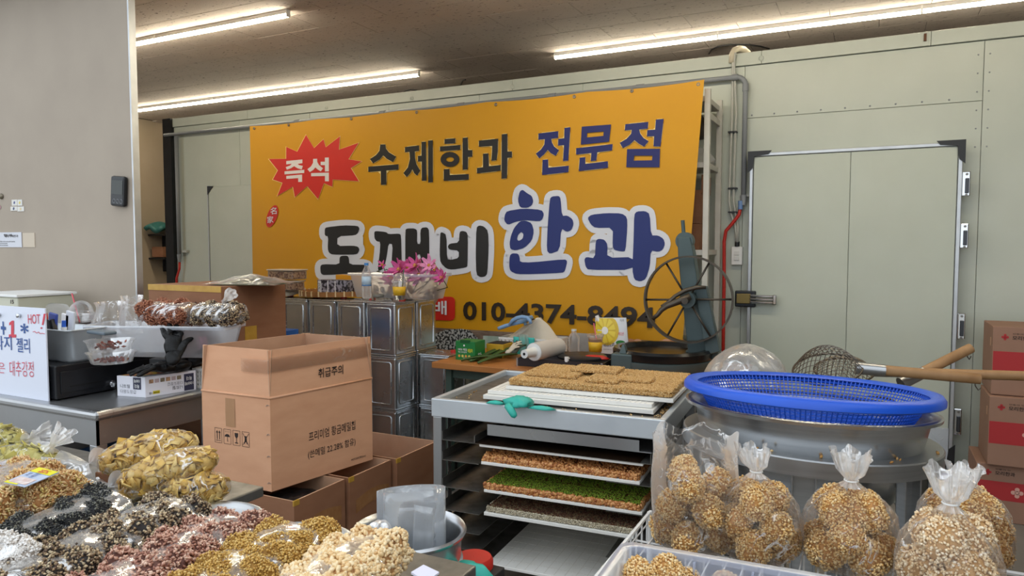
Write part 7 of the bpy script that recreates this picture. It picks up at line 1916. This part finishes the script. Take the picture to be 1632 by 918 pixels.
def chip_bag(label, c, axis, l, w, h, n, m, size, seed, filmm=FILM, tail=None, roll=0, nm='chip_bag', open_end=None):
    rs = random.Random(seed); M_ = Matrix.Translation(c) @ Matrix.Rotation(axis, 4, 'Z') @ Matrix.Rotation(roll, 4, 'Y')
    t = thing(nm, label, 'bag', c)
    flakes(n, (l / 2 * .93, w / 2 * .9, h / 2 * .88), size, .0022, rs, M_, m, 'chips', t)
    B(M_).lathe([(.001, -h / 2 * .9), (w * .3, -h / 2 * .8), (w * .46, -h / 2 * .4), (w / 2, 0), (w * .46, h / 2 * .45), (w * .3, h / 2 * .84), (.001, h / 2 * .95)], seg=48, rf=lambda a, i: 1 + .03 * math.sin(5 * a + i) + .02 * math.sin(11 * a + 2 * i),
                T=Matrix.Diagonal((l / w, 1, 1)).to_4x4()).build('clear_film', filmm, t, smooth=True, sub=1)
    if tail:
        e, r0, r1, L_ = tail
        e = Vector(e); b = B(M_); ph = [rs.uniform(0, 6) for _ in range(6)]
        # fan-like crumpled end
        d = e.normalized(); a_ = d.orthogonal().normalized(); b2 = d.cross(a_); base = Vector((d.x * l / 2 * .92, d.y * w / 2 * .92, d.z * h / 2 * .92))
        prof = [(r0 * 1.8, 0), (r0 * .7, L_ * .22), (r0 * .8, L_ * .35), (r1 * .8, L_ * .7), (r1, L_)]
        vs = []; n_ = 36
        for i, (r, z) in enumerate(prof):
            for j in range(n_):
                q = 2 * PI * j / n_; rr = r * (1 + (.28 * i / 4) * math.sin(6 * q + ph[0]) + (.2 * i / 4) * math.sin(10 * q + ph[1] + i))
                vs.append(base + d * z * (1 + .15 * math.sin(3 * q) * i / 4) + (a_ * math.cos(q) + b2 * math.sin(q)) * rr)
        b.add(vs, [(i * n_ + j, i * n_ + (j + 1) % n_, (i + 1) * n_ + (j + 1) % n_, (i + 1) * n_ + j) for i in range(len(prof) - 1) for j in range(n_)])
        b.build('gathered_end', film('tail_film', haze=.28, crease_glint=.9, scale=26, rough=.14, fres=2.6, width=.07), t, smooth=True, sub=1)
    return t
# three yellow chip bags stacked
Dq = lambda x, y, D: P(x, y, D=D)
c1 = P(312, 786, D=1.93); c1.z = DZ_ + .052
chip_bag('lowest small bag of yellow chips under the other two, beside the big carton', c1, YAW + .1, .19, .12, .10, 260, M_CHIP, .026, 21)
c2 = P(268, 752, D=1.97)
chip_bag('middle bag of yellow chips lying across the pile of three', c2, YAW - .02 + .0, .30, .15, .118, 520, M_CHIP, .03, 22, roll=-.30, tail=((-1, 0, -.15), .03, .075, .11))
c3 = P(237, 722, D=2.10)
chip_bag('topmost bag of yellow chips with a gathered clear end, left of the big carton', c3, YAW + .05, .30, .15, .125, 520, M_CHIP, .03, 23, roll=-.22, tail=((-1, 0, -.2), .035, .09, .12))
t = tag(B().box((c3.x - .16, c3.y - .06, DZ_), (c3.x + .1, c3.y + .08, c3.z - .062)).build('chip_stand_box', M_KRAFTD, None, bevel=.003), 'brown box hidden behind the yellow chip bags, propping the topmost one', 'box')
# green flake bag far left and its neighbour
c4 = P(28, 739, D=2.13)
chip_bag('bag of pale green flakes with a twisted knot, at the left edge', c4, YAW + .1, .26, .16, .12, 420, M_LEAFC, .034, 24, tail=((.9, 0, .9), .012, .03, .075), nm='flake_bag')
c5 = P(-8, 706, D=2.35)
chip_bag('second bag of green flakes behind the first, mostly outside the left edge', c5, YAW, .22, .15, .12, 260, M_LEAFC, .034, 25, tail=((.95, 0, .15), .014, .045, .07), nm='flake_bag')

# ================================================================ steel bucket with the coil of clear film
q = P(652, 842, Z=.72)
bk_c = Vector((q.x, q.y, 0)); br = .145
bu = thing('steel_bucket', 'round stainless steel bucket with a rolled rim, bottom centre', 'bucket', (q.x, q.y, .3))
B().lathe([(.001, .302), (br - .012, .302), (br - .008, .60), (br - .006, .70), (br, .715), (br + .010, .722), (br + .014, .715), (br + .010, .706), (br, .700), (br - .002, .64), (br + .004, .635), (br + .004, .625), (br - .002, .62), (br - .006, .30), (.001, .30)],
          c=(q.x, q.y, 0), seg=72).build('bucket_wall', M_BASIN, bu, smooth=True, auto=50)
tag(B().lathe([(.001, .0), (.14, 0), (.14, .30), (.001, .30)], c=(q.x, q.y, 0), seg=32).build('bucket_stool', M_STEELD, None, smooth=True, auto=40), 'round stool under the steel bucket', 'stool')
rc = Vector((q.x, q.y + .015, 0))
cs = thing('film_coil', 'coil of thick clear plastic film standing in the steel bucket', 'film roll', (rc.x, rc.y, .58))
M_COIL = film('coil_film', '#e6edf5', haze=.16, crease_glint=.25, scale=9, rough=.12, fres=2.0)
b = B(); z0, z1 = .60, .825
def coil(u, v):
    a = 2 * PI * 1.45 * u + PI * .9; r = .105 - .03 * u + .006 * math.sin(9 * u)
    return Vector((rc.x + r * math.cos(-a), rc.y + .8 * r * math.sin(-a), z0 + (z1 - z0) * v + .02 * math.sin(a + 1) * v))
b.grid(coil, 70, 6); b.build('coiled_sheet', M_COIL, cs, smooth=True, solid=.003)
b = B(); b.grid(lambda u, v: Vector((rc.x + .055 + .045 * u + .01 * v, rc.y - .085 + .03 * u, z0 + .02 + (.2) * v - .012 * u)), 6, 8)
b.build('loose_end', M_COIL, cs, smooth=True, solid=.002)
b = B(TR(rc.x - .02, rc.y - .12, .725)); b.lathe([(.001, .05), (.02, .048), (.03, .03), (.035, .0), (.02, -.02), (.001, -.022)], seg=24, rf=lambda a, i: 1 + .25 * math.sin(5 * a + i) + .15 * math.sin(9 * a))
b.build('crumpled_corner', film('tail_film2', haze=.35, crease_glint=.95, scale=30, rough=.14, fres=2.6, width=.08), cs, smooth=True, sub=1)
# teal cloth, red lid and white card at the bottom edge
q = P(748, 915, Z=.62)
tag(B(TR(q.x, q.y, .60)).lathe([(.001, .05), (.03, .045), (.045, .02), (.05, 0), (.001, 0)], seg=20, rf=lambda a, i: 1 + .3 * math.sin(3 * a + .5) + .15 * math.sin(5 * a)).build('teal_cloth_bundle', M_TEAL, None, smooth=True), 'scrunched teal glove at the bottom edge beside the bucket', 'glove')
q2_ = P(738, 908, Z=.60)
tag(B(TR(q2_.x, q2_.y + .06, .585)).lathe([(.001, .03), (.05, .03), (.056, .02), (.056, 0), (.001, 0)], seg=28).build('red_lid', M_RED, None, smooth=True, auto=40), 'red round lid peeking from behind the teal glove at the bottom edge', 'dish')
tag(B().box((q2_.x - .05, q2_.y - .03, 0), (q2_.x + .08, q2_.y + .10, .584)).build('low_stool', M_DARK, None, bevel=.004), 'dark low stool under the teal glove and red lid', 'stool')
A_, B_, C_, D_ = P(655, 915, Z=.90), P(675, 903, Z=.90), P(700, 915, Z=.90), P(680, 930, Z=.90)
tag(B().hexa([A_, D_, C_, B_], [p + up_ * 2 for p in (A_, D_, C_, B_)]).build('white_card', mat('card_lilac', '#d9d9ea', .5), None), 'blank white card corner at the bottom edge before the steel bucket', 'card')
tag(B().box((min(A_.x, C_.x), min(A_.y, C_.y) - .05, DZ_ * 0), (max(A_.x, C_.x), max(A_.y, C_.y), .898)).build('card_post', M_STEELD, None), 'steel post carrying the white card at the bottom edge', 'post')

# ================================================================ wire stand with ball bags, right foreground
WZ_ = .74
ws = thing('wire_display_stand', 'white wire display stand holding the bags of golden balls', 'stand', (.3, 1.5, 0))
sx0, sx1, sy0, sy1 = -.535, 1.25, .95, 1.93
M_WW = mat('white_wire', '#dcdcda', .4)
def wire(p, q_, r=.0035): B().cyl(p, q_, r, seg=6).build('wire', M_WW, ws, smooth=True, auto=40)
for z in (WZ_ + .02,):
    for p, q_ in (((sx0, sy0, z), (sx1, sy0, z)), ((sx1, sy0, z), (sx1, sy1, z)), ((sx1, sy1, z), (sx0, sy1, z)), ((sx0, sy1, z), (sx0, sy0, z))): wire(p, q_, .0055)
b = B()
x = sx0
while x < sx1: b.cyl((x, sy0, WZ_ - .004), (x, sy1, WZ_ - .004), .0022, seg=5); x += .04
y = sy0
while y < sy1: b.cyl((sx0, y, WZ_ - .008), (sx1, y, WZ_ - .008), .0028, seg=5); y += .14
o = b.build('wire_grid', M_WW, ws); o['kind'] = 'stuff'
x = sx0
b = B()
while x < sx1 + .01: b.cyl((x, sy1, WZ_ - .16), (x, sy1, WZ_ + .02), .0028, seg=5); x += .05
y = sy0
while y < sy1: b.cyl((sx0, y, WZ_ - .05), (sx0, y, WZ_ + .02), .0028, seg=5); y += .05
o = b.build('side_wires', M_WW, ws); o['kind'] = 'stuff'
wire((sx0, sy1, WZ_ - .16), (sx1, sy1, WZ_ - .16))
for x in (sx0, sx1):
    for y in (sy0, sy1): B().cyl((x, y, 0), (x, y, WZ_ + .02), .009, seg=10).build('leg', M_WW, ws, smooth=True, auto=40)

def ball_bag(name, label, c, w, hfill, htie, rt, nball, Rb, pal, clabel, seed, size=G4, n=1000, open_top=False, flare=.045, lean=0.0, base=OCT, tail_h=.09, filmm=None, sq=1.0, hbag=None, key=None):
    rs = random.Random(seed); c = Vector(c); ph = [rs.uniform(0, 6.3) for _ in range(12)]
    t = thing(name, label, 'bag', c)
    W = w / 2
    if open_top:
        H = hbag
        lv = [(.001, 0), (W * .75, .0), (W * .96, .02), (W, .06), (W * 1.02, hfill * .7), (W * 1.0, hfill), (W * .98, H * .7), (W * .94, H * .85), (W * .97, H)]
    else:
        H = htie
        lv = [(.001, 0), (W * .72, .0), (W * .95, .02), (W, .06), (W * 1.0, hfill * .6), (W * .88, hfill * .85), (W * .62, hfill + (H - hfill) * .25), (W * .33, hfill + (H - hfill) * .6), (rt, H), (rt * 1.0, H + .008), (rt + flare * .5, H + tail_h * .35), (rt + flare * .75, H + tail_h * .7), (rt + flare, H + tail_h)]
    zs_ = [z for _, z in lv]; zmx = zs_[-1]
    # dense interpolation
    prof = []
    for (r0, z0), (r1, z1) in zip(lv[:-1], lv[1:]):
        m_ = max(1, int(math.hypot(r1 - r0, z1 - z0) / .012))
        for k in range(m_): prof.append((r0 + (r1 - r0) * k / m_, z0 + (z1 - z0) * k / m_))
    prof.append(lv[-1])
    def rf(a, i):
        r, z = prof[i]; g = 0
        if not open_top and z > hfill * .6: g = min(1, (z - hfill * .6) / (H - hfill * .6))
        return 1 + .03 * math.sin(3 * a + ph[0] + z * 9) + .02 * math.sin(7 * a + ph[1] - z * 20) + .12 * g * math.sin(9 * a + ph[2] + 14 * z) + .10 * g * math.sin(13 * a + ph[6] - 9 * z) + .08 * g * math.sin(21 * a + ph[3] + z * 22) + (.12 * math.sin(4 * a + ph[4]) if g >= 1 else 0)
    seg = 72; b = B(TR(c.x, c.y, c.z)); vs = []
    for i, (r, z) in enumerate(prof):
        off = lean * max(0, z - hfill) 
        for j in range(seg):
            a = 2 * PI * j / seg; q = r * rf(a, i); vs.append((q * math.cos(a) + off, q * math.sin(a) * sq, z + (.012 * math.sin(5 * a + ph[5]) if i == len(prof) - 1 else 0)))
    ns = len(prof) - 1; it = next((i for i, (r, z) in enumerate(prof) if z >= H - .012), ns) if not open_top else ns
    b.add(vs, [(i * seg + j, i * seg + (j + 1) % seg, (i + 1) * seg + (j + 1) % seg, (i + 1) * seg + j) for i in range(it) for j in range(seg)], 0)
    b.add(vs, [(i * seg + j, i * seg + (j + 1) % seg, (i + 1) * seg + (j + 1) % seg, (i + 1) * seg + j) for i in range(it, ns) for j in range(seg)], 1)
    b.build('clear_film', [filmm or FILM, film('tail_film', haze=.28, crease_glint=.9, scale=26, rough=.14, fres=2.6, width=.07)], t, smooth=True)
    if not open_top:
        B().tube([Vector((c.x + lean * (H - hfill) + (rt + .002) * math.cos(k * PI / 6), c.y + (rt + .002) * math.sin(k * PI / 6), c.z + H + .004)) for k in range(12)], .0022, 6, closed=True).build('tie', M_WHITEP, t, smooth=True)
    ms = lumps(key or pal + str(Rb), pal, Rb, size, n, base)
    def inside(r): 
        a = r.uniform(0, 6.28); q = (W - Rb) * math.sqrt(r.uniform(0, 1)); return np.array([q * math.cos(a), q * math.sin(a) * sq, r.uniform(Rb, hfill)])
    def push(p):
        z = p[:, 2]; zz = np.clip(z, Rb * .9, hfill - Rb * .3)
        lim = (W - Rb * .95) * np.where(zz > hfill * .55, np.clip(1 - (zz - hfill * .55) / (hfill * .9) if not open_top else 1, .3, 1), 1)
        r = np.hypot(p[:, 0], p[:, 1] / sq) + 1e-9; k = np.minimum(1, lim / r)
        p[:, 0] *= k; p[:, 1] *= k; p[:, 2] = zz; return p
    pts = pack(nball, Rb, inside, push, seed=seed, sep=2.05)
    for i, p in enumerate(pts):
        put(ms[i % len(ms)], c + Vector(p), 'grain_ball', clabel, gname(clabel), rs, s=rs.uniform(.94, 1.06))
    return t
# the bags: left open one, two tied, big right one, two behind at the edge
q = P(1090, 868, Z=.78)
ball_bag('open_ball_bag', 'tall open clear bag of golden balls, leftmost, in front of the rack', (q.x - .0, q.y + .10, WZ_), .215, .185, 0, 0, 10, .043, 'ball', 'golden ball in the open leftmost bag', 31, open_top=True, hbag=.29, filmm=FILM2, sq=.8)
ball_bag('tied_ball_bag', 'tied clear bag of golden balls, second from the left', (P(1200, 880, Z=.78).x, P(1200, 880, Z=.78).y + .085, WZ_), .20, .155, .205, .012, 10, .043, 'ball', 'golden ball in the second bag from the left', 32, tail_h=.06, flare=.026, lean=-.15)
ball_bag('tied_ball_bag', 'tied clear bag of golden balls, third from the left, before the stand leg', (P(1352, 895, Z=.78).x, P(1352, 895, Z=.78).y + .085, WZ_), .22, .150, .20, .013, 11, .046, 'ball', 'golden ball in the third bag from the left', 33, tail_h=.07, flare=.030, n=1000)
cq_ = P(1512, 935, Z=.78)
ball_bag('tied_ball_bag', 'large tied clear bag of pale puffed balls at the right foreground', (cq_.x, cq_.y + .02, WZ_), .205, .155, .21, .014, 10, .048, 'puff', 'pale puffed ball in the large right bag', 34, size=(.005, .0036, .0032), n=850, tail_h=.075, flare=.034)
ball_bag('tied_ball_bag', 'clear bag of golden balls behind the large right bag', (cq_.x + .05, cq_.y + .26, WZ_), .21, .15, .20, .013, 13, .043, 'ball', 'golden ball in the bag behind the large right bag', 35, tail_h=.03, flare=.02)
ball_bag('tied_ball_bag', 'clear bag of golden balls cut off by the right edge', (cq_.x + .27, cq_.y + .22, WZ_), .20, .13, .18, .013, 12, .043, 'ball', 'golden ball in the bag at the right edge', 36, tail_h=.03, flare=.02)
ball_bag('tied_ball_bag', 'clear bag of golden balls at the bottom right corner', (cq_.x + .215, cq_.y + .0, WZ_), .18, .10, .15, .013, 9, .043, 'ball', 'golden ball in the bottom right corner bag', 37, tail_h=.03, flare=.02)

# translucent box with loose balls
lx, ly = P(1003, 858, Z=.905).x, P(1003, 858, Z=.905).y
bxw, bxd, bxh = .60, .34, .158
T = TR(lx + bxw / 2 + .01, ly - bxd / 2, WZ_, math.radians(2.5))
CLB2 = film('frosted_box', '#cfd8ee', haze=.42, crease_glint=.05, scale=3, rough=.3, fres=0.5)
pbx = thing('translucent_box', 'open translucent plastic box with loose golden balls at the bottom of the photo', 'box', (T.translation.x, T.translation.y, WZ_))
tub(B(T), bxw, bxd, bxh, tp=.022, lip=.016, r=.03).build('box_wall', CLB2, pbx, smooth=True)
for k in (-.28, -.1, .1, .28):
    B(T).box((k * bxw - .002, bxd / 2 - .012, .03), (k * bxw + .002, bxd / 2 - .004, bxh - .01)).build('rib', CLB2, pbx)
ms = lumps('ballR', 'ball', .040, G4, 1000); rs = random.Random(41)
for (x, y, s, zz) in ((1022, 900, 1.0, .865), (1062, 893, .95, .87), (1092, 912, .9, .85), (1157, 914, .8, .85), (1195, 922, .7, .84), (1118, 925, .7, .83), (1000, 925, .9, .85), (1040, 935, .9, .83), (1140, 940, .9, .83), (1190, 950, .9, .83)):
    q = P(x, y + 14, Z=zz); put(ms[rs.randrange(3)], (q.x, q.y, max(zz - .012, WZ_ + .045 * s)), 'grain_ball', 'loose golden ball inside the translucent box', 'loose golden balls in the translucent box', rs, s=s)

# two bags of sweets on the cloudy tub at the back left (scaled-down long bags)
zr = DZ + .165
pA, pB = P(222, 512, Z=zr), P(296, 512, Z=zr)
long_bag('snack_bag', 'clear bag of brown wafer curls on the left of the cloudy tub', (pA.x + .06, 2.37, zr), (pA.x + .30, 2.43, zr), .19, .10, 'rust', .045, (.009, .003, .003), 620, 11, key='rustbig', clabel='brown cluster in the bag on the cloudy tub', cname='brown_cluster', seed=51)
long_bag('snack_bag', 'clear knotted bag of dark grain clusters on the right of the cloudy tub', (pA.x + .33, 2.44, zr), (pA.x + .56, 2.50, zr), .17, .10, 'mixed', .044, (.006, .003, .003), 700, 10, key='darkbig', clabel='dark cluster in the knotted bag on the cloudy tub', cname='dark_cluster', seed=52)
kx = P(370, 472, Y=2.5)
b = B(Matrix.Translation((kx.x - .02, 2.5, kx.z)) @ Matrix.Rotation(.9, 4, 'Y')); b.lathe([(.012, -.05), (.008, -.03), (.02, -.01), (.032, .01), (.026, .03)], seg=28, rf=lambda a, i: 1 + .2 * math.sin(5 * a + i))
tag(b.build('bag_knot', film('tail_film3', haze=.3, crease_glint=.9, scale=30, width=.08), None, smooth=True, sub=1), 'twisted clear knot of the dark snack bag on the cloudy tub', 'knot')
# loose empty clear bags behind the pan
for i, (x, y, w, h, lb) in enumerate(((178, 505, .20, .17, 'crumpled empty clear bag standing on the left end of the cloudy tub'), (212, 500, .14, .2, 'shiny crumpled clear bag end between partition and brown snack bag'))):
    q = P(x, y, Y=2.36 - .04 * i); rs = random.Random(60 + i); ph = [rs.uniform(0, 6) for _ in range(6)]
    b = B(TR(q.x, q.y, q.z - h * .55)); b.lathe([(.001, 0), (w * .4, .01), (w * .5, h * .3), (w * .42, h * .6), (w * .3, h * .85), (w * .36, h)], seg=36, rf=lambda a, i_: 1 + .12 * math.sin(3 * a + ph[0] + i_) + .08 * math.sin(8 * a + ph[1]))
    tag(b.build('empty_clear_bag', FILM2, None, smooth=True, sub=1), lb, 'bag')

pc = P(1490, 790, Z=.02)
a = P(1483, 792, Y=4.9); b_ = P(1562, 766, Y=4.9)
tag(B().box((a.x, 4.86, 0.001), (b_.x, 4.98, b_.z)).build('lavender_crate', mat('lavender', '#a79cc4', .5), None, bevel=.004), 'flat lavender crate on the floor before the cold-room door', 'crate')
